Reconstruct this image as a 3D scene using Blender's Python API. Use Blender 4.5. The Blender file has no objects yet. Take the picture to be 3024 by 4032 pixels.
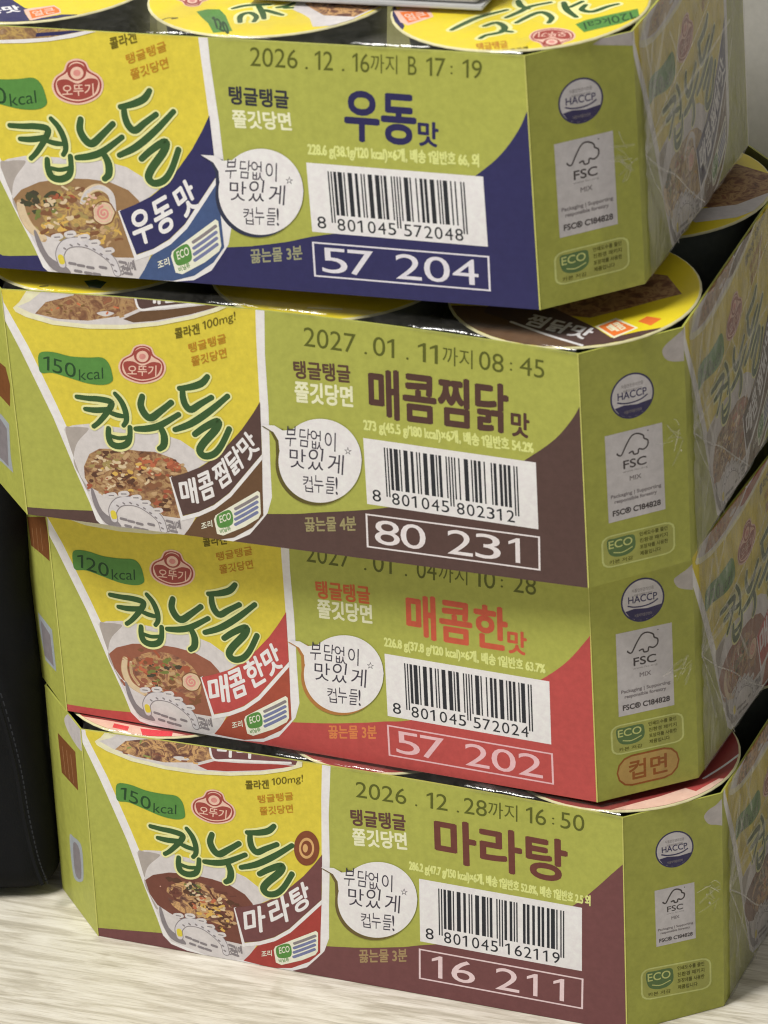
import bpy, bmesh, math, random
from mathutils import Matrix, Vector, noise
from mathutils.geometry import tessellate_polygon
G={'W': 225.197, 'H': 95.0, 'A': 29.529, 'B': 28.659, 'D': 135.0, 'boxes': [[-0.02369, 0.55512, 0.29877, -0.37135, 0.01007, -0.02887], [-0.0081, 0.55414, 0.19556, -0.38595, 0.0489, -0.00347], [-0.00155, 0.57823, 0.09671, -0.43651, 0.01593, -0.00918], [0.00431, 0.56552, 0.0, -0.40321, 0.0, 0.0]], 'cam': [201.66286, 0.45749, -0.04767, 0.12751, -0.9152, 0.91266]}
ART={
'b0.ground':[
('P','flavour0',0,[-1,5.5,15.89,5.5,16.41,5.34,16.78,5.06,19.65,5.07,27.7,5.78,44.59,7.67,67.93,10.4,91.21,13.15,107.94,15.14,115.34,16.02,117.22,16.24,116.99,16.26,118.05,16.48,121.09,17.01,124.36,17.61,127.64,18.26,130.68,18.92,133.17,19.56,135.33,20.22,137.69,20.92,140.79,21.74,144.81,22.6,149.43,23.49,154.52,24.59,159.93,26.03,165.85,27.84,172.29,29.94,178.78,32.37,184.84,35.2,190.56,38.74,196.13,42.87,201.19,46.96,205.41,50.37,208.48,52.81,210.66,54.65,212.41,56.29,214.2,58.17,216.13,60.42,217.96,62.82,219.63,65.19,221.05,67.36,222.22,69.42,223.18,71.41,223.92,73.11,224.45,74.3,226.2,75.8,226.2,-1,-1,-1]),
],
'b0.date':[
('T','ink_date','2026',[122.69,85.27,17.95,0.03,0.66,7.19],0),
('T','ink_date','.',[143.48,85.33,1.05,0,0.08,0.94],0),
('T','ink_date','12',[147.1,85.35,6.82,0.01,0.61,7.11],0),
('T','ink_date','.',[157.21,85.38,0.96,0,0.08,0.93],0),
('T','ink_date','16',[161.13,85.4,6.38,0.01,0.57,7.05],0),
('T','ink_date','까지',[167.92,85.43,9.92,0.01,0.55,7.01],0),
('T','ink_date','B',[181.81,85.47,3.16,0,0.52,6.96],0),
('T','ink_date','17',[188.53,85.5,7.08,0.01,0.5,6.93],0),
('T','ink_date',':',[197.5,86.59,0.79,0,0.23,3.2],0),
('T','ink_date','19',[201.9,85.55,7.04,0.01,0.47,6.87],0),
],
'b0.slogan':[
('T','slogan0','탱글탱글',[113.51,70.61,22.44,-0.44,0.29,6.66],0.045),
],
'b0.slogan2':[
('T','pale_print','쫄깃당면',[114.29,61.72,22.06,0.26,-0.21,6.54],0.045),
],
'b0.note':[
('T','water0','끓는물 3분',[116.05,9.47,20.09,3.06,0.11,5.3],0.035),
],
'b0.title':[
('T','title0','우동',[156.6,59.86,25.91,-0.33,1.31,18.21],0.042),
('T','title0','맛',[183.78,59.47,7.25,-0.21,0.54,8.95],0.042),
],
'b0.info':[
('T','info_print','228.6 g(38.1 g/120 kcal)×6개, 배송 1 일반호 66, 외',[141.73,52.17,63.86,-0.2,0.23,5.66],0.05),
],
'b0.barcode':[
('P','white_print',0,[140.81,23.61,206.95,22.75,206.93,49.24,140.79,50.09]),
('P','ink_black',0,[148.61,27.61,149.15,27.61,149.13,47.34,148.59,47.34]),
('P','ink_black',0,[149.69,27.6,150.23,27.59,150.21,47.32,149.67,47.33]),
('P','ink_black',0,[150.77,30.63,151.85,30.62,151.83,47.3,150.75,47.32]),
('P','ink_black',0,[152.39,30.61,154,30.59,153.99,47.27,152.37,47.3]),
('P','ink_black',0,[154.54,30.58,155.08,30.57,155.07,47.26,154.53,47.27]),
('P','ink_black',0,[156.16,30.56,157.78,30.54,157.77,47.23,156.15,47.25]),
('P','ink_black',0,[158.86,30.53,159.94,30.51,159.92,47.2,158.85,47.21]),
('P','ink_black',0,[161.02,30.5,161.56,30.49,161.54,47.18,161,47.18]),
('P','ink_black',0,[162.1,30.48,162.64,30.48,162.62,47.16,162.08,47.17]),
('P','ink_black',0,[163.72,30.46,165.34,30.44,165.32,47.13,163.7,47.15]),
('P','ink_black',0,[166.41,30.43,168.03,30.41,168.02,47.09,166.4,47.11]),
('P','ink_black',0,[168.57,30.4,169.11,30.39,169.1,47.08,168.56,47.09]),
('P','ink_black',0,[169.65,30.39,170.73,30.37,170.72,47.06,169.64,47.07]),
('P','ink_black',0,[172.35,30.35,172.89,30.34,172.87,47.03,172.34,47.04]),
('P','ink_black',0,[173.43,27.29,173.97,27.28,173.95,47.02,173.41,47.02]),
('P','ink_black',0,[174.51,27.28,175.05,27.27,175.03,47,174.49,47.01]),
('P','ink_black',0,[175.59,30.31,176.13,30.3,176.11,46.99,175.57,46.99]),
('P','ink_black',0,[177.21,30.29,178.83,30.27,178.81,46.95,177.19,46.97]),
('P','ink_black',0,[179.36,30.26,179.9,30.25,179.89,46.94,179.35,46.95]),
('P','ink_black',0,[181.52,30.23,182.06,30.22,182.05,46.91,181.51,46.92]),
('P','ink_black',0,[183.14,30.21,184.22,30.2,184.21,46.88,183.13,46.9]),
('P','ink_black',0,[184.76,30.19,185.84,30.17,185.82,46.86,184.75,46.87]),
('P','ink_black',0,[186.92,30.16,188.54,30.14,188.52,46.83,186.9,46.85]),
('P','ink_black',0,[189.62,30.13,190.16,30.12,190.14,46.8,189.6,46.81]),
('P','ink_black',0,[190.7,30.11,191.24,30.1,191.22,46.79,190.68,46.8]),
('P','ink_black',0,[191.78,30.1,193.39,30.08,193.38,46.76,191.76,46.78]),
('P','ink_black',0,[194.47,30.06,195.01,30.06,195,46.74,194.46,46.75]),
('P','ink_black',0,[196.09,30.04,196.63,30.03,196.62,46.72,196.08,46.73]),
('P','ink_black',0,[198.25,26.97,198.79,26.96,198.77,46.69,198.24,46.7]),
('P','ink_black',0,[199.33,26.95,199.87,26.95,199.85,46.68,199.31,46.69]),
('T','ink_black','8',[143.12,25.17,3.31,-0.04,-0,4.63],0.012),
('T','ink_black','8',[150.73,24.8,2.98,-0.04,-0,4.63],0.012),
('T','ink_black','5',[175.86,24.48,2.98,-0.04,-0,4.63],0.012),
('T','ink_black','0',[154.57,24.75,2.98,-0.04,-0,4.63],0.012),
('T','ink_black','7',[179.7,24.43,2.98,-0.04,-0,4.63],0.012),
('T','ink_black','1',[158.4,24.7,1.85,-0.02,-0,4.63],0.012),
('T','ink_black','2',[183.54,24.38,2.98,-0.04,-0,4.63],0.012),
('T','ink_black','0',[162.24,24.65,2.98,-0.04,-0,4.63],0.012),
('T','ink_black','0',[187.37,24.33,2.98,-0.04,-0,4.63],0.012),
('T','ink_black','4',[166.08,24.61,2.98,-0.04,-0,4.63],0.012),
('T','ink_black','4',[191.21,24.28,2.98,-0.04,-0,4.63],0.012),
('T','ink_black','5',[169.91,24.56,2.98,-0.04,-0,4.63],0.012),
('T','ink_black','8',[195.05,24.23,2.98,-0.04,-0,4.63],0.012),
],
'b0.number':[
('P','frame0',0,[140.05,6.21,206.94,5.67,206.95,6.28,140.06,6.82]),
('P','frame0',0,[140.34,19.13,207.22,18.59,207.24,19.2,140.35,19.74]),
('P','frame0',0,[140.06,6.82,140.8,6.81,141.07,19.13,140.34,19.13]),
('P','frame0',0,[206.21,6.29,206.95,6.28,207.22,18.59,206.49,18.6]),
('T','frame0','5',[143.44,8.08,9.7,-0.08,0.22,9.74],0.012),
('T','frame0','7',[153.47,7.99,9.7,-0.08,0.22,9.74],0.012),
('T','frame0','2',[171.53,7.85,9.7,-0.08,0.22,9.74],0.012),
('T','frame0','0',[182.23,7.76,9.7,-0.08,0.22,9.74],0.012),
('T','frame0','4',[192.93,7.68,9.7,-0.08,0.22,9.74],0.012),
],
'b0.bubble':[
('P','bubble_shadow0',1,[137.61,37.83,136.74,33.68,134.91,29.71,132.22,26.16,128.84,23.25,124.98,21.18,120.87,20.06,116.78,19.99,112.96,20.96,109.66,22.91,107.08,25.72,105.39,29.22,104.7,33.18,105.04,37.35,106.39,41.46,108.66,45.27,111.7,48.53,115.33,51.05,119.31,52.66,123.41,53.29,127.36,52.89,130.93,51.49,133.9,49.17,136.09,46.09,137.37,42.41,137.65,38.38]),
('P','bubble_shadow0',0,[100.46,49.97,103.88,48.05,105.61,44.04,105.21,38.22,109.82,41.85,108.9,49.21]),
('P','white_print',0,[100.51,50.47,105.75,50.49,108.85,48.72,115.47,49.65,114.29,37.19,106.77,40.81,106.82,44.62,105.16,47.81]),
('P','white_print',1,[138.85,38.9,137.98,34.76,136.15,30.79,133.47,27.24,130.09,24.34,126.23,22.27,122.13,21.15,118.04,21.08,114.22,22.05,110.93,24,108.35,26.81,106.66,30.31,105.97,34.26,106.31,38.43,107.65,42.54,109.92,46.34,112.96,49.6,116.58,52.11,120.56,53.73,124.65,54.35,128.6,53.95,132.17,52.55,135.14,50.24,137.33,47.15,138.61,43.48,138.89,39.45]),
('T','ink_hand','부',[108.89,41.84,4.46,0.41,1.36,7.74],0.01),
('T','ink_hand','담',[114.57,42.5,4.24,-0.11,1.12,7.11],0.01),
('T','ink_hand','없',[119.22,42.23,4.5,-0.28,0.63,7.36],0.01),
('T','ink_hand','이',[124.66,42.44,4.27,-0.45,0.82,7.22],0.01),
('T','ink_hand','맛',[110.09,33.69,6.39,0.05,0.75,7.51],0.01),
('T','ink_hand','있',[117.04,33.65,6.29,0.21,1.65,8.5],0.01),
('T','ink_hand','게',[124.94,33.28,6.11,-0.11,1.15,7.68],0.01),
('T','ink_hand','☆',[132.28,41.51,2.92,0.03,0.27,2.98],0.012),
('T','ink_hand','컵',[114.81,24.72,3.8,-0,0.13,6.34],0.01),
('T','ink_hand','누',[118.91,24.88,3.75,0.18,0.68,6.79],0.01),
('T','ink_hand','들',[123.28,24.92,3.62,0.21,1.05,6.73],0.01),
('T','ink_hand','!',[127.47,25.24,0.84,-0.42,0.52,6.84],0),
],
'b1.ground':[
('P','flavour1',0,[-1,3.14,0.16,3.14,3.65,3.33,8.4,3.58,15.51,4.1,26.08,5.13,42.79,6.98,64.25,9.45,85.5,11.96,101.57,13.93,110.15,15.08,114.21,15.77,116.72,16.34,120.64,17.16,126.61,18.26,133.11,19.47,139.81,20.85,146.4,22.46,153.01,24.38,159.75,26.57,166.21,28.86,172,31.08,176.91,33.15,181.19,35.18,185.12,37.27,188.99,39.53,192.86,42.08,196.59,44.81,200.13,47.58,203.44,50.19,206.53,52.62,209.41,54.94,212.05,57.2,214.42,59.43,216.51,61.7,218.33,63.97,219.9,66.13,221.26,68.07,222.39,69.84,223.3,71.47,223.98,72.83,224.48,73.79,226.2,75.29,226.2,-1,-1,-1]),
],
'b1.date':[
('T','ink_date','2027',[120.22,85.93,20.14,-0.43,0.55,7.4],0),
('T','ink_date','.',[143.67,85.44,1.07,-0.02,0.07,0.96],0),
('T','ink_date','01',[146.98,85.37,8.21,-0.17,0.5,7.37],0),
('T','ink_date','.',[159.71,85.11,0.98,-0.02,0.06,0.96],0),
('T','ink_date','11',[164.22,85.02,7.58,-0.16,0.46,7.34],0),
('T','ink_date','까지',[173.6,84.83,11.36,-0.24,0.43,7.32],0),
('T','ink_date','08',[187.41,84.55,9.28,-0.2,0.4,7.3],0),
('T','ink_date',':',[199.09,85.4,0.89,-0.02,0.17,3.28],0),
('T','ink_date','45',[202.75,84.23,9.22,-0.2,0.36,7.28],0),
],
'b1.slogan':[
('T','slogan1','탱글탱글',[115.55,72.38,21.93,0.78,0.09,6.67],0.045),
],
'b1.slogan2':[
('T','pale_print','쫄깃당면',[115.19,62.63,22.43,0.58,0.39,7.93],0.045),
],
'b1.note':[
('T','water1','끓는물 4분',[114.89,8.32,20.4,3.16,0.09,5.8],0.035),
],
'b1.title':[
('T','title1','매콤찜닭',[144.31,60.18,52.6,0.5,0.81,18.69],0.042),
('T','title1','맛',[198.4,59.25,6.6,-0.12,0.36,9.48],0.042),
],
'b1.info':[
('T','info_print','273 g(45.5 g/180 kcal)×6개, 배송 1 일반호 54.2%',[141.43,53.18,64.96,-0.44,-0.07,5.67],0.05),
],
'b1.barcode':[
('P','white_print',0,[140.44,23.43,206.74,21.88,207.09,49.35,140.79,50.89]),
('P','ink_black',0,[148.32,27.5,148.86,27.49,149.12,47.95,148.58,47.96]),
('P','ink_black',0,[149.4,27.48,149.94,27.46,150.2,47.93,149.66,47.94]),
('P','ink_black',0,[150.52,30.61,151.6,30.58,151.83,47.89,150.75,47.91]),
('P','ink_black',0,[152.14,30.57,153.77,30.53,153.99,47.84,152.37,47.88]),
('P','ink_black',0,[154.31,30.52,154.85,30.51,155.07,47.81,154.53,47.82]),
('P','ink_black',0,[155.93,30.48,157.55,30.45,157.78,47.75,156.15,47.79]),
('P','ink_black',0,[158.63,30.42,159.72,30.4,159.94,47.7,158.86,47.72]),
('P','ink_black',0,[160.8,30.37,161.34,30.36,161.56,47.66,161.02,47.67]),
('P','ink_black',0,[161.88,30.35,162.42,30.33,162.64,47.64,162.1,47.65]),
('P','ink_black',0,[163.5,30.31,165.13,30.27,165.35,47.57,163.73,47.61]),
('P','ink_black',0,[166.21,30.24,167.83,30.21,168.05,47.51,166.43,47.55]),
('P','ink_black',0,[168.37,30.19,168.91,30.18,169.13,47.49,168.59,47.5]),
('P','ink_black',0,[169.45,30.17,170.53,30.14,170.76,47.45,169.68,47.47]),
('P','ink_black',0,[172.16,30.11,172.7,30.09,172.92,47.4,172.38,47.41]),
('P','ink_black',0,[173.2,26.92,173.74,26.91,174,47.37,173.46,47.38]),
('P','ink_black',0,[174.28,26.9,174.82,26.88,175.08,47.35,174.54,47.36]),
('P','ink_black',0,[175.4,30.03,175.94,30.02,176.17,47.32,175.63,47.33]),
('P','ink_black',0,[177.02,29.99,177.57,29.98,177.79,47.28,177.25,47.3]),
('P','ink_black',0,[179.19,29.94,180.81,29.91,181.03,47.21,179.41,47.25]),
('P','ink_black',0,[181.89,29.88,182.43,29.87,182.66,47.17,182.12,47.18]),
('P','ink_black',0,[182.97,29.85,184.06,29.83,184.28,47.13,183.2,47.16]),
('P','ink_black',0,[184.6,29.82,185.68,29.79,185.9,47.1,184.82,47.12]),
('P','ink_black',0,[186.76,29.77,187.3,29.75,187.52,47.06,186.98,47.07]),
('P','ink_black',0,[189.46,29.7,190.01,29.69,190.23,46.99,189.69,47.01]),
('P','ink_black',0,[190.55,29.68,191.63,29.65,191.85,46.96,190.77,46.98]),
('P','ink_black',0,[192.71,29.63,193.79,29.6,194.01,46.91,192.93,46.93]),
('P','ink_black',0,[194.33,29.59,195.41,29.57,195.64,46.87,194.56,46.89]),
('P','ink_black',0,[195.95,29.55,197.04,29.53,197.26,46.83,196.18,46.86]),
('P','ink_black',0,[198.08,26.34,198.62,26.33,198.88,46.79,198.34,46.81]),
('P','ink_black',0,[199.16,26.32,199.7,26.31,199.96,46.77,199.42,46.78]),
('T','ink_black','8',[142.78,25.02,3.32,-0.08,0.06,4.81],0.012),
('T','ink_black','8',[150.4,24.57,2.98,-0.07,0.06,4.81],0.012),
('T','ink_black','8',[175.6,23.98,2.98,-0.07,0.06,4.81],0.012),
('T','ink_black','0',[154.25,24.48,2.98,-0.07,0.06,4.81],0.012),
('T','ink_black','0',[179.44,23.89,2.98,-0.07,0.06,4.81],0.012),
('T','ink_black','1',[158.09,24.39,1.86,-0.04,0.06,4.81],0.012),
('T','ink_black','2',[183.29,23.8,2.98,-0.07,0.06,4.81],0.012),
('T','ink_black','0',[161.94,24.3,2.98,-0.07,0.06,4.81],0.012),
('T','ink_black','3',[187.13,23.71,2.98,-0.07,0.06,4.81],0.012),
('T','ink_black','4',[165.78,24.21,2.98,-0.07,0.06,4.81],0.012),
('T','ink_black','1',[190.98,23.62,1.86,-0.04,0.06,4.81],0.012),
('T','ink_black','5',[169.63,24.12,2.98,-0.07,0.06,4.81],0.012),
('T','ink_black','2',[194.82,23.53,2.98,-0.07,0.06,4.81],0.012),
],
'b1.number':[
('P','frame1',0,[139,5,206.71,4.67,206.73,5.32,139.02,5.64]),
('P','frame1',0,[139.45,18.65,207.16,18.33,207.18,18.97,139.47,19.3]),
('P','frame1',0,[139.02,5.64,139.77,5.64,140.2,18.65,139.45,18.65]),
('P','frame1',0,[205.98,5.32,206.73,5.32,207.16,18.33,206.41,18.33]),
('T','frame1','8',[142.45,6.99,9.82,-0.05,0.34,10.29],0.012),
('T','frame1','0',[152.61,6.94,9.82,-0.05,0.34,10.29],0.012),
('T','frame1','2',[170.89,6.85,9.82,-0.05,0.34,10.29],0.012),
('T','frame1','3',[181.72,6.8,9.82,-0.05,0.34,10.29],0.012),
('T','frame1','1',[194.59,6.74,4.4,-0.02,0.34,10.29],0.012),
],
'b1.bubble':[
('P','bubble_shadow1',1,[138.4,40.22,137.57,35.8,135.78,31.5,133.11,27.6,129.73,24.34,125.86,21.92,121.72,20.51,117.59,20.19,113.71,20.99,110.35,22.86,107.71,25.68,105.96,29.27,105.21,33.4,105.5,37.82,106.82,42.23,109.06,46.37,112.09,49.99,115.72,52.85,119.73,54.78,123.85,55.68,127.85,55.49,131.47,54.22,134.5,51.95,136.75,48.83,138.09,45.03,138.43,40.8]),
('P','bubble_shadow1',0,[100.74,50.88,104.22,49.06,106.02,44.93,105.69,38.77,110.3,42.87,109.28,50.57]),
('P','white_print',0,[100.79,51.41,106.08,51.73,109.24,50.05,115.91,51.42,114.87,38.21,107.24,41.6,107.23,45.61,105.52,48.88]),
('P','white_print',1,[139.66,41.44,138.84,37.03,137.04,32.74,134.38,28.85,131.01,25.59,127.14,23.18,123,21.76,118.87,21.45,115.01,22.25,111.65,24.11,109.01,26.93,107.26,30.52,106.51,34.65,106.8,39.06,108.11,43.47,110.35,47.61,113.38,51.21,117,54.07,121,56,125.12,56.9,129.11,56.7,132.73,55.43,135.76,53.17,138.01,50.05,139.35,46.26,139.69,42.03]),
('T','ink_hand','부',[109.42,43.55,4.48,0.45,1.28,8.23],0.01),
('T','ink_hand','담',[115.13,44.29,4.26,-0.11,1.04,7.56],0.01),
('T','ink_hand','없',[119.81,43.99,4.53,-0.27,0.54,7.79],0.01),
('T','ink_hand','이',[125.27,44.26,4.3,-0.46,0.73,7.65],0.01),
('T','ink_hand','맛',[110.73,34.94,6.42,0.08,0.66,7.96],0.01),
('T','ink_hand','있',[117.72,34.9,6.33,0.24,1.56,9.06],0.01),
('T','ink_hand','게',[125.68,34.55,6.14,-0.11,1.06,8.17],0.01),
('T','ink_hand','☆',[132.95,43.29,2.93,0.04,0.23,3.16],0.012),
('T','ink_hand','컵',[115.59,25.46,3.82,0.01,0.05,6.69],0.01),
('T','ink_hand','누',[119.72,25.63,3.77,0.2,0.6,7.19],0.01),
('T','ink_hand','들',[124.11,25.69,3.64,0.23,0.97,7.15],0.01),
('T','ink_hand','!',[128.33,26.04,0.85,-0.43,0.44,7.24],0),
],
'b2.ground':[
('P','flavour2',0,[-1,3,0.53,3,4.19,3.04,9.17,3.05,16.48,3.34,27.11,4.17,43.49,5.85,64.36,8.17,85.23,10.59,101.58,12.59,111.91,14.04,118.72,15.21,123.55,16.19,127.93,17.09,131.77,17.87,134.43,18.51,136.59,19.07,138.91,19.64,141.23,20.08,143.31,20.41,145.71,20.9,148.97,21.86,153.44,23.42,158.78,25.41,164.44,27.63,169.92,29.88,175.24,32.14,180.62,34.5,185.84,36.96,190.67,39.52,195.11,42.28,199.26,45.21,203.05,48.1,206.4,50.74,209.17,52.99,211.46,54.99,213.48,56.94,215.48,59.04,217.59,61.49,219.64,64.14,221.49,66.65,222.97,68.68,224.01,70.12,224.69,71.16,225.14,71.9,225.47,72.43,226.2,73.93,226.2,-1,-1,-1]),
],
'b2.date':[
('T','ink_date','2027',[110.56,83.91,18.09,0.1,0.55,7.83],0),
('T','ink_date','.',[134.4,84.08,1.06,0.01,0.07,1.02],0),
('T','ink_date','01',[138.08,84.11,7.73,0.04,0.49,7.74],0),
('T','ink_date','.',[151.09,84.2,0.97,0.01,0.06,1.01],0),
('T','ink_date','04',[155.95,84.25,8.07,0.05,0.44,7.68],0),
('T','ink_date','까지',[164.84,84.32,11.63,0.07,0.42,7.64],0),
('T','ink_date','10',[179.29,84.43,8.37,0.05,0.39,7.59],0),
('T','ink_date',':',[189.87,85.66,0.95,0.01,0.17,3.47],0),
('T','ink_date','28',[194.83,84.55,9.1,0.05,0.35,7.53],0),
],
'b2.slogan':[
('T','slogan2','탱글탱글',[113.9,69.04,22.17,0.98,-0.05,7.17],0.045),
],
'b2.slogan2':[
('T','pale_print','쫄깃당면',[113.84,60.59,22.46,1.03,0.22,7.63],0.045),
],
'b2.note':[
('T','water2','끓는물 3분',[114.64,7.85,20.35,3.5,0.17,5.61],0.035),
],
'b2.title':[
('T','title2','매콤한',[150.85,58.88,40.29,0.23,0.51,17.64],0.042),
('T','title2','맛',[191.53,58.49,7.31,0.13,0.32,9.4],0.042),
],
'b2.info':[
('T','info_print','226.8 g(37.8 g/120 kcal)×6개, 배송 1 일반호 63.7%',[140.84,51.61,65.26,-0.33,0.09,5.41],0.05),
],
'b2.barcode':[
('P','white_print',0,[140.28,22.32,207.26,21.79,207.64,48.92,140.65,49.44]),
('P','ink_black',0,[148.24,26.46,148.79,26.46,149.07,46.67,148.52,46.67]),
('P','ink_black',0,[149.33,26.45,149.88,26.45,150.16,46.66,149.61,46.66]),
('P','ink_black',0,[150.47,29.56,151.56,29.56,151.8,46.64,150.71,46.65]),
('P','ink_black',0,[152.11,29.55,153.75,29.54,153.98,46.63,152.35,46.64]),
('P','ink_black',0,[154.29,29.53,154.84,29.53,155.08,46.62,154.53,46.62]),
('P','ink_black',0,[155.93,29.52,157.57,29.51,157.81,46.6,156.17,46.61]),
('P','ink_black',0,[158.66,29.5,159.76,29.49,160,46.58,158.9,46.59]),
('P','ink_black',0,[160.85,29.48,161.4,29.48,161.63,46.57,161.09,46.57]),
('P','ink_black',0,[161.94,29.47,162.49,29.47,162.73,46.56,162.18,46.56]),
('P','ink_black',0,[163.58,29.46,165.22,29.45,165.46,46.54,163.82,46.55]),
('P','ink_black',0,[166.31,29.44,167.95,29.43,168.19,46.52,166.55,46.53]),
('P','ink_black',0,[168.5,29.42,169.05,29.42,169.28,46.51,168.74,46.51]),
('P','ink_black',0,[169.59,29.41,170.69,29.41,170.92,46.49,169.83,46.5]),
('P','ink_black',0,[172.33,29.39,172.87,29.39,173.11,46.48,172.56,46.48]),
('P','ink_black',0,[173.38,26.26,173.92,26.26,174.2,46.47,173.66,46.47]),
('P','ink_black',0,[174.47,26.26,175.01,26.25,175.3,46.46,174.75,46.46]),
('P','ink_black',0,[175.6,29.37,176.15,29.36,176.39,46.45,175.84,46.46]),
('P','ink_black',0,[177.24,29.35,178.88,29.34,179.12,46.43,177.48,46.44]),
('P','ink_black',0,[179.43,29.34,179.98,29.33,180.21,46.42,179.67,46.42]),
('P','ink_black',0,[181.61,29.32,182.16,29.31,182.4,46.4,181.85,46.41]),
('P','ink_black',0,[183.25,29.31,184.35,29.3,184.58,46.39,183.49,46.39]),
('P','ink_black',0,[184.89,29.29,185.99,29.28,186.22,46.37,185.13,46.38]),
('P','ink_black',0,[187.08,29.28,188.72,29.26,188.96,46.35,187.32,46.36]),
('P','ink_black',0,[189.81,29.25,190.36,29.25,190.6,46.34,190.05,46.34]),
('P','ink_black',0,[190.9,29.25,192,29.24,192.23,46.33,191.14,46.33]),
('P','ink_black',0,[192.54,29.23,193.64,29.22,193.87,46.31,192.78,46.32]),
('P','ink_black',0,[194.73,29.22,195.28,29.21,195.51,46.3,194.97,46.3]),
('P','ink_black',0,[195.82,29.21,197.46,29.19,197.7,46.28,196.06,46.3]),
('P','ink_black',0,[198.51,26.07,199.06,26.06,199.34,46.27,198.79,46.27]),
('P','ink_black',0,[199.6,26.06,200.15,26.05,200.43,46.26,199.88,46.27]),
('T','ink_black','8',[142.64,23.93,3.35,-0.03,0.07,4.75],0.012),
('T','ink_black','8',[150.34,23.6,3.01,-0.02,0.07,4.75],0.012),
('T','ink_black','5',[175.8,23.4,3.01,-0.02,0.07,4.75],0.012),
('T','ink_black','0',[154.23,23.57,3.01,-0.02,0.07,4.75],0.012),
('T','ink_black','7',[179.68,23.37,3.01,-0.02,0.07,4.75],0.012),
('T','ink_black','1',[158.11,23.54,1.88,-0.01,0.07,4.75],0.012),
('T','ink_black','2',[183.57,23.34,3.01,-0.02,0.07,4.75],0.012),
('T','ink_black','0',[162,23.51,3.01,-0.02,0.07,4.75],0.012),
('T','ink_black','0',[187.45,23.31,3.01,-0.02,0.07,4.75],0.012),
('T','ink_black','4',[165.88,23.48,3.01,-0.02,0.07,4.75],0.012),
('T','ink_black','2',[191.34,23.27,3.01,-0.02,0.07,4.75],0.012),
('T','ink_black','5',[169.77,23.44,3.01,-0.02,0.07,4.75],0.012),
('T','ink_black','4',[195.22,23.24,3.01,-0.02,0.07,4.75],0.012),
],
'b2.number':[
('P','frame2',0,[139.59,4.72,207.64,4.38,207.64,4.99,139.6,5.33]),
('P','frame2',0,[139.69,17.75,207.74,17.41,207.74,18.02,139.7,18.37]),
('P','frame2',0,[139.6,5.33,140.34,5.33,140.44,17.75,139.69,17.75]),
('P','frame2',0,[206.89,4.99,207.64,4.99,207.74,17.41,206.99,17.41]),
('T','frame2','5',[143.01,6.61,9.87,-0.05,0.08,9.83],0.012),
('T','frame2','7',[153.21,6.56,9.87,-0.05,0.08,9.83],0.012),
('T','frame2','2',[171.59,6.47,9.87,-0.05,0.08,9.83],0.012),
('T','frame2','0',[182.48,6.41,9.87,-0.05,0.08,9.83],0.012),
('T','frame2','2',[193.36,6.36,9.87,-0.05,0.08,9.83],0.012),
],
'b2.bubble':[
('P','bubble_shadow2',1,[138.58,39.37,137.79,35.06,136.01,30.84,133.34,26.95,129.95,23.64,126.03,21.12,121.84,19.55,117.64,19.04,113.69,19.63,110.25,21.26,107.53,23.86,105.7,27.24,104.88,31.19,105.13,35.47,106.41,39.8,108.65,43.91,111.69,47.55,115.36,50.48,119.41,52.55,123.6,53.61,127.68,53.61,131.38,52.56,134.49,50.51,136.81,47.6,138.22,44,138.6,39.93]),
('P','bubble_shadow2',0,[100.07,47.87,103.64,46.27,105.53,42.37,105.26,36.4,109.92,40.58,108.78,47.98]),
('P','white_print',0,[100.11,48.38,105.51,48.95,108.75,47.47,115.53,49.11,114.63,36.3,106.81,39.2,106.76,43.08,104.97,46.16]),
('P','white_print',1,[139.81,40.61,139.03,36.31,137.25,32.09,134.59,28.21,131.19,24.9,127.28,22.39,123.1,20.83,118.9,20.32,114.96,20.9,111.51,22.54,108.79,25.13,106.97,28.5,106.15,32.46,106.39,36.73,107.67,41.05,109.91,45.16,112.95,48.79,116.61,51.73,120.66,53.78,124.85,54.85,128.91,54.85,132.61,53.79,135.72,51.75,138.05,48.84,139.45,45.24,139.84,41.18]),
('T','ink_hand','부',[109.03,41.51,4.56,0.55,1.2,8.01],0.01),
('T','ink_hand','담',[114.83,42.38,4.34,-0,0.97,7.35],0.01),
('T','ink_hand','없',[119.59,42.2,4.6,-0.15,0.46,7.56],0.01),
('T','ink_hand','이',[125.14,42.6,4.38,-0.34,0.66,7.43],0.01),
('T','ink_hand','맛',[110.47,33.21,6.53,0.24,0.58,7.72],0.01),
('T','ink_hand','있',[117.58,33.34,6.43,0.39,1.48,8.82],0.01),
('T','ink_hand','게',[125.67,33.22,6.24,0.05,0.99,7.93],0.01),
('T','ink_hand','☆',[132.96,41.86,2.98,0.11,0.2,3.06],0.012),
('T','ink_hand','컵',[115.52,24.18,3.88,0.11,-0.02,6.46],0.01),
('T','ink_hand','누',[119.71,24.44,3.83,0.29,0.52,6.97],0.01),
('T','ink_hand','들',[124.18,24.61,3.69,0.31,0.91,6.95],0.01),
('T','ink_hand','!',[128.45,25.05,0.87,-0.39,0.36,7.01],0),
],
'b3.ground':[
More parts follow.
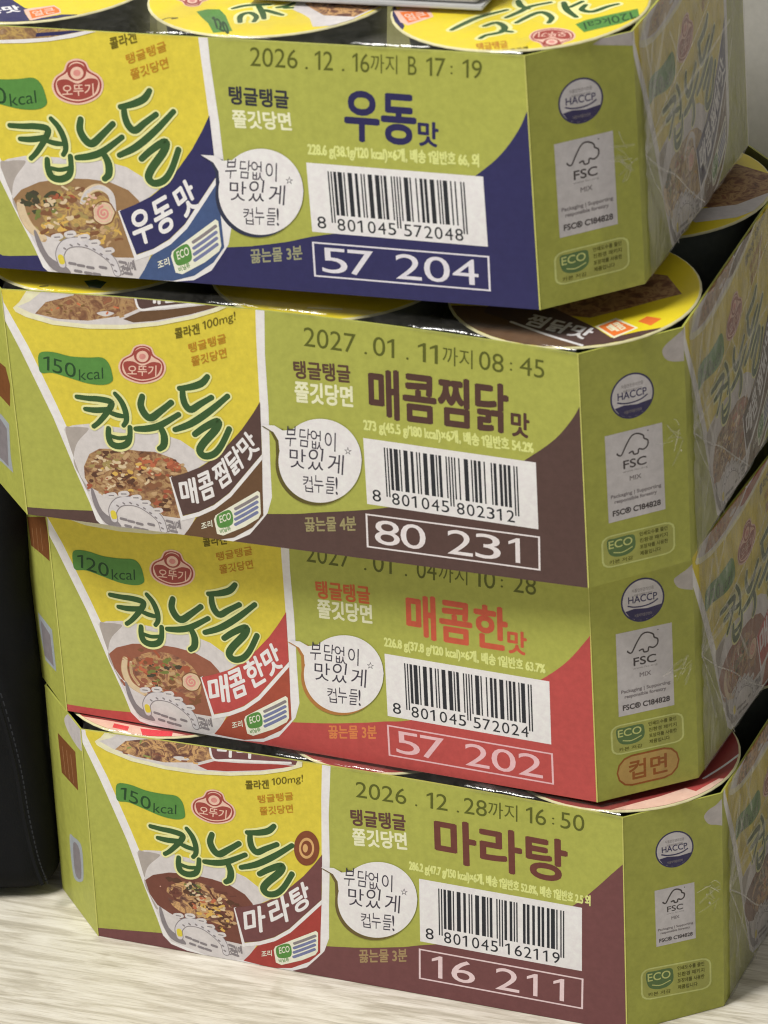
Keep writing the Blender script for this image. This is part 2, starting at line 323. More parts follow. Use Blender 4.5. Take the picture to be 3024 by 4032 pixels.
('P','flavour3',0,[-1,3.67,-0.29,3.67,3.22,4.04,7.99,4.53,15.13,5.29,25.75,6.42,42.35,8.15,63.58,10.36,84.87,12.63,101.63,14.57,112.35,16.08,119.59,17.36,124.78,18.49,129.38,19.5,133.16,20.35,135.54,21.02,137.48,21.67,139.94,22.42,142.9,23.2,145.95,23.97,149.42,24.95,153.65,26.38,159.12,28.44,165.53,30.97,172,33.66,177.68,36.2,182.34,38.55,186.44,40.86,190.13,43.1,193.57,45.24,196.73,47.22,199.54,49.07,202.13,50.92,204.61,52.88,206.99,55.02,209.2,57.27,211.29,59.53,213.29,61.71,215.23,63.85,217.08,65.98,218.8,67.98,220.35,69.77,221.77,71.35,223.05,72.78,224.12,73.96,224.87,74.8,226.2,76.3,226.2,-1,-1,-1]),
],
'b3.date':[
('T','ink_date','2026',[116.48,84.78,20.97,0.36,0.32,6.86],0),
('T','ink_date','.',[141.01,85.17,0.94,0.01,0.04,0.88],0),
('T','ink_date','12',[145.73,85.24,8.62,0.15,0.28,6.93],0),
('T','ink_date','.',[158.11,85.44,0.94,0.01,0.03,0.88],0),
('T','ink_date','28',[161,85.48,9.34,0.16,0.25,6.98],0),
('T','ink_date','까지',[170.89,85.63,11.85,0.2,0.23,7.01],0),
('T','ink_date','16',[186.23,85.87,8.08,0.14,0.2,7.05],0),
('T','ink_date',':',[196.72,87.04,0.92,0.01,0.08,3.02],0),
('T','ink_date','50',[200.08,86.08,9.56,0.16,0.18,7.09],0),
],
'b3.slogan':[
('T','slogan3','탱글탱글',[114.01,72.02,22.62,1.49,0,6.81],0.045),
],
'b3.slogan2':[
('T','pale_print','쫄깃당면',[114.41,63.1,22.36,1.91,-0.06,7.25],0.045),
],
'b3.note':[
('T','water3','끓는물 3분',[114.32,9.54,20.33,4.4,0.14,5.74],0.035),
],
'b3.title':[
('T','title3','마라탕',[148.78,62.92,53.28,-0.32,0.19,18.09],0.042),
],
'b3.info':[
('T','info_print','286.2 g(47.7 g/150 kcal)×6개, 배송 1 일반호 52.8%, 배송 1 일반호 2.5 외',[137.38,55.25,73.78,-1.71,0.17,5.23],0.05),
],
'b3.barcode':[
('P','white_print',0,[140.59,24.41,207.15,23.86,207.86,52.33,141.29,52.88]),
('P','ink_black',0,[148.55,28.76,149.09,28.75,149.62,49.96,149.08,49.97]),
('P','ink_black',0,[149.64,28.75,150.18,28.74,150.71,49.96,150.16,49.96]),
('P','ink_black',0,[150.8,32.01,151.89,32,152.33,49.94,151.25,49.95]),
('P','ink_black',0,[152.43,32,154.06,31.99,154.51,49.92,152.88,49.94]),
('P','ink_black',0,[154.61,31.98,155.15,31.98,155.59,49.91,155.05,49.92]),
('P','ink_black',0,[156.23,31.97,157.86,31.96,158.31,49.89,156.68,49.91]),
('P','ink_black',0,[158.95,31.95,160.04,31.94,160.48,49.87,159.39,49.88]),
('P','ink_black',0,[161.12,31.93,161.66,31.92,162.11,49.86,161.57,49.87]),
('P','ink_black',0,[162.21,31.92,162.75,31.91,163.19,49.85,162.65,49.86]),
('P','ink_black',0,[163.84,31.91,165.47,31.89,165.91,49.83,164.28,49.84]),
('P','ink_black',0,[166.55,31.88,168.18,31.87,168.63,49.81,167,49.82]),
('P','ink_black',0,[168.72,31.87,169.27,31.86,169.71,49.8,169.17,49.8]),
('P','ink_black',0,[169.81,31.86,170.9,31.85,171.34,49.78,170.25,49.79]),
('P','ink_black',0,[172.53,31.83,173.07,31.83,173.51,49.77,172.97,49.77]),
('P','ink_black',0,[173.53,28.55,174.07,28.55,174.6,49.76,174.06,49.76]),
('P','ink_black',0,[174.62,28.54,175.16,28.54,175.68,49.75,175.14,49.75]),
('P','ink_black',0,[175.78,31.81,176.87,31.8,177.31,49.74,176.23,49.74]),
('P','ink_black',0,[177.96,31.79,179.04,31.78,179.49,49.72,178.4,49.73]),
('P','ink_black',0,[179.58,31.78,180.13,31.77,180.57,49.71,180.03,49.71]),
('P','ink_black',0,[180.67,31.77,181.21,31.76,181.66,49.7,181.11,49.7]),
('P','ink_black',0,[183.39,31.74,184.47,31.74,184.92,49.67,183.83,49.68]),
('P','ink_black',0,[185.01,31.73,186.1,31.72,186.55,49.66,185.46,49.67]),
('P','ink_black',0,[187.19,31.71,188.27,31.7,188.72,49.64,187.63,49.65]),
('P','ink_black',0,[189.36,31.7,190.45,31.69,190.89,49.62,189.8,49.63]),
('P','ink_black',0,[190.99,31.68,192.07,31.67,192.52,49.61,191.43,49.62]),
('P','ink_black',0,[193.16,31.66,194.25,31.65,194.69,49.59,193.6,49.6]),
('P','ink_black',0,[194.79,31.65,196.42,31.64,196.86,49.57,195.23,49.59]),
('P','ink_black',0,[196.96,31.63,197.5,31.63,197.95,49.57,197.41,49.57]),
('P','ink_black',0,[198.51,28.34,199.05,28.34,199.58,49.55,199.03,49.56]),
('P','ink_black',0,[199.6,28.34,200.14,28.33,200.66,49.54,200.12,49.55]),
('T','ink_black','8',[142.96,26.1,3.33,-0.03,0.12,4.98],0.012),
('T','ink_black','8',[150.61,25.75,3,-0.02,0.12,4.98],0.012),
('T','ink_black','1',[175.9,25.54,1.86,-0.02,0.12,4.98],0.012),
('T','ink_black','0',[154.47,25.72,3,-0.02,0.12,4.98],0.012),
('T','ink_black','6',[179.76,25.51,3,-0.02,0.12,4.98],0.012),
('T','ink_black','1',[158.33,25.69,1.86,-0.02,0.12,4.98],0.012),
('T','ink_black','2',[183.62,25.48,3,-0.02,0.12,4.98],0.012),
('T','ink_black','0',[162.19,25.65,3,-0.02,0.12,4.98],0.012),
('T','ink_black','1',[187.48,25.45,1.86,-0.02,0.12,4.98],0.012),
('T','ink_black','4',[166.05,25.62,3,-0.02,0.12,4.98],0.012),
('T','ink_black','1',[191.34,25.41,1.86,-0.02,0.12,4.98],0.012),
('T','ink_black','5',[169.91,25.59,3,-0.02,0.12,4.98],0.012),
('T','ink_black','9',[195.21,25.38,3,-0.02,0.12,4.98],0.012),
],
'b3.number':[
('P','frame3',0,[139.32,7.03,207.2,6.56,207.22,7.19,139.34,7.66]),
('P','frame3',0,[139.83,20.38,207.71,19.91,207.73,20.54,139.85,21.01]),
('P','frame3',0,[139.34,7.66,140.09,7.66,140.57,20.38,139.83,20.38]),
('P','frame3',0,[206.47,7.19,207.22,7.19,207.71,19.91,206.96,19.91]),
('T','frame3','1',[144.82,8.95,4.41,-0.03,0.39,10.07],0.012),
('T','frame3','6',[152.97,8.89,9.84,-0.07,0.39,10.07],0.012),
('T','frame3','2',[171.29,8.77,9.84,-0.07,0.39,10.07],0.012),
('T','frame3','1',[184.19,8.68,4.41,-0.03,0.39,10.07],0.012),
('T','frame3','1',[195.05,8.6,4.41,-0.03,0.39,10.07],0.012),
],
'b3.bubble':[
('P','bubble_shadow3',1,[139.09,42.07,138.39,37.7,136.69,33.39,134.09,29.41,130.75,26.01,126.87,23.41,122.7,21.76,118.5,21.18,114.52,21.72,111.04,23.33,108.25,25.91,106.35,29.31,105.45,33.3,105.6,37.64,106.8,42.04,108.96,46.24,111.94,49.96,115.56,52.99,119.58,55.14,123.77,56.28,127.85,56.35,131.59,55.34,134.76,53.31,137.15,50.39,138.63,46.76,139.11,42.64]),
('P','bubble_shadow3',0,[100.23,50.09,103.84,48.53,105.82,44.6,105.68,38.55,110.26,42.85,108.97,50.33]),
('P','white_print',0,[100.26,50.61,105.66,51.27,108.94,49.82,115.71,51.58,115.07,38.59,107.17,41.42,107.03,45.35,105.18,48.44]),
('P','white_print',1,[140.26,43.33,139.56,38.96,137.86,34.66,135.27,30.68,131.93,27.28,128.06,24.68,123.89,23.04,119.69,22.47,115.72,23,112.23,24.61,109.45,27.19,107.55,30.59,106.65,34.57,106.8,38.91,108,43.3,110.15,47.5,113.13,51.22,116.74,54.25,120.76,56.39,124.94,57.53,129.03,57.59,132.76,56.58,135.92,54.56,138.32,51.64,139.8,48.02,140.28,43.9]),
('T','ink_hand','부',[109.36,43.96,4.56,0.57,1.04,8.13],0.01),
('T','ink_hand','담',[115.15,44.86,4.35,0.01,0.82,7.46],0.01),
('T','ink_hand','없',[119.93,44.68,4.62,-0.14,0.31,7.66],0.01),
('T','ink_hand','이',[125.49,45.1,4.4,-0.34,0.51,7.54],0.01),
('T','ink_hand','맛',[110.97,35.56,6.54,0.26,0.42,7.83],0.01),
('T','ink_hand','있',[118.09,35.7,6.44,0.41,1.3,8.96],0.01),
('T','ink_hand','게',[126.21,35.6,6.26,0.06,0.83,8.05],0.01),
('T','ink_hand','☆',[133.35,44.37,2.99,0.12,0.14,3.1],0.012),
('T','ink_hand','컵',[116.22,26.42,3.89,0.12,-0.16,6.54],0.01),
('T','ink_hand','누',[120.42,26.69,3.84,0.3,0.38,7.07],0.01),
('T','ink_hand','들',[124.89,26.86,3.7,0.32,0.77,7.05],0.01),
('T','ink_hand','!',[129.17,27.32,0.88,-0.4,0.22,7.11],0),
],
'b0.cup':[
('P','white_print',0,[-6.91,95.23,-6.2,90.67,2.33,73.86,15.16,46.44,24.39,22.99,30.15,9.31,32.85,1.6,36.8,-1.86,44.56,-3.12,60.1,-2.76,83.27,-0.39,92.86,1.09,100.17,5.44,104.8,11.76,107.88,16.22,109.84,23.68,109.26,40.19,108.77,63.54,107.53,86.47,107.49,115.26,25.28,110.87,-5.44,106.99]),
('P','yellow_print',0,[-6.13,105.36,-4.46,94.77,-0.9,88.25,5.55,76.64,16.94,52.24,29.11,24.49,33.05,14.6,34.69,5.13,38.46,1.24,49.31,-0.35,64.81,-0,81.76,0.99,90.99,3.22,98.69,8.42,103.47,14.76,105.83,22.29,105.75,47.52,105.06,65.34,103.92,93.61,103.59,114.76,85.46,119.98,25.34,112.4]),
('P','bowl_print',0,[19.82,41.5,23.74,43.65,30.86,45.35,38.91,45.53,51.6,45.68,62.23,45.48,70.8,43.62,77.98,39.51,82.67,35.86,75.14,29.79,66.42,26.08,70.69,8.59,76.73,9.85,74.98,6.08,71.52,0.49,64.4,-2.58,54.3,-2.72,36.77,-0.46,32.39,6.65,27.87,17.23]),
('P','broth0',0,[23.84,27.83,27.7,31.87,35.23,35.39,45.36,37.55,55.39,37.96,63.36,37.39,70.6,34.65,74.17,31.03,75.13,29.09,66.42,26.08,70.15,8.15,62.64,7.71,57.31,9.36,45.25,11.4,35.89,14.21,29.88,16.83,26,21.86]),
('P','food0',1,[34.27,26.56,38.44,30.65,44.57,33.63,51.96,34.35,57.92,32.8,61.86,30.6,65.07,25.53,65.61,20.05,62.83,15.44,54.79,15.64,48.09,16.39,41.36,16.43,36.07,19.85]),
('P','dark_green',1,[36.39,29.66,39.83,32.24,43.16,31.34,42.72,27.8,38.96,25.86,36.3,26.86]),
('P','bowl_shade',1,[20.58,40.22,23.71,42.74,28.78,43.46,30.77,42.71,25.84,36.47,23.94,30.63,24.08,25.07,27.91,18.64,30.49,14.81,27.87,17.23]),
('F',0,[9.15,66.9,67.32,9.72,-2.16,-69.5]),
('P','band_low0',0,[70.83,-0.17,73.6,3.77,75.33,6.84,77.05,9.55,84.81,15.12,92.2,22.28,98.92,31.08,105.85,40.47,105.88,26.05,106.08,15.01,101.26,8.7,93.23,2.93,84.54,0.18]),
('P','print_grey',1,[36.81,0.96,32.3,8.05,30.83,14.86,31.88,15.72,35.63,6.43,42.28,2.5,43.56,-0.13]),
('S','print_grey',3.9,[40.82,3.34,40.26,7.13,42.54,11,46.64,12.66,52.02,12.42,57.32,9.71,61.26,6.1,62.63,1.73]),
('S','badge_white',3.2,[40.82,3.34,40.26,7.13,42.54,11,46.64,12.66,52.02,12.42,57.32,9.71,61.26,6.1,62.63,1.73]),
('S','yellow_print',2.9,[40.78,4.39,40.5,6.11]),
('S','print_grey',0.7,[42.24,9.9,42.84,9.56]),
('S','print_grey',0.7,[44.98,11.43,45.58,11.1]),
('S','print_grey',0.7,[48.04,12.03,48.63,11.7]),
('S','print_grey',0.7,[51.05,11.64,51.65,11.31]),
('S','print_grey',0.7,[54.05,10.48,54.64,10.15]),
('S','print_grey',0.7,[56.69,8.78,57.29,8.45]),
('S','print_grey',0.7,[59,7.02,59.59,6.69]),
('S','print_grey',0.7,[60.75,4.83,61.35,4.5]),
('S','print_grey',0.7,[61.7,2.51,62.3,2.18]),
('P','bowl_print',1,[37.79,14.64,41.34,15.73,42.51,14.22,40.24,12.9,37.87,12.82]),
('S','print_grey',0.5,[38.72,13.93,41.16,14.23]),
('P','bowl_print',1,[43.24,16.15,46.77,17.24,47.94,15.73,45.68,14.41,43.32,14.34]),
('S','print_grey',0.5,[44.16,15.45,46.59,15.74]),
('P','bowl_print',1,[48.6,15.2,52.12,16.29,53.29,14.78,51.04,13.46,48.68,13.39]),
('S','print_grey',0.5,[49.52,14.5,51.95,14.79]),
('P','bowl_print',1,[52.58,13.35,56.1,14.43,57.27,12.93,55.02,11.61,52.66,11.54]),
('S','print_grey',0.5,[53.5,12.64,55.93,12.94]),
('P','bowl_print',1,[57.88,10.64,61.4,11.73,62.56,10.23,60.32,8.9,57.97,8.83]),
('S','print_grey',0.5,[58.8,9.94,61.22,10.23]),
('S','print_grey',1.1,[43.82,4.08,46.11,3.86]),
('S','print_grey',1.1,[47.18,3.53,49.47,3.32]),
('S','print_grey',1.1,[50.88,3.04,53.17,2.82]),
('S','print_grey',1.1,[45.76,1.2,48.05,0.98]),
('S','print_grey',1.1,[49.8,0.76,52.09,0.54]),
('S','print_grey',1.1,[53.17,0.57,55.46,0.35]),
('S','print_grey',1.1,[55.95,3.46,58.23,3.24]),
('S','print_grey',1.1,[64.07,6.11,66.35,5.89]),
('S','print_grey',1.1,[65.36,3.84,67.64,3.63]),
('S','print_grey',1.1,[65.98,1.83,68.26,1.61]),
('T','print_grey','조리예',[64.48,0.52,5.76,2.81,-0.58,3.95],0.03),
('P','white_print',0,[65.62,26.17,66.77,26.75,71.24,9.37,78.11,12.3,84.83,16.45,91.55,22.88,98.28,32.16,105.87,42.52,105.84,40.06,98.91,30.39,92.19,21.24,85.19,14.63,78.2,10.36,70.32,7.06]),
('P','flavour0',0,[66.16,26.24,72.47,29.12,79.17,32.79,85.21,37.6,91.24,44.51,97.25,52.19,101.91,59.63,105.23,65.63,105.74,42.5,98.28,32.36,91.56,23.08,84.83,16.66,78.11,12.37,71.11,9.56]),
('T','white_print','우',[71.61,12.73,7.62,3.55,-1.99,12.44],0.04),
('T','white_print','동',[80.85,17.4,7.04,4.23,-1.99,12.53],0.04),
('T','white_print','맛',[91.63,25.13,6.67,5.51,-3.86,10.4],0.04),
('P','label_pale',0,[84.71,10.02,85.41,11.87,93.46,17.96,103.77,25.74,104.75,25.05,105.03,15.54,103.95,13.29,97.95,8.55,88.58,3.12,85.93,3.55]),
('P','leaf_green',1,[86.21,11.99,90.77,15.12,92.6,14.01,93,9.88,91.32,7.88,87.31,6.43,85.88,8.45]),
('T','label_pale','ECO',[87.38,8.68,4.75,2.47,-0.35,3.09],0.02),
('S','print_grey',1.2,[94.09,16.11,98.76,19.45,103.54,23.08]),
('S','print_blue',1.2,[94.06,13.74,98.73,17.09,103.52,20.72]),
('S','print_blue',1.2,[94.02,11.36,98.69,14.72,103.49,18.36]),
('S','print_blue',1.2,[93.98,8.99,98.66,12.35,103.46,16]),
('T','leaf_green','비닐류',[87.55,3.86,4.59,2.35,-0.54,1.77],0.03),
('T','label_pale','조리',[79.29,4.45,4.7,2.01,-0.28,3],0.03),
('P','leaf_green',1,[10.46,74.17,16.29,75.43,23.95,74.58,31.63,75.07,37.77,75.9,40.75,73.58,41.98,69.07,41.88,65.93,38.15,63.85,31.23,63.53,23.59,64.83,15.93,66.14,10.88,65.45,9.85,68.61]),
('T','deep_green','120',[11.8,67.11,14.24,-2.37,0.32,6.31],0.01),
('T','deep_green','kcal',[27.4,64.24,10.69,2.05,0.05,4.9],0.005),
('P','seal_pink',1,[55.65,84.26,59.3,83.38,60.78,80.36,64.17,78.4,65.42,75,63.76,70.98,59.9,68.14,54.68,66.58,49.57,67.15,45.99,69.26,44.76,73.01,46.4,76.69,50.04,79.32,51.87,82.67]),
('P','seal_red',1,[55.61,83.55,58.86,82.81,60.14,79.95,63.53,77.99,64.59,74.92,63.16,71.27,59.53,68.81,54.72,67.29,50.02,67.89,46.63,69.68,45.59,73.09,47,76.39,50.64,79.03,52.25,82.17]),
('P','seal_pink',1,[55.59,83.02,58.21,82.22,59.3,79.51,62.89,77.57,63.76,74.84,62.56,71.56,59.14,69.3,54.76,68,50.47,68.46,47.27,70.09,46.41,73.17,47.6,76.1,51.45,78.76,52.84,81.7]),
('P','seal_red',1,[47.35,75.2,51.09,76.08,55.13,74.71,59.36,76.88,63.04,76.71,62.9,74.06,60.66,70.68,54.79,68.53,49.09,69.56,47.2,72.54]),
('E','seal_red',[55.37,79.13,3.72,0.36,0.19,3.36]),
('E','seal_pink',[55.35,78.78,2.58,0.25,0.13,2.39]),
('E','seal_rose',[55.35,78.78,1.45,0.14,0.07,1.24]),
('T','seal_pink','오뚜기',[48.68,69.52,12.39,1.2,0.24,4.42],0.02),
('T','print_olive','콜라겐',[69.71,88.53,10.49,3.28,-0.37,4.18],0.03),
('T','print_orange','탱글탱글',[75.52,83.14,15.93,6.2,-0.48,3.67],0.02),
('T','print_orange','쫄깃당면',[76.57,77.33,14.9,5.59,-0.42,3.86],0.02),
('S','halo_print',4.3,[26.24,56.87,31.26,56.88,35.95,57.19,40.61,56.81,41.22,55.19,39.1,51.47,35.61,46.85,33.19,44.57]),
('S','halo_print',4.3,[29.75,51.87,33.77,51.95,37.81,52.65,40.37,53.56]),
('S','halo_print',4.3,[43.06,60.57,45.62,57.51,47.3,53.3,47.58,49.23,46.31,46.85]),
('S','halo_print',4.3,[40.45,51.79,43.77,51.09,46.76,51.04]),
('S','halo_print',4.3,[39.69,44.53,39.58,41.21,40.68,37.91,44.01,37.14,47.4,38.74,48.83,41.84,49.09,46.35]),
('S','halo_print',4.3,[40.79,41.24,44.12,40.82,48.02,41.73]),
('S','halo_print',4.3,[54.82,61.05,54.05,56.98,55.8,53.13,58.42,52,62.48,55.44,67.35,60.07]),
('S','halo_print',4.3,[51.61,46.03,56.96,46.99,62.33,49.26,70.4,55.19]),
('S','halo_print',4.3,[62.31,48.58,63.87,44.69,63.57,40.52,61.73,38.53]),
('S','halo_print',4.3,[83.11,73.75,80.57,70.5,75.94,68.18,70.99,66.82]),
('S','halo_print',4.3,[72.29,66.32,72.41,62.95,73.46,59.7,75.73,58.12,79.73,61.12,84.71,64.8]),
('S','halo_print',4.3,[68.59,48.1,75.6,51.83,83.61,58.41,91.59,66.29]),
('S','halo_print',4.3,[77.15,47.27,80.84,50.53,85.49,53.78,87.47,54.2,86.09,50.6,80.71,43.67,79.18,40.02,81.26,38.13,85.24,39.67,88.61,44.13,92.01,51.78]),
('S','brush_green',2.4,[26.24,56.87,31.26,56.88,35.95,57.19,40.61,56.81,41.22,55.19,39.1,51.47,35.61,46.85,33.19,44.57]),
('S','brush_green',2.3,[29.75,51.87,33.77,51.95,37.81,52.65,40.37,53.56]),
('S','brush_green',2.3,[43.06,60.57,45.62,57.51,47.3,53.3,47.58,49.23,46.31,46.85]),
('S','brush_green',2,[40.45,51.79,43.77,51.09,46.76,51.04]),
('S','brush_green',2.6,[39.69,44.53,39.58,41.21,40.68,37.91,44.01,37.14,47.4,38.74,48.83,41.84,49.09,46.35]),
('S','brush_green',1.7,[40.79,41.24,44.12,40.82,48.02,41.73]),
('S','brush_green',2.9,[54.82,61.05,54.05,56.98,55.8,53.13,58.42,52,62.48,55.44,67.35,60.07]),
('S','brush_green',2.6,[51.61,46.03,56.96,46.99,62.33,49.26,70.4,55.19]),
('S','brush_green',2.8,[62.31,48.58,63.87,44.69,63.57,40.52,61.73,38.53]),
('S','brush_green',2.6,[83.11,73.75,80.57,70.5,75.94,68.18,70.99,66.82]),
('S','brush_green',2.7,[72.29,66.32,72.41,62.95,73.46,59.7,75.73,58.12,79.73,61.12,84.71,64.8]),
('S','brush_green',2.6,[68.59,48.1,75.6,51.83,83.61,58.41,91.59,66.29]),
('S','brush_green',2.9,[77.15,47.27,80.84,50.53,85.49,53.78,87.47,54.2,86.09,50.6,80.71,43.67,79.18,40.02,81.26,38.13,85.24,39.67,88.61,44.13,92.01,51.78]),
('P','white_print',0,[19.33,95.57,23.68,91.62,26.19,88.41,35.93,89.05,45.7,90.29,55.5,92.23,62.91,94.48,70.27,96.59,77.39,96.8,77.77,104.69,23.02,101.79]),
('P','food0',0,[19.57,97.43,23.8,92.56,26.34,89.67,36.11,90.55,45.87,91.69,55.69,93.85,63.53,95.76,69.38,97.14,75.68,102.75,23.02,101.79]),
('P','flavour0',0,[50.8,92.89,56.69,94.28,64.52,96.09,69.38,97.14,70.67,100.19,55.98,96.41,41.45,94.92,27,94.96,27.13,95.99,46.88,100.29,23.02,101.79,75.88,104.59,70.33,97.19,53.87,94.68,41.24,93.15,40.57,91.63]),
],
'b1.cup':[
('P','white_print',0,[-1.55,90.37,-1.19,86.06,5.63,70.06,15.73,43.98,22.75,21.69,27.19,8.69,29.19,1.37,32.64,-1.96,39.79,-3.26,54.32,-3.15,76.09,-1.27,85.13,-0.01,92.24,3.99,96.99,9.89,100.17,14.06,102.51,21.08,103.09,36.67,104.21,58.73,104.61,80.4,106.53,107.59,29.55,104.67,0.62,101.46]),
('P','yellow_print',0,[-0.13,99.93,0.71,89.9,3.59,83.7,8.81,72.63,17.78,49.43,27.25,23.03,30.26,13.64,31.14,4.67,34.4,0.94,44.41,-0.72,58.89,-0.62,74.77,0.06,83.53,2.03,91.06,6.83,95.96,12.74,98.67,19.82,100.3,43.65,100.87,60.49,101.73,87.2,102.86,107.18,86.3,112.38,29.71,106.11]),
('P','bowl_print',0,[19.74,39.23,23.55,41.21,30.31,42.71,37.83,42.76,49.68,42.71,59.58,42.37,67.44,40.48,73.86,36.49,77.98,32.98,70.55,27.35,62.16,23.98,64.96,7.4,70.68,8.51,68.79,4.98,65.18,-0.25,58.34,-3.05,48.9,-3.03,32.7,-0.64,29.1,6.14,25.6,16.2]),
('P','food1',0,[26.45,24.16,29.25,29.74,33.64,32.58,43.17,33.81,50.03,33.73,56.3,34.22,63.58,32.39,68.54,29.03,69.55,26.58,62.16,23.98,64.42,7,57.42,7.03,52.73,10.33,46.73,13.12,39.21,13.42,32.88,13.23,28.06,15.54,26.24,19.23]),
('P','bowl_shade',1,[20.37,38.02,23.46,40.35,28.24,40.96,30.04,40.22,25.02,34.4,22.85,28.91,22.6,23.66,25.74,17.53,27.89,13.88,25.6,16.2]),
('F',1,[11.51,63.38,63.46,8.18,-6.73,-65.6]),
('P','band_low1',0,[64.5,-0.87,67.34,2.81,69.17,5.68,70.96,8.22,78.57,13.37,85.96,20.01,92.82,28.23,99.92,36.99,98.97,23.37,98.41,12.94,93.48,7.06,85.6,1.72,77.31,-0.74]),
('P','print_grey',1,[32.84,0.71,29.11,7.46,28.21,13.92,29.24,14.71,32.11,5.89,38.05,2.08,39.06,-0.43]),
('S','print_grey',3.9,[36.74,2.89,36.48,6.48,38.87,10.09,42.8,11.61,47.8,11.3,52.56,8.66,55.99,5.19,56.97,1.05]),
('S','badge_white',3.2,[36.74,2.89,36.48,6.48,38.87,10.09,42.8,11.61,47.8,11.3,52.56,8.66,55.99,5.19,56.97,1.05]),
('S','yellow_print',2.9,[36.78,3.89,36.63,5.51]),
('S','print_grey',0.7,[38.51,9.06,39.04,8.74]),
('S','print_grey',0.7,[41.18,10.47,41.71,10.15]),
('S','print_grey',0.7,[44.06,10.99,44.6,10.67]),
('S','print_grey',0.7,[46.85,10.58,47.38,10.26]),
('S','print_grey',0.7,[49.56,9.44,50.1,9.12]),
('S','print_grey',0.7,[51.91,7.79,52.45,7.47]),
('S','print_grey',0.7,[53.95,6.1,54.48,5.77]),
('S','print_grey',0.7,[55.44,4,55.97,3.68]),
('S','print_grey',0.7,[56.17,1.8,56.7,1.47]),
('P','bowl_print',1,[34.68,13.6,38.07,14.58,39.05,13.14,36.85,11.92,34.63,11.89]),
('S','print_grey',0.5,[35.5,12.92,37.79,13.17]),
('P','bowl_print',1,[39.87,14.95,43.24,15.93,44.22,14.49,42.03,13.28,39.82,13.24]),
('S','print_grey',0.5,[40.68,14.27,42.97,14.52]),
('P','bowl_print',1,[44.8,13.98,48.16,14.95,49.15,13.51,46.96,12.3,44.76,12.27]),
('S','print_grey',0.5,[45.61,13.3,47.9,13.54]),
('P','bowl_print',1,[48.39,12.17,51.75,13.14,52.74,11.7,50.55,10.49,48.35,10.45]),
('S','print_grey',0.5,[49.2,11.49,51.48,11.73]),
('P','bowl_print',1,[53.15,9.53,56.5,10.51,57.49,9.07,55.31,7.86,53.11,7.82]),
('S','print_grey',0.5,[53.96,8.85,56.24,9.1]),
('S','print_grey',1.1,[39.59,3.54,41.71,3.31]),
('S','print_grey',1.1,[42.69,2.98,44.81,2.74]),
('S','print_grey',1.1,[46.1,2.46,48.22,2.22]),
('S','print_grey',1.1,[41.21,0.79,43.33,0.56]),
('S','print_grey',1.1,[44.95,0.32,47.07,0.08]),
('S','print_grey',1.1,[48.08,0.09,50.19,-0.15]),
('S','print_grey',1.1,[50.86,2.78,52.97,2.54]),
('S','print_grey',1.1,[58.62,5.16,60.73,4.92]),
('S','print_grey',1.1,[59.67,3,61.77,2.76]),
('S','print_grey',1.1,[60.11,1.09,62.22,0.85]),
('T','print_grey','조리예',[58.62,-0.12,5.57,2.57,-0.27,3.74],0.03),
('P','white_print',0,[61.43,24.08,62.53,24.61,65.53,8.13,72.13,10.8,78.68,14.62,85.39,20.59,92.29,29.25,100.08,38.93,99.89,36.6,92.76,27.57,85.87,19.03,78.9,12.89,72.09,8.96,64.51,5.96]),
('P','flavour1',0,[61.93,24.14,68.02,26.76,74.52,30.14,80.47,34.59,86.57,41.02,92.69,48.18,97.55,55.14,101.05,60.76,99.96,38.91,92.31,29.45,85.41,20.78,78.7,14.82,72.14,10.86,65.42,8.32]),
('T','white_print','매',[65.87,12.93,6.54,1.85,-0.75,10.3],0.04),
('T','white_print','콤',[74.14,15.75,5.55,3.17,-1.54,10.33],0.04),
('T','white_print','찜',[81.63,21.31,5.07,4.38,-2.64,9.17],0.04),
('T','white_print','닭',[87.9,28.12,5.03,4.99,-3.29,8.08],0.04),
('T','white_print','맛',[94.32,35.14,5.41,6.12,-4.62,6.75],0.04),
('P','label_pale',0,[78.14,8.55,78.91,10.28,86.83,15.92,96.98,23.11,97.85,22.45,97.47,13.46,96.31,11.35,90.38,6.96,81.28,1.98,78.83,2.42]),
('P','leaf_green',1,[79.67,10.39,84.13,13.27,85.77,12.19,85.86,8.3,84.15,6.43,80.32,5.12,79.12,7.05]),
('T','label_pale','ECO',[80.54,7.24,4.6,2.26,-0.11,2.92],0.02),
('S','print_grey',1.2,[87.3,14.16,91.88,17.25,96.59,20.6]),
('S','print_blue',1.2,[87.11,11.92,91.69,15.01,96.4,18.37]),
('S','print_blue',1.2,[86.91,9.68,91.5,12.78,96.22,16.15]),
('S','print_blue',1.2,[86.72,7.43,91.31,10.54,96.03,13.91]),
('T','leaf_green','비닐류',[80.36,2.69,4.44,2.15,-0.38,1.68],0.03),
('T','label_pale','조리',[72.7,3.37,4.52,1.83,-0.05,2.84],0.03),
('P','leaf_green',1,[13.23,70.23,18.76,71.33,25.84,70.42,33.04,70.77,38.82,71.46,41.44,69.22,42.29,64.95,41.98,61.98,38.35,60.07,31.88,59.87,24.84,61.21,17.79,62.56,13.03,61.99,12.28,64.98]),
('T','deep_green','150',[14.01,63.54,13.12,-2.45,0.72,5.95],0.01),
('T','deep_green','kcal',[28.36,60.6,10.11,1.78,0.38,4.62],0.005),
('P','seal_pink',1,[56.07,79.09,59.42,78.2,60.59,75.33,63.61,73.43,64.55,70.2,62.73,66.42,58.94,63.8,53.96,62.41,49.24,63.01,46.04,65.07,45.15,68.63,46.93,72.07,50.5,74.51,52.43,77.64]),
('P','seal_red',1,[55.99,78.42,58.97,77.67,59.97,74.95,62.99,73.05,63.77,70.14,62.19,66.71,58.64,64.44,54.05,63.07,49.71,63.71,46.66,65.45,45.92,68.69,47.47,71.79,51.04,74.22,52.76,77.17]),
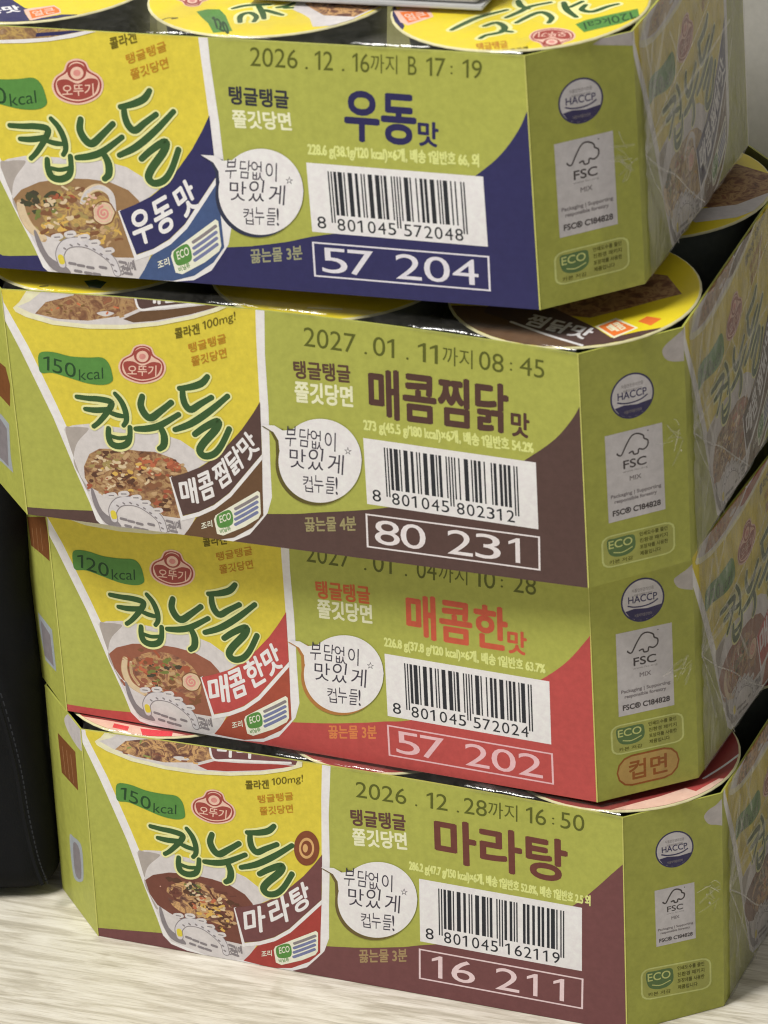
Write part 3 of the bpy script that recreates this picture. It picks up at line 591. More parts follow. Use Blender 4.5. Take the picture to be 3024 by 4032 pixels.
('P','seal_pink',1,[55.92,77.92,58.32,77.12,59.15,74.55,62.37,72.66,63,70.07,61.65,66.99,58.31,64.91,54.13,63.74,50.16,64.25,47.29,65.83,46.7,68.75,48.01,71.5,51.77,73.95,53.28,76.71]),
('P','seal_red',1,[47.71,70.65,51.26,71.43,54.93,70.08,59.02,72.06,62.45,71.85,62.14,69.34,59.82,66.18,54.19,64.24,48.95,65.3,47.39,68.15]),
('E','seal_red',[55.46,74.25,3.49,0.28,0.4,3.17]),
('E','seal_pink',[55.42,73.92,2.43,0.2,0.28,2.25]),
('E','seal_rose',[55.42,73.92,1.36,0.11,0.15,1.17]),
('T','seal_pink','오뚜기',[48.56,65.27,11.64,0.94,0.53,4.17],0.02),
('T','print_olive','콜라겐',[69.47,82.91,10,2.95,-0.06,3.95],0.03),
('T','print_olive','100mg!',[80.78,86.75,13.45,5.28,0.07,4.23],0.01),
('T','print_orange','탱글탱글',[74.52,77.73,15.28,5.61,-0.2,3.47],0.02),
('T','print_orange','쫄깃당면',[75.11,72.23,14.28,5.06,-0.13,3.65],0.02),
('S','halo_print',4.3,[26.77,53.65,31.46,53.59,35.85,53.82,40.17,53.39,40.64,51.85,38.41,48.36,34.83,44.05,32.42,41.94]),
('S','halo_print',4.3,[29.71,48.88,33.47,48.9,37.28,49.51,39.73,50.33]),
('S','halo_print',4.3,[42.71,56.9,44.9,53.98,46.17,49.98,46.16,46.13,44.81,43.9]),
('S','halo_print',4.3,[39.69,48.65,42.73,47.94,45.52,47.84]),
('S','halo_print',4.3,[38.48,41.81,38.16,38.67,38.96,35.54,42.01,34.77,45.28,36.22,46.83,39.13,47.38,43.39]),
('S','halo_print',4.3,[39.28,38.68,42.37,38.24,46.07,39.03]),
('S','halo_print',4.3,[53.72,57.18,52.72,53.35,54.09,49.69,56.46,48.58,60.48,51.77,65.34,56.07]),
('S','halo_print',4.3,[49.71,43.04,54.76,43.87,59.92,45.94,67.85,51.41]),
('S','halo_print',4.3,[59.86,45.29,61.05,41.59,60.49,37.66,58.63,35.81]),
('S','halo_print',4.3,[80.97,68.75,78.38,65.72,73.9,63.6,69.19,62.39]),
('S','halo_print',4.3,[70.37,61.9,70.26,58.71,71.02,55.63,73.02,54.1,76.96,56.88,81.85,60.27]),
('S','halo_print',4.3,[65.68,44.75,72.47,48.17,80.4,54.26,88.37,61.59]),
('S','halo_print',4.3,[73.61,43.84,77.27,46.86,81.84,49.86,83.71,50.22,82.18,46.85,76.68,40.39,75.02,36.96,76.82,35.14,80.64,36.54,84.09,40.7,87.78,47.88]),
('S','brush_green',2.4,[26.77,53.65,31.46,53.59,35.85,53.82,40.17,53.39,40.64,51.85,38.41,48.36,34.83,44.05,32.42,41.94]),
('S','brush_green',2.3,[29.71,48.88,33.47,48.9,37.28,49.51,39.73,50.33]),
('S','brush_green',2.3,[42.71,56.9,44.9,53.98,46.17,49.98,46.16,46.13,44.81,43.9]),
('S','brush_green',2,[39.69,48.65,42.73,47.94,45.52,47.84]),
('S','brush_green',2.6,[38.48,41.81,38.16,38.67,38.96,35.54,42.01,34.77,45.28,36.22,46.83,39.13,47.38,43.39]),
('S','brush_green',1.7,[39.28,38.68,42.37,38.24,46.07,39.03]),
('S','brush_green',2.9,[53.72,57.18,52.72,53.35,54.09,49.69,56.46,48.58,60.48,51.77,65.34,56.07]),
('S','brush_green',2.6,[49.71,43.04,54.76,43.87,59.92,45.94,67.85,51.41]),
('S','brush_green',2.8,[59.86,45.29,61.05,41.59,60.49,37.66,58.63,35.81]),
('S','brush_green',2.6,[80.97,68.75,78.38,65.72,73.9,63.6,69.19,62.39]),
('S','brush_green',2.7,[70.37,61.9,70.26,58.71,71.02,55.63,73.02,54.1,76.96,56.88,81.85,60.27]),
('S','brush_green',2.6,[65.68,44.75,72.47,48.17,80.4,54.26,88.37,61.59]),
('S','brush_green',2.9,[73.61,43.84,77.27,46.86,81.84,49.86,83.71,50.22,82.18,46.85,76.68,40.39,75.02,36.96,76.82,35.14,80.64,36.54,84.09,40.7,87.78,47.88]),
('P','cream_print',0,[4.45,88.01,5.35,86.44,9.47,84.74,20.03,82.84,34.33,82.91,48.68,84.44,63.09,87.56,77.52,92.09,87.64,96.39,94.2,100.19,94.92,108.4,13.28,99.27,7.27,90.65]),
('P','bowl_print',0,[6.33,88.73,11.85,86.68,20.94,84.61,34.51,84.67,48.86,86.19,63.25,89.15,76.22,93.16,85.62,97.09,90.71,99.8,94.92,108.4,21.96,100.24,11.68,91.51]),
('P','food1',0,[13.28,86.63,18.17,91.89,30.05,96.12,30.83,103.38,55.09,106.08,55.96,93.69,49.25,90.05,34.68,86.2,22.47,85.52]),
('P','flavour1',0,[54.61,97.83,56.29,93.51,63.79,94.8,81.61,98.76,91.44,100.23,94.92,108.4,54.87,103.92]),
('P','band_low1',0,[56.56,92.68,67.28,94.63,83.67,98.5,91.06,99.77,85.64,97.3,76.27,93.66,61.86,89.35,53.24,87.63,49.1,88.59]),
('S','white_print',0.9,[54.79,99.64,56.29,93.51,63.82,95.09,81.63,98.98,89.41,100.71]),
('T','white_print','매콤',[57.89,95.27,15.66,3.01,1.02,10.61],0.04),
('P','bowl_print',1,[38.6,89.76,42.28,91.04,45.77,90.58,42.05,88.86]),
('S','bit1a',0.7,[48.7,94.06,50.13,94.75]),
('S','bit1b',0.7,[20.26,88.92,20.4,89.03]),
('S','bit1c',0.7,[28.47,89.66,28.18,89.35]),
('S','bit1a',0.7,[35.09,90.73,35.65,90.23]),
('S','bit1b',0.7,[46.03,93.18,47.61,92.98]),
('S','bit1c',0.7,[18.23,87.79,19.52,87.66]),
('S','bit1a',0.7,[41.97,91.79,40.3,91.08]),
('S','bit1b',0.7,[31.24,92.9,32.11,92.43]),
('S','bit1c',0.7,[25.55,88.97,25.95,88.77]),
('S','bit1a',0.7,[50.27,94.1,49.23,94.09]),
('S','bit1b',0.7,[43.17,90.61,42.71,90]),
('S','bit1c',0.7,[32.81,91.95,33.77,92.54]),
('S','bit1a',0.7,[30.63,88.84,31.8,89.22]),
('S','bit1b',0.7,[23.32,90.16,22.58,89.8]),
('S','bit1c',0.7,[23.42,91.18,24.9,91.22]),
('S','bit1a',0.7,[47.95,89.35,49.43,89.89]),
],
'b2.cup':[
('P','white_print',0,[-5.12,93.18,-4.62,88.91,2.83,72.88,13.95,46.79,21.81,24.55,26.75,11.57,29.02,4.27,32.64,0.87,39.97,-0.64,54.78,-1,76.92,0.17,86.1,1.13,93.23,4.85,97.89,10.53,100.99,14.55,103.16,21.4,103.26,36.79,103.71,58.54,103.44,79.94,104.54,106.74,26.14,106.31,-3.26,104.06]),
('P','yellow_print',0,[-3.98,102.58,-2.81,92.65,0.33,86.42,6,75.33,15.87,52.11,26.36,25.74,29.72,16.36,30.9,7.48,34.34,3.68,44.6,1.72,59.37,1.36,75.54,1.53,84.4,3.19,91.93,7.69,96.74,13.38,99.28,20.28,100.2,43.78,100.25,60.39,100.28,86.75,100.81,106.45,83.77,112.12,26.25,107.74]),
('P','bowl_print',0,[18.19,41.98,22.01,43.81,28.86,45.08,36.52,44.88,48.61,44.46,58.71,43.81,66.79,41.69,73.47,37.55,77.78,33.94,70.37,28.62,61.93,25.56,65.3,9.09,71.09,10,69.28,6.57,65.77,1.52,58.88,-1.02,49.25,-0.71,32.66,2.18,28.77,8.99,24.89,19.04]),
('P','broth2',0,[21.48,29.08,25.31,32.67,32.62,35.62,42.34,37.17,51.9,37.11,59.47,36.22,66.25,33.35,69.5,29.82,70.33,27.98,61.93,25.56,64.77,8.71,57.6,8.63,52.6,10.41,41.21,12.84,32.4,15.87,26.79,18.57,23.29,23.43]),
('P','food2',1,[31.35,27.44,35.48,31.06,41.44,33.56,48.49,33.9,54.11,32.19,57.77,29.98,60.63,25.11,60.92,19.98,58.09,15.82,50.45,16.36,44.11,17.35,37.7,17.69,32.8,21.11]),
('P','bowl_shade',1,[18.87,40.76,21.94,42.97,26.8,43.42,28.67,42.63,23.72,37.03,21.69,31.69,21.6,26.5,24.99,20.35,27.29,16.67,24.89,19.04]),
('F',2,[9.04,66.1,64.45,6.05,-4.8,-64.59]),
('P','band_low2',0,[65.09,0.93,67.87,4.48,69.65,7.26,71.39,9.71,78.99,14.55,86.32,20.88,93.05,28.77,100.02,37.2,99.48,23.78,99.23,13.49,94.39,7.84,86.53,2.82,78.15,0.65]),
('P','print_grey',1,[32.76,3.5,28.74,10.29,27.62,16.7,28.65,17.45,31.85,8.64,38.03,4.69,39.14,2.18]),
('S','print_grey',3.9,[36.67,5.53,36.29,9.09,38.61,12.58,42.57,13.95,47.68,13.49,52.62,10.73,56.22,7.19,57.36,3.07]),
('S','badge_white',3.2,[36.67,5.53,36.29,9.09,38.61,12.58,42.57,13.95,47.68,13.49,52.62,10.73,56.22,7.19,57.36,3.07]),
('S','yellow_print',2.9,[36.68,6.52,36.47,8.13]),
('S','print_grey',0.7,[38.28,11.57,38.83,11.24]),
('S','print_grey',0.7,[40.95,12.88,41.51,12.55]),
('S','print_grey',0.7,[43.88,13.3,44.43,12.97]),
('S','print_grey',0.7,[46.73,12.81,47.29,12.47]),
('S','print_grey',0.7,[49.54,11.59,50.09,11.26]),
('S','print_grey',0.7,[51.99,9.89,52.54,9.55]),
('S','print_grey',0.7,[54.11,8.15,54.66,7.82]),
('S','print_grey',0.7,[55.7,6.03,56.25,5.7]),
('S','print_grey',0.7,[56.51,3.83,57.06,3.5]),
('P','bowl_print',1,[34.23,16.18,37.65,17.04,38.7,15.59,36.49,14.46,34.24,14.49]),
('S','print_grey',0.5,[35.09,15.49,37.42,15.65]),
('P','bowl_print',1,[39.48,17.35,42.88,18.21,43.93,16.75,41.73,15.63,39.48,15.66]),
('S','print_grey',0.5,[40.33,16.66,42.65,16.82]),
('P','bowl_print',1,[44.54,16.23,47.94,17.08,48.99,15.63,46.79,14.5,44.55,14.54]),
('S','print_grey',0.5,[45.39,15.53,47.71,15.7]),
('P','bowl_print',1,[48.25,14.33,51.65,15.18,52.7,13.73,50.51,12.6,48.26,12.64]),
('S','print_grey',0.5,[49.1,13.63,51.42,13.8]),
('P','bowl_print',1,[53.19,11.57,56.58,12.43,57.63,10.98,55.44,9.85,53.2,9.88]),
('S','print_grey',0.5,[54.04,10.88,56.36,11.04]),
('S','print_grey',1.1,[39.55,6.09,41.72,5.79]),
('S','print_grey',1.1,[42.73,5.43,44.9,5.13]),
('S','print_grey',1.1,[46.23,4.81,48.4,4.5]),
('S','print_grey',1.1,[41.29,3.32,43.46,3.02]),
('S','print_grey',1.1,[45.11,2.73,47.28,2.43]),
('S','print_grey',1.1,[48.31,2.4,50.48,2.1]),
('S','print_grey',1.1,[51.07,4.97,53.23,4.67]),
('S','print_grey',1.1,[58.91,7.08,61.06,6.77]),
('S','print_grey',1.1,[60.04,4.91,62.2,4.61]),
('S','print_grey',1.1,[60.55,3.01,62.71,2.71]),
('T','print_grey','조리예',[59.07,1.86,5.59,2.36,-0.39,3.71],0.03),
('P','white_print',0,[61.17,25.68,62.29,26.17,65.86,9.8,72.5,12.22,79.07,15.78,85.72,21.46,92.48,29.8,100.12,39.11,100,36.82,93.02,28.13,86.26,19.91,79.34,14.07,72.52,10.4,64.89,7.68]),
('P','flavour2',0,[61.68,25.73,67.81,28.12,74.33,31.25,80.26,35.45,86.28,41.61,92.3,48.49,97.03,55.21,100.43,60.65,100,39.1,92.49,30,85.73,21.66,79.08,15.98,72.51,12.28,65.74,9.98]),
('T','white_print','매',[64.75,13.87,8.36,3.08,-0.41,11.75],0.04),
('T','white_print','콤',[75.09,18.23,6.2,3.71,-2.24,11.18],0.04),
('T','white_print','한',[83.34,24.24,6.87,5.21,-3.29,10.34],0.04),
('T','white_print','맛',[91.39,30.88,6.29,5.89,-3.53,9.85],0.04),
('P','label_pale',0,[78.7,9.8,79.44,11.49,87.34,16.8,97.46,23.58,98.36,22.9,98.26,14.04,97.14,11.99,91.24,7.84,82.11,3.21,79.6,3.73]),
('P','leaf_green',1,[80.2,11.57,84.67,14.28,86.37,13.16,86.59,9.31,84.9,7.52,81.03,6.34,79.75,8.29]),
('T','label_pale','ECO',[81.19,8.44,4.62,2.08,-0.21,2.89],0.02),
('S','print_grey',1.2,[87.87,15.05,92.44,17.96,97.14,21.12]),
('S','print_blue',1.2,[87.74,12.85,92.32,15.76,97.02,18.93]),
('S','print_blue',1.2,[87.61,10.64,92.19,13.56,96.9,16.73]),
('S','print_blue',1.2,[87.48,8.43,92.07,11.35,96.78,14.53]),
('T','leaf_green','비닐류',[81.16,3.94,4.46,1.98,-0.44,1.67],0.03),
('T','label_pale','조리',[73.32,4.86,4.55,1.67,-0.14,2.81],0.03),
('P','leaf_green',1,[10.58,72.81,16.18,73.72,23.43,72.59,30.76,72.71,36.64,73.21,39.38,70.92,40.37,66.66,40.16,63.75,36.52,61.98,29.93,61.98,22.7,63.53,15.47,65.09,10.63,64.67,9.78,67.66]),
('T','deep_green','120',[11.58,66.18,13.45,-2.84,0.55,5.86],0.01),
('T','deep_green','kcal',[26.31,62.81,10.25,1.43,0.24,4.56],0.005),
('P','seal_pink',1,[53.99,80.19,57.42,79.21,58.71,76.34,61.85,74.36,62.91,71.14,61.17,67.47,57.39,65,52.36,63.78,47.52,64.53,44.2,66.66,43.17,70.21,44.88,73.56,48.45,75.85,50.32,78.88]),
('P','seal_red',1,[53.92,79.54,56.98,78.7,58.09,75.98,61.23,74,62.12,71.11,60.61,67.77,57.06,65.64,52.42,64.44,47.98,65.21,44.82,67.02,43.96,70.25,45.44,73.26,49.01,75.55,50.66,78.4]),
('P','seal_pink',1,[53.87,79.05,56.34,78.18,57.26,75.61,60.6,73.65,61.33,71.07,60.05,68.07,56.71,66.11,52.49,65.1,48.42,65.72,45.45,67.38,44.75,70.28,46,72.96,49.76,75.26,51.21,77.94]),
('P','seal_red',1,[45.72,72.13,49.32,72.79,53.11,71.33,57.22,73.16,60.72,72.84,60.48,70.38,58.21,67.33,52.54,65.59,47.16,66.8,45.48,69.66]),
('E','seal_red',[53.51,75.44,3.55,0.17,0.31,3.12]),
('E','seal_pink',[53.48,75.11,2.47,0.12,0.22,2.22]),
('E','seal_rose',[53.48,75.11,1.38,0.07,0.11,1.15]),
('T','seal_pink','오뚜기',[46.76,66.78,11.84,0.56,0.41,4.1],0.02),
('T','print_olive','콜라겐',[67.53,83.54,10.11,2.59,-0.18,3.91],0.03),
('T','print_orange','탱글탱글',[72.84,78.27,15.41,5.06,-0.31,3.44],0.02),
('T','print_orange','쫄깃당면',[73.62,72.81,14.41,4.54,-0.24,3.61],0.02),
('S','halo_print',4.3,[24.91,56,29.69,55.79,34.16,55.87,38.58,55.32,39.1,53.78,36.94,50.4,33.43,46.26,31.04,44.25]),
('S','halo_print',4.3,[28.05,51.19,31.88,51.09,35.75,51.57,38.23,52.3]),
('S','halo_print',4.3,[41.06,58.7,43.38,55.74,44.81,51.75,44.91,47.95,43.61,45.79]),
('S','halo_print',4.3,[38.23,50.65,41.36,49.85,44.21,49.66]),
('S','halo_print',4.3,[37.22,43.93,36.99,40.83,37.91,37.72,41.04,36.86,44.33,38.19,45.81,41.02,46.24,45.2]),
('S','halo_print',4.3,[38.14,40.81,41.29,40.28,45.04,40.94]),
('S','halo_print',4.3,[52.27,58.62,51.38,54.88,52.89,51.21,55.34,50.04,59.34,53.06,64.16,57.16]),
('S','halo_print',4.3,[48.63,44.79,53.76,45.45,58.95,47.32,66.87,52.48]),
('S','halo_print',4.3,[58.91,46.69,60.24,42.99,59.79,39.13,57.96,37.36]),
('S','halo_print',4.3,[79.7,69.19,77.15,66.28,72.65,64.32,67.89,63.28]),
('S','halo_print',4.3,[69.11,62.76,69.09,59.61,69.96,56.54,72.06,54.97,75.98,57.59,80.87,60.78]),
('S','halo_print',4.3,[64.86,45.96,71.68,49.12,79.57,54.89,87.47,61.87]),
('S','halo_print',4.3,[72.98,44.81,76.62,47.68,81.18,50.5,83.07,50.8,81.62,47.51,76.22,41.3,74.63,37.97,76.53,36.12,80.38,37.37,83.76,41.37,87.3,48.35]),
('S','brush_green',2.4,[24.91,56,29.69,55.79,34.16,55.87,38.58,55.32,39.1,53.78,36.94,50.4,33.43,46.26,31.04,44.25]),
('S','brush_green',2.3,[28.05,51.19,31.88,51.09,35.75,51.57,38.23,52.3]),
('S','brush_green',2.3,[41.06,58.7,43.38,55.74,44.81,51.75,44.91,47.95,43.61,45.79]),
('S','brush_green',2,[38.23,50.65,41.36,49.85,44.21,49.66]),
('S','brush_green',2.6,[37.22,43.93,36.99,40.83,37.91,37.72,41.04,36.86,44.33,38.19,45.81,41.02,46.24,45.2]),
('S','brush_green',1.7,[38.14,40.81,41.29,40.28,45.04,40.94]),
('S','brush_green',2.9,[52.27,58.62,51.38,54.88,52.89,51.21,55.34,50.04,59.34,53.06,64.16,57.16]),
('S','brush_green',2.6,[48.63,44.79,53.76,45.45,58.95,47.32,66.87,52.48]),
('S','brush_green',2.8,[58.91,46.69,60.24,42.99,59.79,39.13,57.96,37.36]),
('S','brush_green',2.6,[79.7,69.19,77.15,66.28,72.65,64.32,67.89,63.28]),
('S','brush_green',2.7,[69.11,62.76,69.09,59.61,69.96,56.54,72.06,54.97,75.98,57.59,80.87,60.78]),
('S','brush_green',2.6,[64.86,45.96,71.68,49.12,79.57,54.89,87.47,61.87]),
('S','brush_green',2.9,[72.98,44.81,76.62,47.68,81.18,50.5,83.07,50.8,81.62,47.51,76.22,41.3,74.63,37.97,76.53,36.12,80.38,37.37,83.76,41.37,87.3,48.35]),
('P','cream_print',0,[1.07,90.66,2.03,89.08,6.29,87.27,17.12,85.05,31.69,84.66,46.28,85.72,60.88,88.34,75.44,92.36,85.63,96.28,92.2,99.83,92.67,107.92,9.72,101.5,3.86,93.18]),
('P','bowl_print',0,[2.97,91.31,8.66,89.11,17.99,86.78,31.83,86.39,46.41,87.44,60.98,89.91,74.09,93.45,83.55,97.03,88.66,99.55,92.67,107.92,18.53,102.18,8.33,93.89]),
('P','food2',0,[10.12,89.01,14.94,94.05,26.91,97.85,27.48,105,52.13,106.89,53.41,94.62,46.69,91.24,31.94,87.91,19.52,87.62]),
('P','flavour2',0,[51.91,98.76,53.76,94.44,61.36,95.47,79.41,98.81,89.39,99.96,92.67,107.92,51.98,104.77]),
('P','band_low2',0,[54.06,93.61,64.92,95.19,81.51,98.49,89.01,99.51,83.56,97.24,74.12,93.95,59.56,90.15,50.83,88.73,46.58,89.81]),
('S','white_print',0.9,[52.04,100.53,53.76,94.44,61.38,95.76,79.42,99.03,87.3,100.49]),
('T','white_print','매콤',[55.33,96.12,15.87,2.47,0.7,10.45],0.04),
('P','bowl_print',1,[35.84,91.29,39.55,92.45,43.12,91.88,39.38,90.3]),
('S','bit2a',0.7,[15.9,89.62,15.6,89.34]),
('S','bit2b',0.7,[48.98,94,49.02,94.49]),
('S','bit2c',0.7,[23.13,92.2,23.89,91.92]),
('S','bit2a',0.7,[27.5,95.65,26.53,95.11]),
('S','bit2b',0.7,[21.13,92.39,23.08,93.08]),
('S','bit2c',0.7,[35.03,89.94,33.84,89.79]),
('S','bit2a',0.7,[46.69,96.69,46.77,96.41]),
('S','bit2b',0.7,[37.79,93.6,36.5,93.51]),
('S','bit2c',0.7,[26.95,92.67,26.33,92.23]),
('S','bit2a',0.7,[41.5,94.99,41.83,95.28]),
('S','bit2b',0.7,[29.96,93.8,30.67,94]),
('S','bit2c',0.7,[29.99,91.19,29.57,90.69]),
('S','bit2a',0.7,[19.75,90.21,19.42,90.27]),
('S','bit2b',0.7,[36.5,93.11,36.17,93.65]),
('S','bit2c',0.7,[16.53,90.18,16.61,89.96]),
('S','bit2a',0.7,[48.09,92.9,46.16,92.96]),
],
'b3.cup':[
('P','white_print',0,[0.11,93.44,0.41,89.29,6.93,73.43,16.57,47.66,23.21,25.79,27.43,12.99,29.31,5.83,32.67,2.35,39.71,0.5,54.04,-0.65,75.54,-0.73,84.48,-0.31,91.55,2.89,96.31,8.12,99.49,11.82,101.89,18.32,102.66,33.16,104.04,54.11,104.71,74.76,106.94,100.56,30.96,104.41,2.39,103.84]),
('P','yellow_print',0,[1.62,102.45,2.32,92.8,5.09,86.63,10.1,75.62,18.66,52.69,27.67,26.68,30.52,17.45,31.28,8.82,34.44,4.97,44.3,2.52,58.59,1.37,74.26,0.65,82.93,1.78,90.42,5.71,95.32,10.93,98.09,17.45,100,40.06,100.77,56.08,101.95,81.51,103.32,100.48,87.05,106.87,31.14,105.77]),
('P','bowl_print',0,[20.46,42.79,24.24,44.35,30.93,45.2,38.35,44.59,50.04,43.53,59.8,42.35,67.54,39.87,73.82,35.51,77.84,31.79,70.44,27.07,62.12,24.57,64.68,8.5,70.33,9.07,68.42,5.86,64.8,1.18,58.01,-0.9,48.7,-0.07,32.75,3.61,29.28,10.39,25.95,20.3]),
('P','broth3',0,[23.09,30.17,26.96,33.43,34.16,35.87,43.65,36.84,52.91,36.26,60.2,34.99,66.65,31.85,69.65,28.27,70.37,26.45,62.12,24.57,64.14,8.17,57.2,8.49,52.42,10.47,41.49,13.44,33.1,16.84,27.78,19.75,24.6,24.62]),
('P','food3',1,[32.58,28.05,36.74,31.32,42.62,33.4,49.47,33.35,54.83,31.4,58.29,29.06,60.84,24.21,60.9,19.25,57.98,15.39,50.6,16.33,44.5,17.63,38.31,18.31,33.71,21.86]),
('P','bowl_shade',1,[21.07,41.58,24.14,43.54,28.87,43.71,30.64,42.84,25.61,37.72,23.4,32.67,23.09,27.68,26.11,21.55,28.18,17.88,25.95,20.3]),
('F',3,[12.65,66.55,62.71,2.33,-7.47,-62.04]),
('P','band_low3',0,[64.11,0.65,66.97,3.91,68.8,6.5,70.6,8.77,78.18,13.03,85.55,18.73,92.42,25.98,99.53,33.73,98.42,20.82,97.74,10.91,92.81,5.72,84.97,1.3,76.75,-0.33]),
('P','print_grey',1,[32.9,4.88,29.31,11.65,28.5,17.9,29.53,18.57,32.25,9.9,38.06,5.75,39.02,3.27]),
('S','print_grey',3.9,[36.78,6.63,36.56,10.08,38.97,13.33,42.87,14.43,47.8,13.71,52.46,10.78,55.8,7.17,56.71,3.13]),
('S','badge_white',3.2,[36.78,6.63,36.56,10.08,38.97,13.33,42.87,14.43,47.8,13.71,52.46,10.78,55.8,7.17,56.71,3.13]),
('S','yellow_print',2.9,[36.83,7.58,36.7,9.15]),
('S','print_grey',0.7,[38.6,12.37,39.12,12.02]),
('S','print_grey',0.7,[41.25,13.49,41.77,13.13]),
('S','print_grey',0.7,[44.1,13.74,44.62,13.38]),
('S','print_grey',0.7,[46.85,13.1,47.37,12.75]),
('S','print_grey',0.7,[49.51,11.78,50.03,11.43]),
('S','print_grey',0.7,[51.81,10,52.33,9.65]),
('S','print_grey',0.7,[53.79,8.21,54.31,7.86]),
('S','print_grey',0.7,[55.24,6.08,55.76,5.73]),
('S','print_grey',0.7,[55.93,3.91,56.45,3.56]),
('P','bowl_print',1,[34.88,17.04,38.23,17.68,39.19,16.22,37,15.25,34.81,15.41]),
('S','print_grey',0.5,[35.68,16.32,37.95,16.35]),
('P','bowl_print',1,[40.01,17.88,43.35,18.52,44.31,17.06,42.12,16.09,39.94,16.25]),
('S','print_grey',0.5,[40.81,17.16,43.07,17.19]),
('P','bowl_print',1,[44.87,16.52,48.2,17.16,49.15,15.7,46.98,14.73,44.8,14.89]),
('S','print_grey',0.5,[45.66,15.8,47.92,15.84]),
('P','bowl_print',1,[48.39,14.48,51.71,15.12,52.67,13.67,50.49,12.7,48.32,12.85]),
('S','print_grey',0.5,[49.18,13.77,51.43,13.8]),
('P','bowl_print',1,[53.05,11.56,56.37,12.2,57.33,10.74,55.16,9.77,52.99,9.93]),
('S','print_grey',0.5,[53.84,10.84,56.1,10.88]),
('S','print_grey',1.1,[39.6,7.01,41.69,6.6]),
('S','print_grey',1.1,[42.65,6.2,44.74,5.79]),
('S','print_grey',1.1,[46.01,5.41,48.1,5]),
('S','print_grey',1.1,[41.16,4.25,43.25,3.84]),
('S','print_grey',1.1,[44.84,3.47,46.93,3.06]),
('S','print_grey',1.1,[47.92,2.98,50.01,2.57]),
('S','print_grey',1.1,[50.7,5.31,52.79,4.9]),
('S','print_grey',1.1,[58.39,6.91,60.47,6.5]),
('S','print_grey',1.1,[59.4,4.76,61.47,4.35]),
('S','print_grey',1.1,[59.81,2.9,61.89,2.49]),
('T','print_grey','조리예',[58.32,1.87,5.52,1.98,-0.22,3.6],0.03),
('P','white_print',0,[61.4,24.73,62.5,25.14,65.24,9.15,71.79,11.13,78.3,14.21,85,19.33,91.91,27,99.72,35.57,99.5,33.36,92.36,25.36,85.45,17.8,78.5,12.54,71.72,9.38,64.22,7.17]),
('P','flavour3',0,[61.89,24.75,67.93,26.72,74.39,29.38,80.32,33.12,86.41,38.73,92.55,45.04,97.42,51.26,100.95,56.32,99.6,35.56,91.93,27.19,85.02,19.51,78.32,14.4,71.8,11.19,65.14,9.34]),
('T','white_print','마',[65.83,12.78,8.89,3.9,-0.12,11.47],0.04),
('T','white_print','라',[77.84,18.74,8.29,5.31,-1.59,11.35],0.04),
('T','white_print','탕',[87.92,26.61,7.46,5.99,-2.07,10.32],0.04),
('P','label_pale',0,[77.69,8.46,78.48,10.05,86.36,14.75,96.46,20.73,97.31,20.03,96.82,11.48,95.65,9.57,89.75,5.89,80.71,1.92,78.3,2.56]),
('P','leaf_green',1,[79.22,10.09,83.66,12.46,85.26,11.29,85.31,7.56,83.6,5.92,79.79,5,78.64,6.94]),
('T','label_pale','ECO',[80.04,7.01,4.56,1.76,-0.08,2.8],0.02),
('S','print_grey',1.2,[86.8,13.03,91.36,15.58,96.04,18.37]),
('S','print_blue',1.2,[86.58,10.91,91.14,13.47,95.83,16.27]),
('S','print_blue',1.2,[86.36,8.79,90.92,11.35,95.62,14.16]),
('S','print_blue',1.2,[86.14,6.66,90.71,9.23,95.41,12.04]),
('T','leaf_green','비닐류',[79.81,2.67,4.41,1.67,-0.35,1.64],0.03),
('T','label_pale','조리',[72.26,3.99,4.48,1.36,-0.02,2.72],0.03),
('P','leaf_green',1,[14.43,72.94,19.9,73.51,26.87,72.03,33.98,71.75,39.7,71.91,42.25,69.55,43.03,65.39,42.69,62.59,39.09,61.08,32.7,61.44,25.77,63.33,18.83,65.23,14.13,65.09,13.43,68.02]),
('T','deep_green','150',[15.11,66.49,12.91,-3.47,0.79,5.62],0.01),
('T','deep_green','kcal',[29.23,62.44,9.99,0.82,0.43,4.38],0.005),
('P','seal_pink',1,[56.81,77.7,60.1,76.57,61.22,73.72,64.18,71.65,65.06,68.49,63.21,65.04,59.44,62.86,54.52,61.96,49.86,62.95,46.73,65.18,45.9,68.66,47.7,71.79,51.25,73.81,53.2,76.63]),
('P','seal_red',1,[56.72,77.07,59.64,76.1,60.6,73.41,63.56,71.34,64.29,68.49,62.68,65.36,59.15,63.5,54.61,62.59,50.34,63.57,47.35,65.49,46.66,68.65,48.23,71.47,51.78,73.49,53.51,76.15]),
('P','seal_pink',1,[56.65,76.6,59,75.63,59.78,73.1,62.93,71.03,63.53,68.5,62.16,65.68,58.84,63.97,54.7,63.22,50.79,64.04,47.98,65.8,47.43,68.64,48.75,71.15,52.5,73.17,54.02,75.68]),
('P','seal_red',1,[48.45,70.37,51.97,70.81,55.57,69.2,59.63,70.74,63.01,70.24,62.67,67.88,60.34,65.06,54.77,63.69,49.61,65.16,48.1,68.01]),
('E','seal_red',[56.14,73.14,3.45,-0.03,0.44,2.99]),
('E','seal_pink',[56.1,72.82,2.4,-0.02,0.31,2.12]),
('E','seal_rose',[56.1,72.82,1.34,-0.01,0.16,1.1]),
('T','seal_pink','오뚜기',[49.23,65.16,11.5,-0.1,0.57,3.94],0.02),
('T','print_olive','콜라겐',[70.08,80.19,9.91,1.95,-0.01,3.78],0.03),
('T','print_olive','100mg!',[81.28,82.89,13.34,3.88,0.13,4.03],0.01),
('T','print_orange','탱글탱글',[74.99,74.82,15.15,4.04,-0.15,3.33],0.02),
('T','print_orange','쫄깃당면',[75.51,69.51,14.15,3.6,-0.08,3.5],0.02),
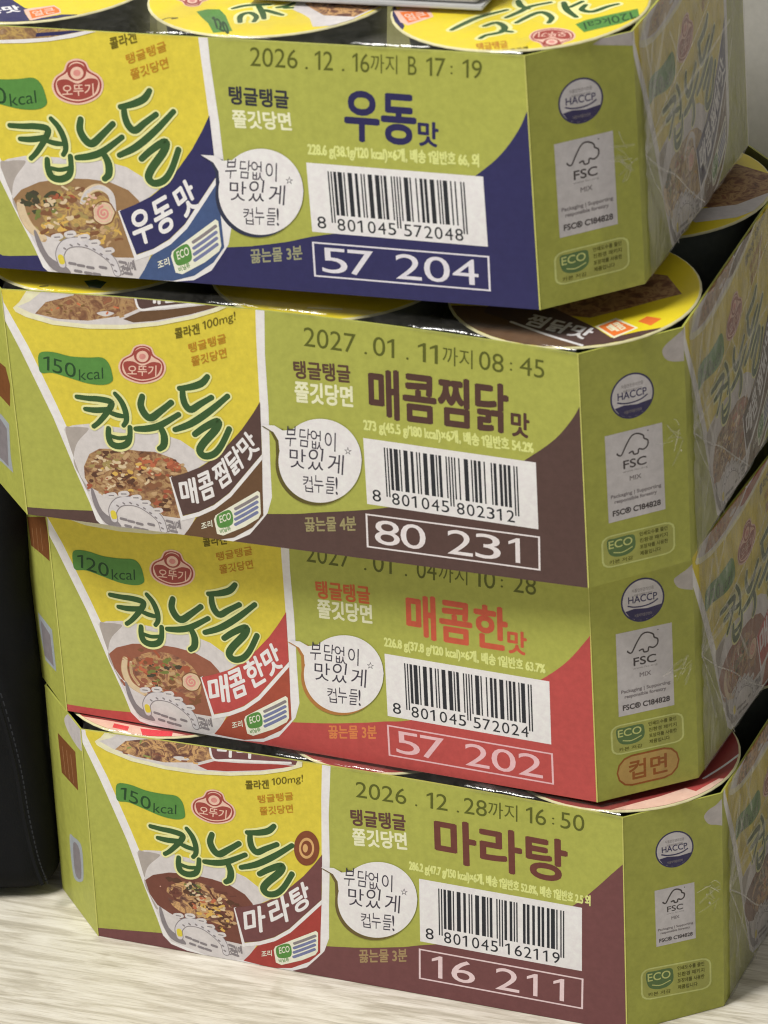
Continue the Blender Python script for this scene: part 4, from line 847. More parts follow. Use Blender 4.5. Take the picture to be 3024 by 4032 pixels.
('S','halo_print',4.3,[27.58,55.95,32.2,55.49,36.54,55.32,40.8,54.54,41.24,53.03,38.99,49.9,35.41,46.09,33.01,44.28]),
('S','halo_print',4.3,[30.42,51.14,34.13,50.84,37.89,51.08,40.33,51.65]),
('S','halo_print',4.3,[43.35,57.68,45.47,54.7,46.68,50.77,46.61,47.09,45.26,45.08]),
('S','halo_print',4.3,[40.26,50.06,43.25,49.12,46.01,48.79]),
('S','halo_print',4.3,[38.98,43.63,38.62,40.66,39.38,37.61,42.38,36.61,45.63,37.71,47.18,40.36,47.78,44.37]),
('S','halo_print',4.3,[39.74,40.58,42.77,39.89,46.43,40.33]),
('S','halo_print',4.3,[54.21,56.99,53.18,53.42,54.49,49.81,56.81,48.54,60.82,51.24,65.66,54.93]),
('S','halo_print',4.3,[50.08,43.84,55.07,44.2,60.19,45.73,68.08,50.27]),
('S','halo_print',4.3,[60.12,45.11,61.25,41.48,60.64,37.78,58.79,36.17]),
('S','halo_print',4.3,[81.24,65.68,78.64,63.02,74.2,61.38,69.54,60.63]),
('S','halo_print',4.3,[70.7,60.06,70.55,57.03,71.25,54.02,73.22,52.39,77.13,54.7,82.01,57.52]),
('S','halo_print',4.3,[65.86,44.09,72.6,46.77,80.49,51.9,88.45,58.21]),
('S','halo_print',4.3,[73.67,42.54,77.32,45.11,81.86,47.58,83.71,47.77,82.16,44.67,76.66,38.98,74.97,35.86,76.73,33.96,80.51,34.96,83.96,38.64,87.7,45.17]),
('S','brush_green',2.4,[27.58,55.95,32.2,55.49,36.54,55.32,40.8,54.54,41.24,53.03,38.99,49.9,35.41,46.09,33.01,44.28]),
('S','brush_green',2.3,[30.42,51.14,34.13,50.84,37.89,51.08,40.33,51.65]),
('S','brush_green',2.3,[43.35,57.68,45.47,54.7,46.68,50.77,46.61,47.09,45.26,45.08]),
('S','brush_green',2,[40.26,50.06,43.25,49.12,46.01,48.79]),
('S','brush_green',2.6,[38.98,43.63,38.62,40.66,39.38,37.61,42.38,36.61,45.63,37.71,47.18,40.36,47.78,44.37]),
('S','brush_green',1.7,[39.74,40.58,42.77,39.89,46.43,40.33]),
('S','brush_green',2.9,[54.21,56.99,53.18,53.42,54.49,49.81,56.81,48.54,60.82,51.24,65.66,54.93]),
('S','brush_green',2.6,[50.08,43.84,55.07,44.2,60.19,45.73,68.08,50.27]),
('S','brush_green',2.8,[60.12,45.11,61.25,41.48,60.64,37.78,58.79,36.17]),
('S','brush_green',2.6,[81.24,65.68,78.64,63.02,74.2,61.38,69.54,60.63]),
('S','brush_green',2.7,[70.7,60.06,70.55,57.03,71.25,54.02,73.22,52.39,77.13,54.7,82.01,57.52]),
('S','brush_green',2.6,[65.86,44.09,72.6,46.77,80.49,51.9,88.45,58.21]),
('S','brush_green',2.9,[73.67,42.54,77.32,45.11,81.86,47.58,83.71,47.77,82.16,44.67,76.66,38.98,74.97,35.86,76.73,33.96,80.51,34.96,83.96,38.64,87.7,45.17]),
('E','seal_brown',[94.55,58.07,5.39,0.98,0.43,7.76]),
('E','bit3a',[94.55,58.07,3.23,0.59,0.26,4.66]),
('E','seal_brown',[94.55,58.07,2.37,0.43,0.19,3.42]),
('E','bit3a',[94.01,57.97,1.08,0.2,0.1,1.86]),
('P','cream_print',0,[5.99,90.67,6.86,89.1,10.91,87.12,21.3,84.39,35.4,83.22,49.58,83.45,63.84,85.18,78.13,88.26,88.17,91.5,94.69,94.56,95.5,102.33,14.84,100.66,8.81,92.95]),
('P','bowl_print',0,[7.86,91.2,13.28,88.77,22.22,86.01,35.61,84.89,49.78,85.1,64.01,86.69,76.86,89.39,86.19,92.33,91.24,94.48,95.5,102.33,23.42,100.83,13.17,93.39]),
('P','food3',0,[14.69,88.59,19.58,93.19,31.35,96.21,32.21,103.07,56.17,103.55,56.88,91.65,50.21,88.75,35.79,86.34,23.74,86.74]),
('P','flavour3',0,[55.6,95.72,57.21,91.45,64.62,92.03,82.25,94.28,91.97,94.84,95.5,102.33,55.93,101.51]),
('P','band_low3',0,[57.46,90.64,68.06,91.57,84.27,93.85,91.58,94.42,86.21,92.54,76.91,89.87,62.65,87,54.12,86.1,50.05,87.38]),
('S','white_print',0.9,[55.8,97.42,57.21,91.45,64.65,92.31,82.27,94.48,89.97,95.47]),
('T','white_print','마라',[58.8,92.99,15.49,1.52,1.14,10.04],0.04),
('P','bowl_print',1,[39.71,89.39,43.35,90.3,46.79,89.56,43.1,88.24]),
('S','bit3a',0.7,[48.51,88.24,50.07,88.24]),
('S','bit3b',0.7,[26.59,94.31,26.3,94.41]),
('S','bit3c',0.7,[36.5,91.32,36.73,91.28]),
('S','bit3a',0.7,[44.75,89.91,45.26,90]),
('S','bit3b',0.7,[27.75,87.7,27.08,88]),
('S','bit3c',0.7,[19.76,87.45,18.18,87.61]),
('S','bit3a',0.7,[20.62,92.7,20.11,92.25]),
('S','bit3b',0.7,[29.76,87.68,27.76,87.79]),
('S','bit3c',0.7,[31.21,89.23,33.11,89.48]),
('S','bit3a',0.7,[33.47,92.68,34.74,92.56]),
('S','bit3b',0.7,[20.2,90.08,21.54,90.63]),
('S','bit3c',0.7,[33.84,89.12,35.92,89.07]),
('S','bit3a',0.7,[19.27,91.14,17.91,90.97]),
('S','bit3b',0.7,[25.84,93.33,26.05,93.77]),
('S','bit3c',0.7,[43.5,88.32,45.4,88.5]),
('S','bit3a',0.7,[38.94,90.12,38.99,90.15]),
],
'b1.glue':[
('P','bare_board',1,[32.59,87.72,33.97,89.86,36.99,91.75,40.01,93.52,43.64,95.67,46.57,94.33,45.56,81.51,41.4,81.69,36.68,82.62,33.77,84.44]),
],
'b1.safety':[
('E','ring_navy',[20.15,73.26,8.67,-0.11,-0.04,9.05]),
('E','badge_white',[20.15,73.26,8.02,-0.1,-0.04,8.37]),
('P','ring_navy',0,[13.06,69.73,16.7,70.22,21.91,69.43,27.63,70.08,27.11,68.82,25.39,66.67,22.79,65.25,20.19,64.84,17.59,65.32,14.98,66.8]),
('T','print_grey','식품안전관리인증',[15.97,76.93,8.67,-0.11,-0.01,1.45],0.02),
('T','print_grey','식품의약품안전처',[16.68,75.11,7.29,-0.09,-0,1.09],0.02),
('T','ring_navy','HACCP',[14.43,72.61,11.45,-0.15,-0.01,2.9],0.03),
('S','ring_navy',0.55,[14.09,71.89,16.7,70.95,20.17,70.63,23.63,71.13,26.23,72.45]),
('T','print_grey','식품의약품안전처',[16.71,66.6,6.94,-0.09,-0.01,1.27],0.02),
],
'b1.forest':[
('P','badge_white',0,[8.81,24.41,31.62,24.03,31.52,59.52,8.71,59.9]),
('S','ink_grey',0.62,[13.3,51.31,14.9,50.57,16.94,54.08,19.21,57.24,21.49,57.73,23.77,56.45,24.23,55.03,25.6,53.94,25.38,51.81,23.79,50.78,21.96,51.34,21.51,49.75,19.92,49.78,19.46,51.02,18.09,50.69]),
('S','ink_grey',0.55,[13.3,51.48,13.3,51.84]),
('S','ink_grey',0.5,[25.59,57.84,26.05,57.83]),
('T','ink_grey','FSC',[15.6,44.7,9.12,-0.15,-0.01,3.37],0.035),
('T','print_grey','www.fsc.org',[15.15,42.94,10.03,-0.17,-0,1.06],0.01),
('T','print_grey','MIX',[17.89,39.52,4.56,-0.08,-0,1.77],0.06),
('T','print_grey','Packaging | Supporting',[10.16,33.62,20.07,-0.33,-0,1.77],0.06),
('T','print_grey','responsible forestry',[11.53,31.29,16.87,-0.28,-0,1.77],0.06),
('T','ink_grey','FSC® C184828',[10.63,26.69,19.15,-0.32,-0.01,2.31],0.06),
],
'b1.eco':[
('P','pale_green',0,[35.07,15.51,34.56,16.98,33.15,18.09,31.23,18.55,9.3,19.26,7.38,18.93,5.96,17.91,5.44,16.46,5.43,9.04,5.94,7.57,7.35,6.46,9.27,6,31.2,5.29,33.12,5.62,34.54,6.64,35.05,8.08]),
('P','lime_soft',0,[34.33,15.33,33.9,16.6,32.71,17.56,31.08,17.95,9.45,18.65,7.82,18.37,6.62,17.49,6.18,16.24,6.17,9.22,6.6,7.94,7.79,6.98,9.42,6.59,31.05,5.89,32.68,6.18,33.87,7.06,34.31,8.31]),
('P','eco_green',1,[7.82,17.32,11.37,17.6,17.89,17.39,19.07,15.23,18.77,11.66,15.8,9.77,11.35,9.91,8.4,12]),
('T','pale_green','ECO',[8.4,13.72,9.48,-0.31,0.01,3.18],0.02),
('S','pale_green',0.4,[10.17,11.94,13.73,11.16,17.88,12.35]),
('T','ink_olive','카본 저감',[8.38,7.36,9.48,-0.31,0,1.59],0.03),
('T','ink_olive','인쇄도수를 줄인',[20.85,15.7,11.26,-0.36,0,1.72],0.04),
('T','ink_olive','친환경 패키지',[20.84,13.05,11.26,-0.36,0,1.72],0.04),
('T','ink_olive','포장재를 사용한',[20.84,10.4,11.26,-0.36,0,1.72],0.04),
('T','ink_olive','제품입니다',[20.83,7.75,8.3,-0.27,0,1.72],0.04),
],
'b0.glue':[
('P','bare_board',0,[25.79,93.54,31.24,96.01,41.93,96.86,42.87,89.41,27.74,92.87]),
],
'b0.safety':[
('E','ring_navy',[20.02,74.12,8.7,-0.19,0.1,8.4]),
('E','badge_white',[20.02,74.12,8.04,-0.17,0.09,7.76]),
('P','ring_navy',0,[12.85,70.92,16.51,71.34,21.72,70.56,27.47,71.11,26.94,69.94,25.17,67.97,22.55,66.68,19.93,66.31,17.33,66.79,14.73,68.19]),
('T','print_grey','식품안전관리인증',[15.89,77.57,8.7,-0.19,0.02,1.34],0.02),
('T','print_grey','식품의약품안전처',[16.56,75.88,7.31,-0.16,0.01,1.01],0.02),
('T','ring_navy','HACCP',[14.27,73.57,11.48,-0.25,0.03,2.69],0.03),
('S','ring_navy',0.55,[13.92,72.91,16.52,72.01,19.99,71.69,23.48,72.12,26.11,73.32]),
('T','print_grey','식품의약품안전처',[16.47,67.98,6.96,-0.15,0.01,1.18],0.02),
],
'b0.forest':[
('P','badge_white',0,[8.94,25.25,31.73,25.26,31.69,60.44,8.89,60.43]),
('S','ink_grey',0.62,[13.46,51.99,15.06,51.29,17.11,54.8,19.38,57.97,21.66,58.5,23.94,57.27,24.4,55.86,25.77,54.81,25.54,52.7,23.95,51.64,22.12,52.17,21.67,50.58,20.07,50.58,19.62,51.82,18.25,51.46]),
('S','ink_grey',0.55,[13.46,52.16,13.46,52.52]),
('S','ink_grey',0.5,[25.76,58.68,26.22,58.68]),
('T','ink_grey','FSC',[15.75,45.48,9.12,0,-0,3.34],0.035),
('T','print_grey','www.fsc.org',[15.3,43.72,10.03,0,-0,1.06],0.01),
('T','print_grey','MIX',[18.04,40.38,4.56,0,-0,1.76],0.06),
('T','print_grey','Packaging | Supporting',[10.29,34.4,20.06,0.01,-0,1.76],0.06),
('T','print_grey','responsible forestry',[11.66,32.11,16.87,0.01,-0,1.76],0.06),
('T','ink_grey','FSC® C184828',[10.76,27.54,19.15,0.01,-0,2.29],0.06),
],
'b0.eco':[
('P','pale_green',0,[35.62,17.27,35.12,18.66,33.72,19.68,31.8,20.05,9.99,20.04,8.07,19.67,6.67,18.65,6.15,17.26,6.11,10.17,6.62,8.78,8.02,7.76,9.93,7.38,31.74,7.39,33.66,7.77,35.07,8.79,35.59,10.18]),
('P','lime_soft',0,[34.88,17.08,34.46,18.28,33.27,19.16,31.65,19.48,10.14,19.47,8.51,19.15,7.32,18.27,6.88,17.07,6.85,10.36,7.28,9.16,8.46,8.28,10.08,7.95,31.6,7.96,33.22,8.29,34.41,9.17,34.85,10.37]),
('P','eco_green',1,[8.51,18.14,12.05,18.53,18.53,18.53,19.7,16.5,19.39,13.08,16.43,11.18,12.01,11.18,9.07,13.08]),
('T','pale_green','ECO',[9.08,14.73,9.43,0,0.01,3.04],0.02),
('S','pale_green',0.4,[10.84,13.08,14.38,12.45,18.51,13.72]),
('T','ink_olive','카본 저감',[9.05,8.65,9.43,0,0.01,1.52],0.03),
('T','ink_olive','인쇄도수를 줄인',[21.47,17.01,11.2,0,0.01,1.65],0.04),
('T','ink_olive','친환경 패키지',[21.46,14.48,11.2,0,0.01,1.65],0.04),
('T','ink_olive','포장재를 사용한',[21.45,11.95,11.2,0,0.01,1.65],0.04),
('T','ink_olive','제품입니다',[21.44,9.41,8.25,0,0.01,1.65],0.04),
],
'b2.glue':[
('P','bare_board',1,[33.56,86.36,35.53,87.99,39.13,89.76,44.83,93.67,47.26,89.42,43.47,80.84,40.41,80.77,35.38,82.76]),
],
'b2.safety':[
('E','ring_navy',[20.92,81.2,8.72,-0.25,-0.02,9.09]),
('E','badge_white',[20.92,81.2,8.06,-0.23,-0.01,8.4]),
('P','ring_navy',0,[13.78,77.76,17.44,78.2,22.68,77.33,28.43,77.89,27.91,76.63,26.17,74.5,23.55,73.12,20.94,72.74,18.32,73.27,15.7,74.8]),
('T','print_grey','식품안전관리인증',[16.73,84.95,8.72,-0.25,-0,1.45],0.02),
('T','print_grey','식품의약품안전처',[17.43,83.11,7.33,-0.21,-0,1.09],0.02),
('T','ring_navy','HACCP',[15.17,80.63,11.51,-0.33,-0.01,2.91],0.03),
('S','ring_navy',0.55,[14.82,79.91,17.44,78.93,20.93,78.56,24.42,79.01,27.03,80.29]),
('T','print_grey','식품의약품안전처',[17.45,74.57,6.98,-0.2,-0,1.27],0.02),
],
'b2.forest':[
('P','badge_white',0,[9.68,34.34,32.22,33.89,32.22,68.99,9.69,69.44]),
('S','ink_grey',0.62,[14.19,60.93,15.77,60.19,17.8,63.66,20.05,66.78,22.31,67.26,24.56,65.99,25.01,64.57,26.36,63.49,26.14,61.39,24.56,60.37,22.76,60.93,22.3,59.36,20.73,59.39,20.28,60.63,18.92,60.31]),
('S','ink_grey',0.55,[14.19,61.1,14.19,61.45]),
('S','ink_grey',0.5,[26.36,67.35,26.81,67.34]),
('T','ink_grey','FSC',[16.44,54.39,9.02,-0.18,0,3.33],0.035),
('T','print_grey','www.fsc.org',[15.99,52.64,9.92,-0.2,0,1.05],0.01),
('T','print_grey','MIX',[18.7,49.25,4.51,-0.09,0,1.76],0.06),
('T','print_grey','Packaging | Supporting',[11.03,43.44,19.83,-0.4,0,1.76],0.06),
('T','print_grey','responsible forestry',[12.38,41.13,16.68,-0.33,0,1.76],0.06),
('T','ink_grey','FSC® C184828',[11.48,36.58,18.93,-0.38,0,2.28],0.06),
],
'b2.eco':[
('P','pale_green',0,[35.75,27.51,35.21,28.93,33.78,30,31.85,30.43,9.91,30.96,7.99,30.63,6.6,29.63,6.11,28.23,6.23,21.04,6.77,19.62,8.2,18.55,10.13,18.13,32.07,17.59,33.99,17.92,35.38,18.92,35.87,20.32]),
('P','lime_soft',0,[35.01,27.33,34.55,28.56,33.34,29.49,31.71,29.85,10.07,30.38,8.44,30.1,7.27,29.23,6.85,28.02,6.97,21.22,7.43,19.99,8.64,19.07,10.27,18.7,31.91,18.17,33.54,18.46,34.71,19.32,35.13,20.53]),
('P','eco_green',1,[8.46,29.07,12.01,29.37,18.53,29.21,19.76,27.13,19.52,23.67,16.59,21.82,12.14,21.93,9.14,23.92]),
('T','pale_green','ECO',[9.12,25.59,9.49,-0.23,-0.05,3.08],0.02),
('S','pale_green',0.4,[10.92,23.88,14.49,23.15,18.62,24.33]),
('T','ink_olive','카본 저감',[9.22,19.43,9.49,-0.23,-0.03,1.54],0.03),
('T','ink_olive','인쇄도수를 줄인',[21.53,27.6,11.26,-0.28,-0.03,1.67],0.04),
('T','ink_olive','친환경 패키지',[21.57,25.03,11.26,-0.28,-0.03,1.67],0.04),
('T','ink_olive','포장재를 사용한',[21.61,22.46,11.26,-0.28,-0.03,1.67],0.04),
('T','ink_olive','제품입니다',[21.66,19.9,8.3,-0.2,-0.03,1.67],0.04),
],
'b2.capsule':[
('P','ink_brown',0,[33.65,10.02,32.86,13.38,30.62,15.86,27.54,16.8,14.17,16.96,11.07,16.1,8.79,13.68,7.93,10.34,7.93,10.34,8.72,6.98,10.96,4.5,14.04,3.57,27.42,3.4,30.51,4.26,32.79,6.68,33.65,10.02]),
('P','tan_print',0,[33.01,10.03,32.28,12.99,30.23,15.17,27.41,16,14.29,16.16,11.45,15.4,9.36,13.27,8.57,10.33,8.57,10.33,9.3,7.38,11.35,5.19,14.17,4.37,27.29,4.21,30.13,4.96,32.22,7.09,33.01,10.03]),
('T','ink_brown','컵면',[13.03,6.26,15.44,-0.19,0.08,8.04],0.03),
],
'b3.glue':[
('P','bare_board',1,[33.54,86.6,35.39,89.1,38.53,90.45,42.73,93.16,45.82,88.56,43.15,81.1,38.45,81.9,35.33,83.15]),
],
'b3.safety':[
('E','ring_navy',[21.04,75.74,7.99,-0.48,-0.16,7.94]),
('E','badge_white',[21.04,75.74,7.38,-0.44,-0.15,7.34]),
('P','ring_navy',0,[14.56,72.95,17.9,73.23,22.71,72.3,27.96,72.62,27.51,71.54,25.95,69.73,23.58,68.6,21.19,68.35,18.79,68.89,16.36,70.3]),
('T','print_grey','식품안전관리인증',[17.14,79.14,7.99,-0.48,-0.03,1.27],0.02),
('T','print_grey','식품의약품안전처',[17.81,77.52,6.71,-0.4,-0.02,0.95],0.02),
('T','ring_navy','HACCP',[15.78,75.42,10.54,-0.63,-0.05,2.54],0.03),
('S','ring_navy',0.55,[15.48,74.8,17.89,73.86,21.09,73.43,24.27,73.72,26.65,74.76]),
('T','print_grey','식품의약품안전처',[17.96,70.05,6.39,-0.38,-0.02,1.11],0.02),
],
'b3.forest':[
('P','badge_white',0,[12.78,34.66,29.46,34.04,29.11,59.1,12.43,59.72]),
('S','ink_grey',0.62,[15.85,53.58,17.02,53.03,18.49,55.48,20.13,57.68,21.79,57.99,23.47,57.05,23.82,56.04,24.83,55.25,24.68,53.75,23.53,53.04,22.19,53.47,21.87,52.35,20.7,52.4,20.35,53.29,19.36,53.07]),
('S','ink_grey',0.55,[15.85,53.7,15.84,53.95]),
('S','ink_grey',0.5,[24.79,58.01,25.12,57.99]),
('T','ink_grey','FSC',[17.58,48.88,6.67,-0.25,-0.03,2.38],0.035),
('T','print_grey','www.fsc.org',[17.27,47.64,7.34,-0.27,-0.01,0.75],0.01),
('T','print_grey','MIX',[19.3,45.19,3.34,-0.12,-0.02,1.25],0.06),
('T','print_grey','Packaging | Supporting',[13.69,41.14,14.68,-0.54,-0.02,1.25],0.06),
('T','print_grey','responsible forestry',[14.71,39.47,12.34,-0.46,-0.02,1.25],0.06),
('T','ink_grey','FSC® C184828',[14.09,36.24,14.01,-0.52,-0.02,1.63],0.06),
],
'b3.eco':[
('P','pale_green',0,[35.85,20.82,35.32,22.43,33.89,23.68,31.94,24.26,9.79,25.99,7.85,25.73,6.43,24.7,5.92,23.17,5.97,15.21,6.5,13.61,7.93,12.35,9.88,11.78,32.03,10.04,33.97,10.3,35.39,11.34,35.9,12.86]),
('P','lime_soft',0,[35.11,20.67,34.66,22.05,33.45,23.14,31.8,23.63,9.94,25.34,8.3,25.11,7.1,24.22,6.67,22.9,6.71,15.36,7.16,13.98,8.37,12.9,10.02,12.4,31.88,10.69,33.52,10.92,34.72,11.82,35.15,13.13]),
('P','eco_green',1,[8.31,23.98,11.89,24.12,18.48,23.61,19.69,21.24,19.42,17.42,16.44,15.52,11.95,15.88,8.94,18.25]),
('T','pale_green','ECO',[8.93,20.09,9.58,-0.75,-0.02,3.41],0.02),
('S','pale_green',0.4,[10.74,18.1,14.33,17.11,18.51,18.2]),
('T','ink_olive','카본 저감',[8.97,13.27,9.58,-0.75,-0.01,1.71],0.03),
('T','ink_olive','인쇄도수를 줄인',[21.49,21.67,11.38,-0.89,-0.01,1.85],0.04),
('T','ink_olive','친환경 패키지',[21.5,18.82,11.38,-0.89,-0.01,1.85],0.04),
('T','ink_olive','포장재를 사용한',[21.52,15.98,11.38,-0.89,-0.01,1.85],0.04),
('T','ink_olive','제품입니다',[21.54,13.13,8.38,-0.66,-0.01,1.85],0.04),
],
'b1.ll':[
('P','label_bluish',0,[30.93,33.55,16.44,35.25,8.68,34.79,11.45,20.52,10.75,12.91,23.51,11.83,36.42,9.14]),
('P','print_grey',0,[29.73,30.92,18.27,32.46,12.2,31.24,15.53,13.49,22.07,13.29,33.49,12.08]),
],
'b1.lt':[
('P','text_brown',0,[23.26,58.49,4.89,60.59,1.8,54.59,5,43.86,15.85,43.75,28.26,42.23]),
],
'b3.lt':[
('P','text_brown',0,[29.41,78.94,8.79,80.45,9.32,62.47,28.54,61.06]),
('S','text_line',0.5,[24.86,75.04,23.97,62.65]),
('S','text_line',0.5,[19.94,75.59,19.11,62.97]),
('S','text_line',0.5,[15.05,76.14,14.26,63.29]),
],
'b3.ll':[
('P','label_bluish',1,[25.62,32.98,20.3,35.28,11.22,35.7,11.76,21.89,15.16,17.16,23.09,13.89,25.77,18.32]),
('P','print_grey',1,[21.68,31.66,14.26,32.66,14.96,19.21,22.38,17.2]),
],
'b3.lg':[
('P','bare_board',1,[19.04,90.64,12.6,95.66,6.79,95.24,0.9,95.33,-2.47,94.67,-0.7,86.34,3.23,84.39,11.35,85.04,17.96,87.41]),
],
'b2.lt':[
('P','text_brown',0,[28.19,73.28,1.88,85.11,-0.38,77.33,1.9,65.84,12.86,64.02,26.55,61.41]),
('S','text_line',0.5,[22.41,71.02,22.63,60.76]),
('S','text_line',0.5,[16.3,73.78,16.5,63.57]),
('S','text_line',0.5,[10.23,76.53,10.41,66.36]),
],
'b2.ll':[
('P','label_bluish',0,[26.92,31.4,8.89,32.03,9.02,13.09,23.18,11.33,26.76,21.14]),
('P','print_grey',0,[24.32,29.21,12.31,28.1,12,13.93,24.28,13.11]),
],
'lid0_2':[
('P','flavour0',0,[158.83,38.62,163.67,39.33,169.97,26.3,174.42,19.2,175.57,12.54,179.65,4.69,187.76,-4.96,180.21,0.56,169.64,14.2]),
('P','seal_pink',0,[165.18,33.42,167.17,36.69,177.03,37.44,181.52,29.75,175.43,19.87,171.57,22.73]),
('P','badge_orange',0,[167.7,32.57,176.66,34.94,180.21,29.55,174.67,22.51]),
('T','seal_pink','얼큰',[173.83,24.54,6.04,3.84,-3.95,6.18],0.03),
('S','halo_print',5.2,[192.36,17.96,194.34,23.9,197.85,31.83,205.01,40.17]),
('S','halo_print',5.2,[202.59,23.43,205.62,27.3,209.83,23.66,210.41,18.64,206.22,14.62,205.15,11.42]),
('S','halo_print',5.2,[209.97,19.94,213.93,19.17]),
('S','halo_print',5.2,[207.51,32.75,210.33,39.22,212.24,44.72,218.02,49.94]),
('S','halo_print',5.2,[206.12,49.95,208.69,45.07,212.31,42.64]),
('S','halo_print',5.2,[212.71,28.36,215.9,37.44,218.91,39.62,223.36,35.1,224.02,30.05]),
('S','halo_print',5.2,[222.79,50.64,226.39,43.33,231.87,36.88]),
('S','halo_print',5.2,[226.62,46.49,229.06,52.43]),
('S','halo_print',5.2,[231.31,49.27,231.49,44.42,235.79,42.98,239.53,48.73,242.3,51.75]),
('S','brush_green',2.3,[192.36,17.96,194.34,23.9,197.85,31.83,205.01,40.17]),
('S','brush_green',2.3,[202.59,23.43,205.62,27.3,209.83,23.66,210.41,18.64,206.22,14.62,205.15,11.42]),
('S','brush_green',2.3,[209.97,19.94,213.93,19.17]),
('S','brush_green',2.3,[207.51,32.75,210.33,39.22,212.24,44.72,218.02,49.94]),
('S','brush_green',2.3,[206.12,49.95,208.69,45.07,212.31,42.64]),
('S','brush_green',2.3,[212.71,28.36,215.9,37.44,218.91,39.62,223.36,35.1,224.02,30.05]),
('S','brush_green',2.3,[222.79,50.64,226.39,43.33,231.87,36.88]),
('S','brush_green',2.3,[226.62,46.49,229.06,52.43]),
('S','brush_green',2.3,[231.31,49.27,231.49,44.42,235.79,42.98,239.53,48.73,242.3,51.75]),
('P','leaf_green',0,[233.82,29.81,236.04,34.42,241.21,39.47,250.76,48.31,253.67,40.81,249.36,32.99,242.39,26,239.18,22.64]),
('T','deep_green','120kcal',[250.16,45.21,-14.17,-13.48,3,-6.65],0.0),
('P','seal_pink',1,[232.77,5.68,229.48,6.55,227.18,9.88,223.71,11.96,221.46,15.71,221.33,20.24,223.42,23.51,227.09,25.4,231.44,24.92,235.12,22.67,237.5,18.53,237.51,14.39,235.52,11.34,235.26,7.57]),
('P','seal_red',1,[232.54,6.47,229.64,7.2,227.55,10.36,224.08,12.44,222.1,15.82,221.93,19.93,223.97,22.78,227.32,24.61,231.35,24.08,234.76,22.19,236.86,18.42,236.91,14.7,234.93,11.65,234.77,8.1]),
('P','seal_pink',1,[232.37,7.06,229.95,7.88,228.08,10.86,224.45,12.92,222.74,15.93,222.52,19.62,224.46,22.24,227.55,23.82,231.2,23.43,234.39,21.71,236.21,18.3,236.32,15.01,234.17,11.94,234.12,8.61]),
('P','seal_red',1,[236.2,16.02,233.48,14.92,229.7,16.33,227.06,13.79,224.01,13.88,223.15,16.83,223.74,20.67,227.72,23.23,232.72,22.25,235.34,18.98]),
('E','seal_red',[231.12,11.4,-2.89,-0.51,1.08,-3.75]),
('E','seal_pink',[231.01,11.79,-2.01,-0.35,0.77,-2.66]),
('E','seal_rose',[231.01,11.79,-1.12,-0.2,0.4,-1.38]),
('T','seal_pink','오뚜기',[233.04,22.3,-9.62,-1.69,1.42,-4.93],0.02),
('T','print_orange','탱글탱글',[208.26,-0.36,9.55,4.38,-2.87,6.66],0.03),
('T','print_orange','쫄깃당면',[210.2,-4.45,9.63,3.55,-1.8,3.95],0.03),
('T','print_olive','콜라겐',[220.04,-0.46,5.31,3.72,-1.34,3.2],0.04),
],
'lid0_1':[
('P','leaf_green',0,[94.23,22.22,97.21,25.06,101.68,25.72,106.34,20.01,111.34,11.24,114.94,5.19,108.85,2.24,103,11.58,98.06,17.19]),
('T','deep_green','120',[107.57,7.18,7.97,-5.95,-6.21,11.71],0.02),
('S','halo_print',5,[106.39,27.22,110.19,31,118.25,32.99]),
('S','halo_print',5,[113.79,32.33,118.45,25,121.61,18.78]),
('S','halo_print',5,[114.31,14.05,112.21,19.29,112.4,22.5,114.59,23.63,118.13,20.17,118.97,15.54]),
('S','halo_print',5,[118.39,27.39,122.33,25.57,126.71,23.35]),
('S','halo_print',5,[122.1,30.66,124.96,32.36,126.54,36.62]),
('S','halo_print',5,[125.11,30.46,130.42,31.88]),
('S','brush_green',2.2,[106.39,27.22,110.19,31,118.25,32.99]),
('S','brush_green',2.2,[113.79,32.33,118.45,25,121.61,18.78]),
('S','brush_green',2.2,[114.31,14.05,112.21,19.29,112.4,22.5,114.59,23.63,118.13,20.17,118.97,15.54]),
('S','brush_green',2.2,[118.39,27.39,122.33,25.57,126.71,23.35]),
('S','brush_green',2.2,[122.1,30.66,124.96,32.36,126.54,36.62]),
('S','brush_green',2.2,[125.11,30.46,130.42,31.88]),
('P','seal_pink',1,[90.81,26.54,87.53,27.59,84.87,30.98,81.25,33.22,78.58,37.02,77.86,41.47,79.45,44.54,82.74,46.17,87,45.44,90.85,43.02,93.68,38.83,94.24,34.77,92.72,31.92,92.97,28.24]),
('P','seal_red',1,[90.49,27.32,87.59,28.21,85.16,31.42,81.54,33.67,79.18,37.09,78.47,41.13,80.07,43.79,83.06,45.38,87.02,44.62,90.56,42.57,93.08,38.75,93.63,35.11,92.11,32.25,92.42,28.79]),
('P','seal_pink',1,[90.25,27.91,87.8,28.85,85.6,31.89,81.83,34.11,79.79,37.17,79.09,40.79,80.62,43.24,83.39,44.6,86.96,44,90.27,42.13,92.47,38.68,93.01,35.45,91.34,32.57,91.73,29.32]),
('P','seal_red',1,[92.76,36.45,90.28,35.54,86.45,37.14,84.24,34.81,81.28,35.08,80.07,38.02,80.13,41.74,83.63,44.01,88.58,42.75,91.55,39.4]),
('E','seal_red',[88.47,32.23,-2.72,-0.33,1.53,-3.73]),
('E','seal_pink',[88.31,32.62,-1.89,-0.23,1.09,-2.65]),
('E','seal_rose',[88.31,32.62,-1.06,-0.13,0.57,-1.37]),
('T','seal_pink','오뚜기',[88.89,42.78,-9.06,-1.08,2.02,-4.91],0.02),
('P','bowl_print',0,[128.64,28.9,133.41,25.62,137.89,21.52,142.12,13.5,151.38,16.45,158.66,37.32,155.28,51.33,124.64,46.89]),
('P','food3',0,[131.03,34.86,141.7,25.26,153.23,25.39,158.11,37.24,154.19,47.93,128.62,44.21]),
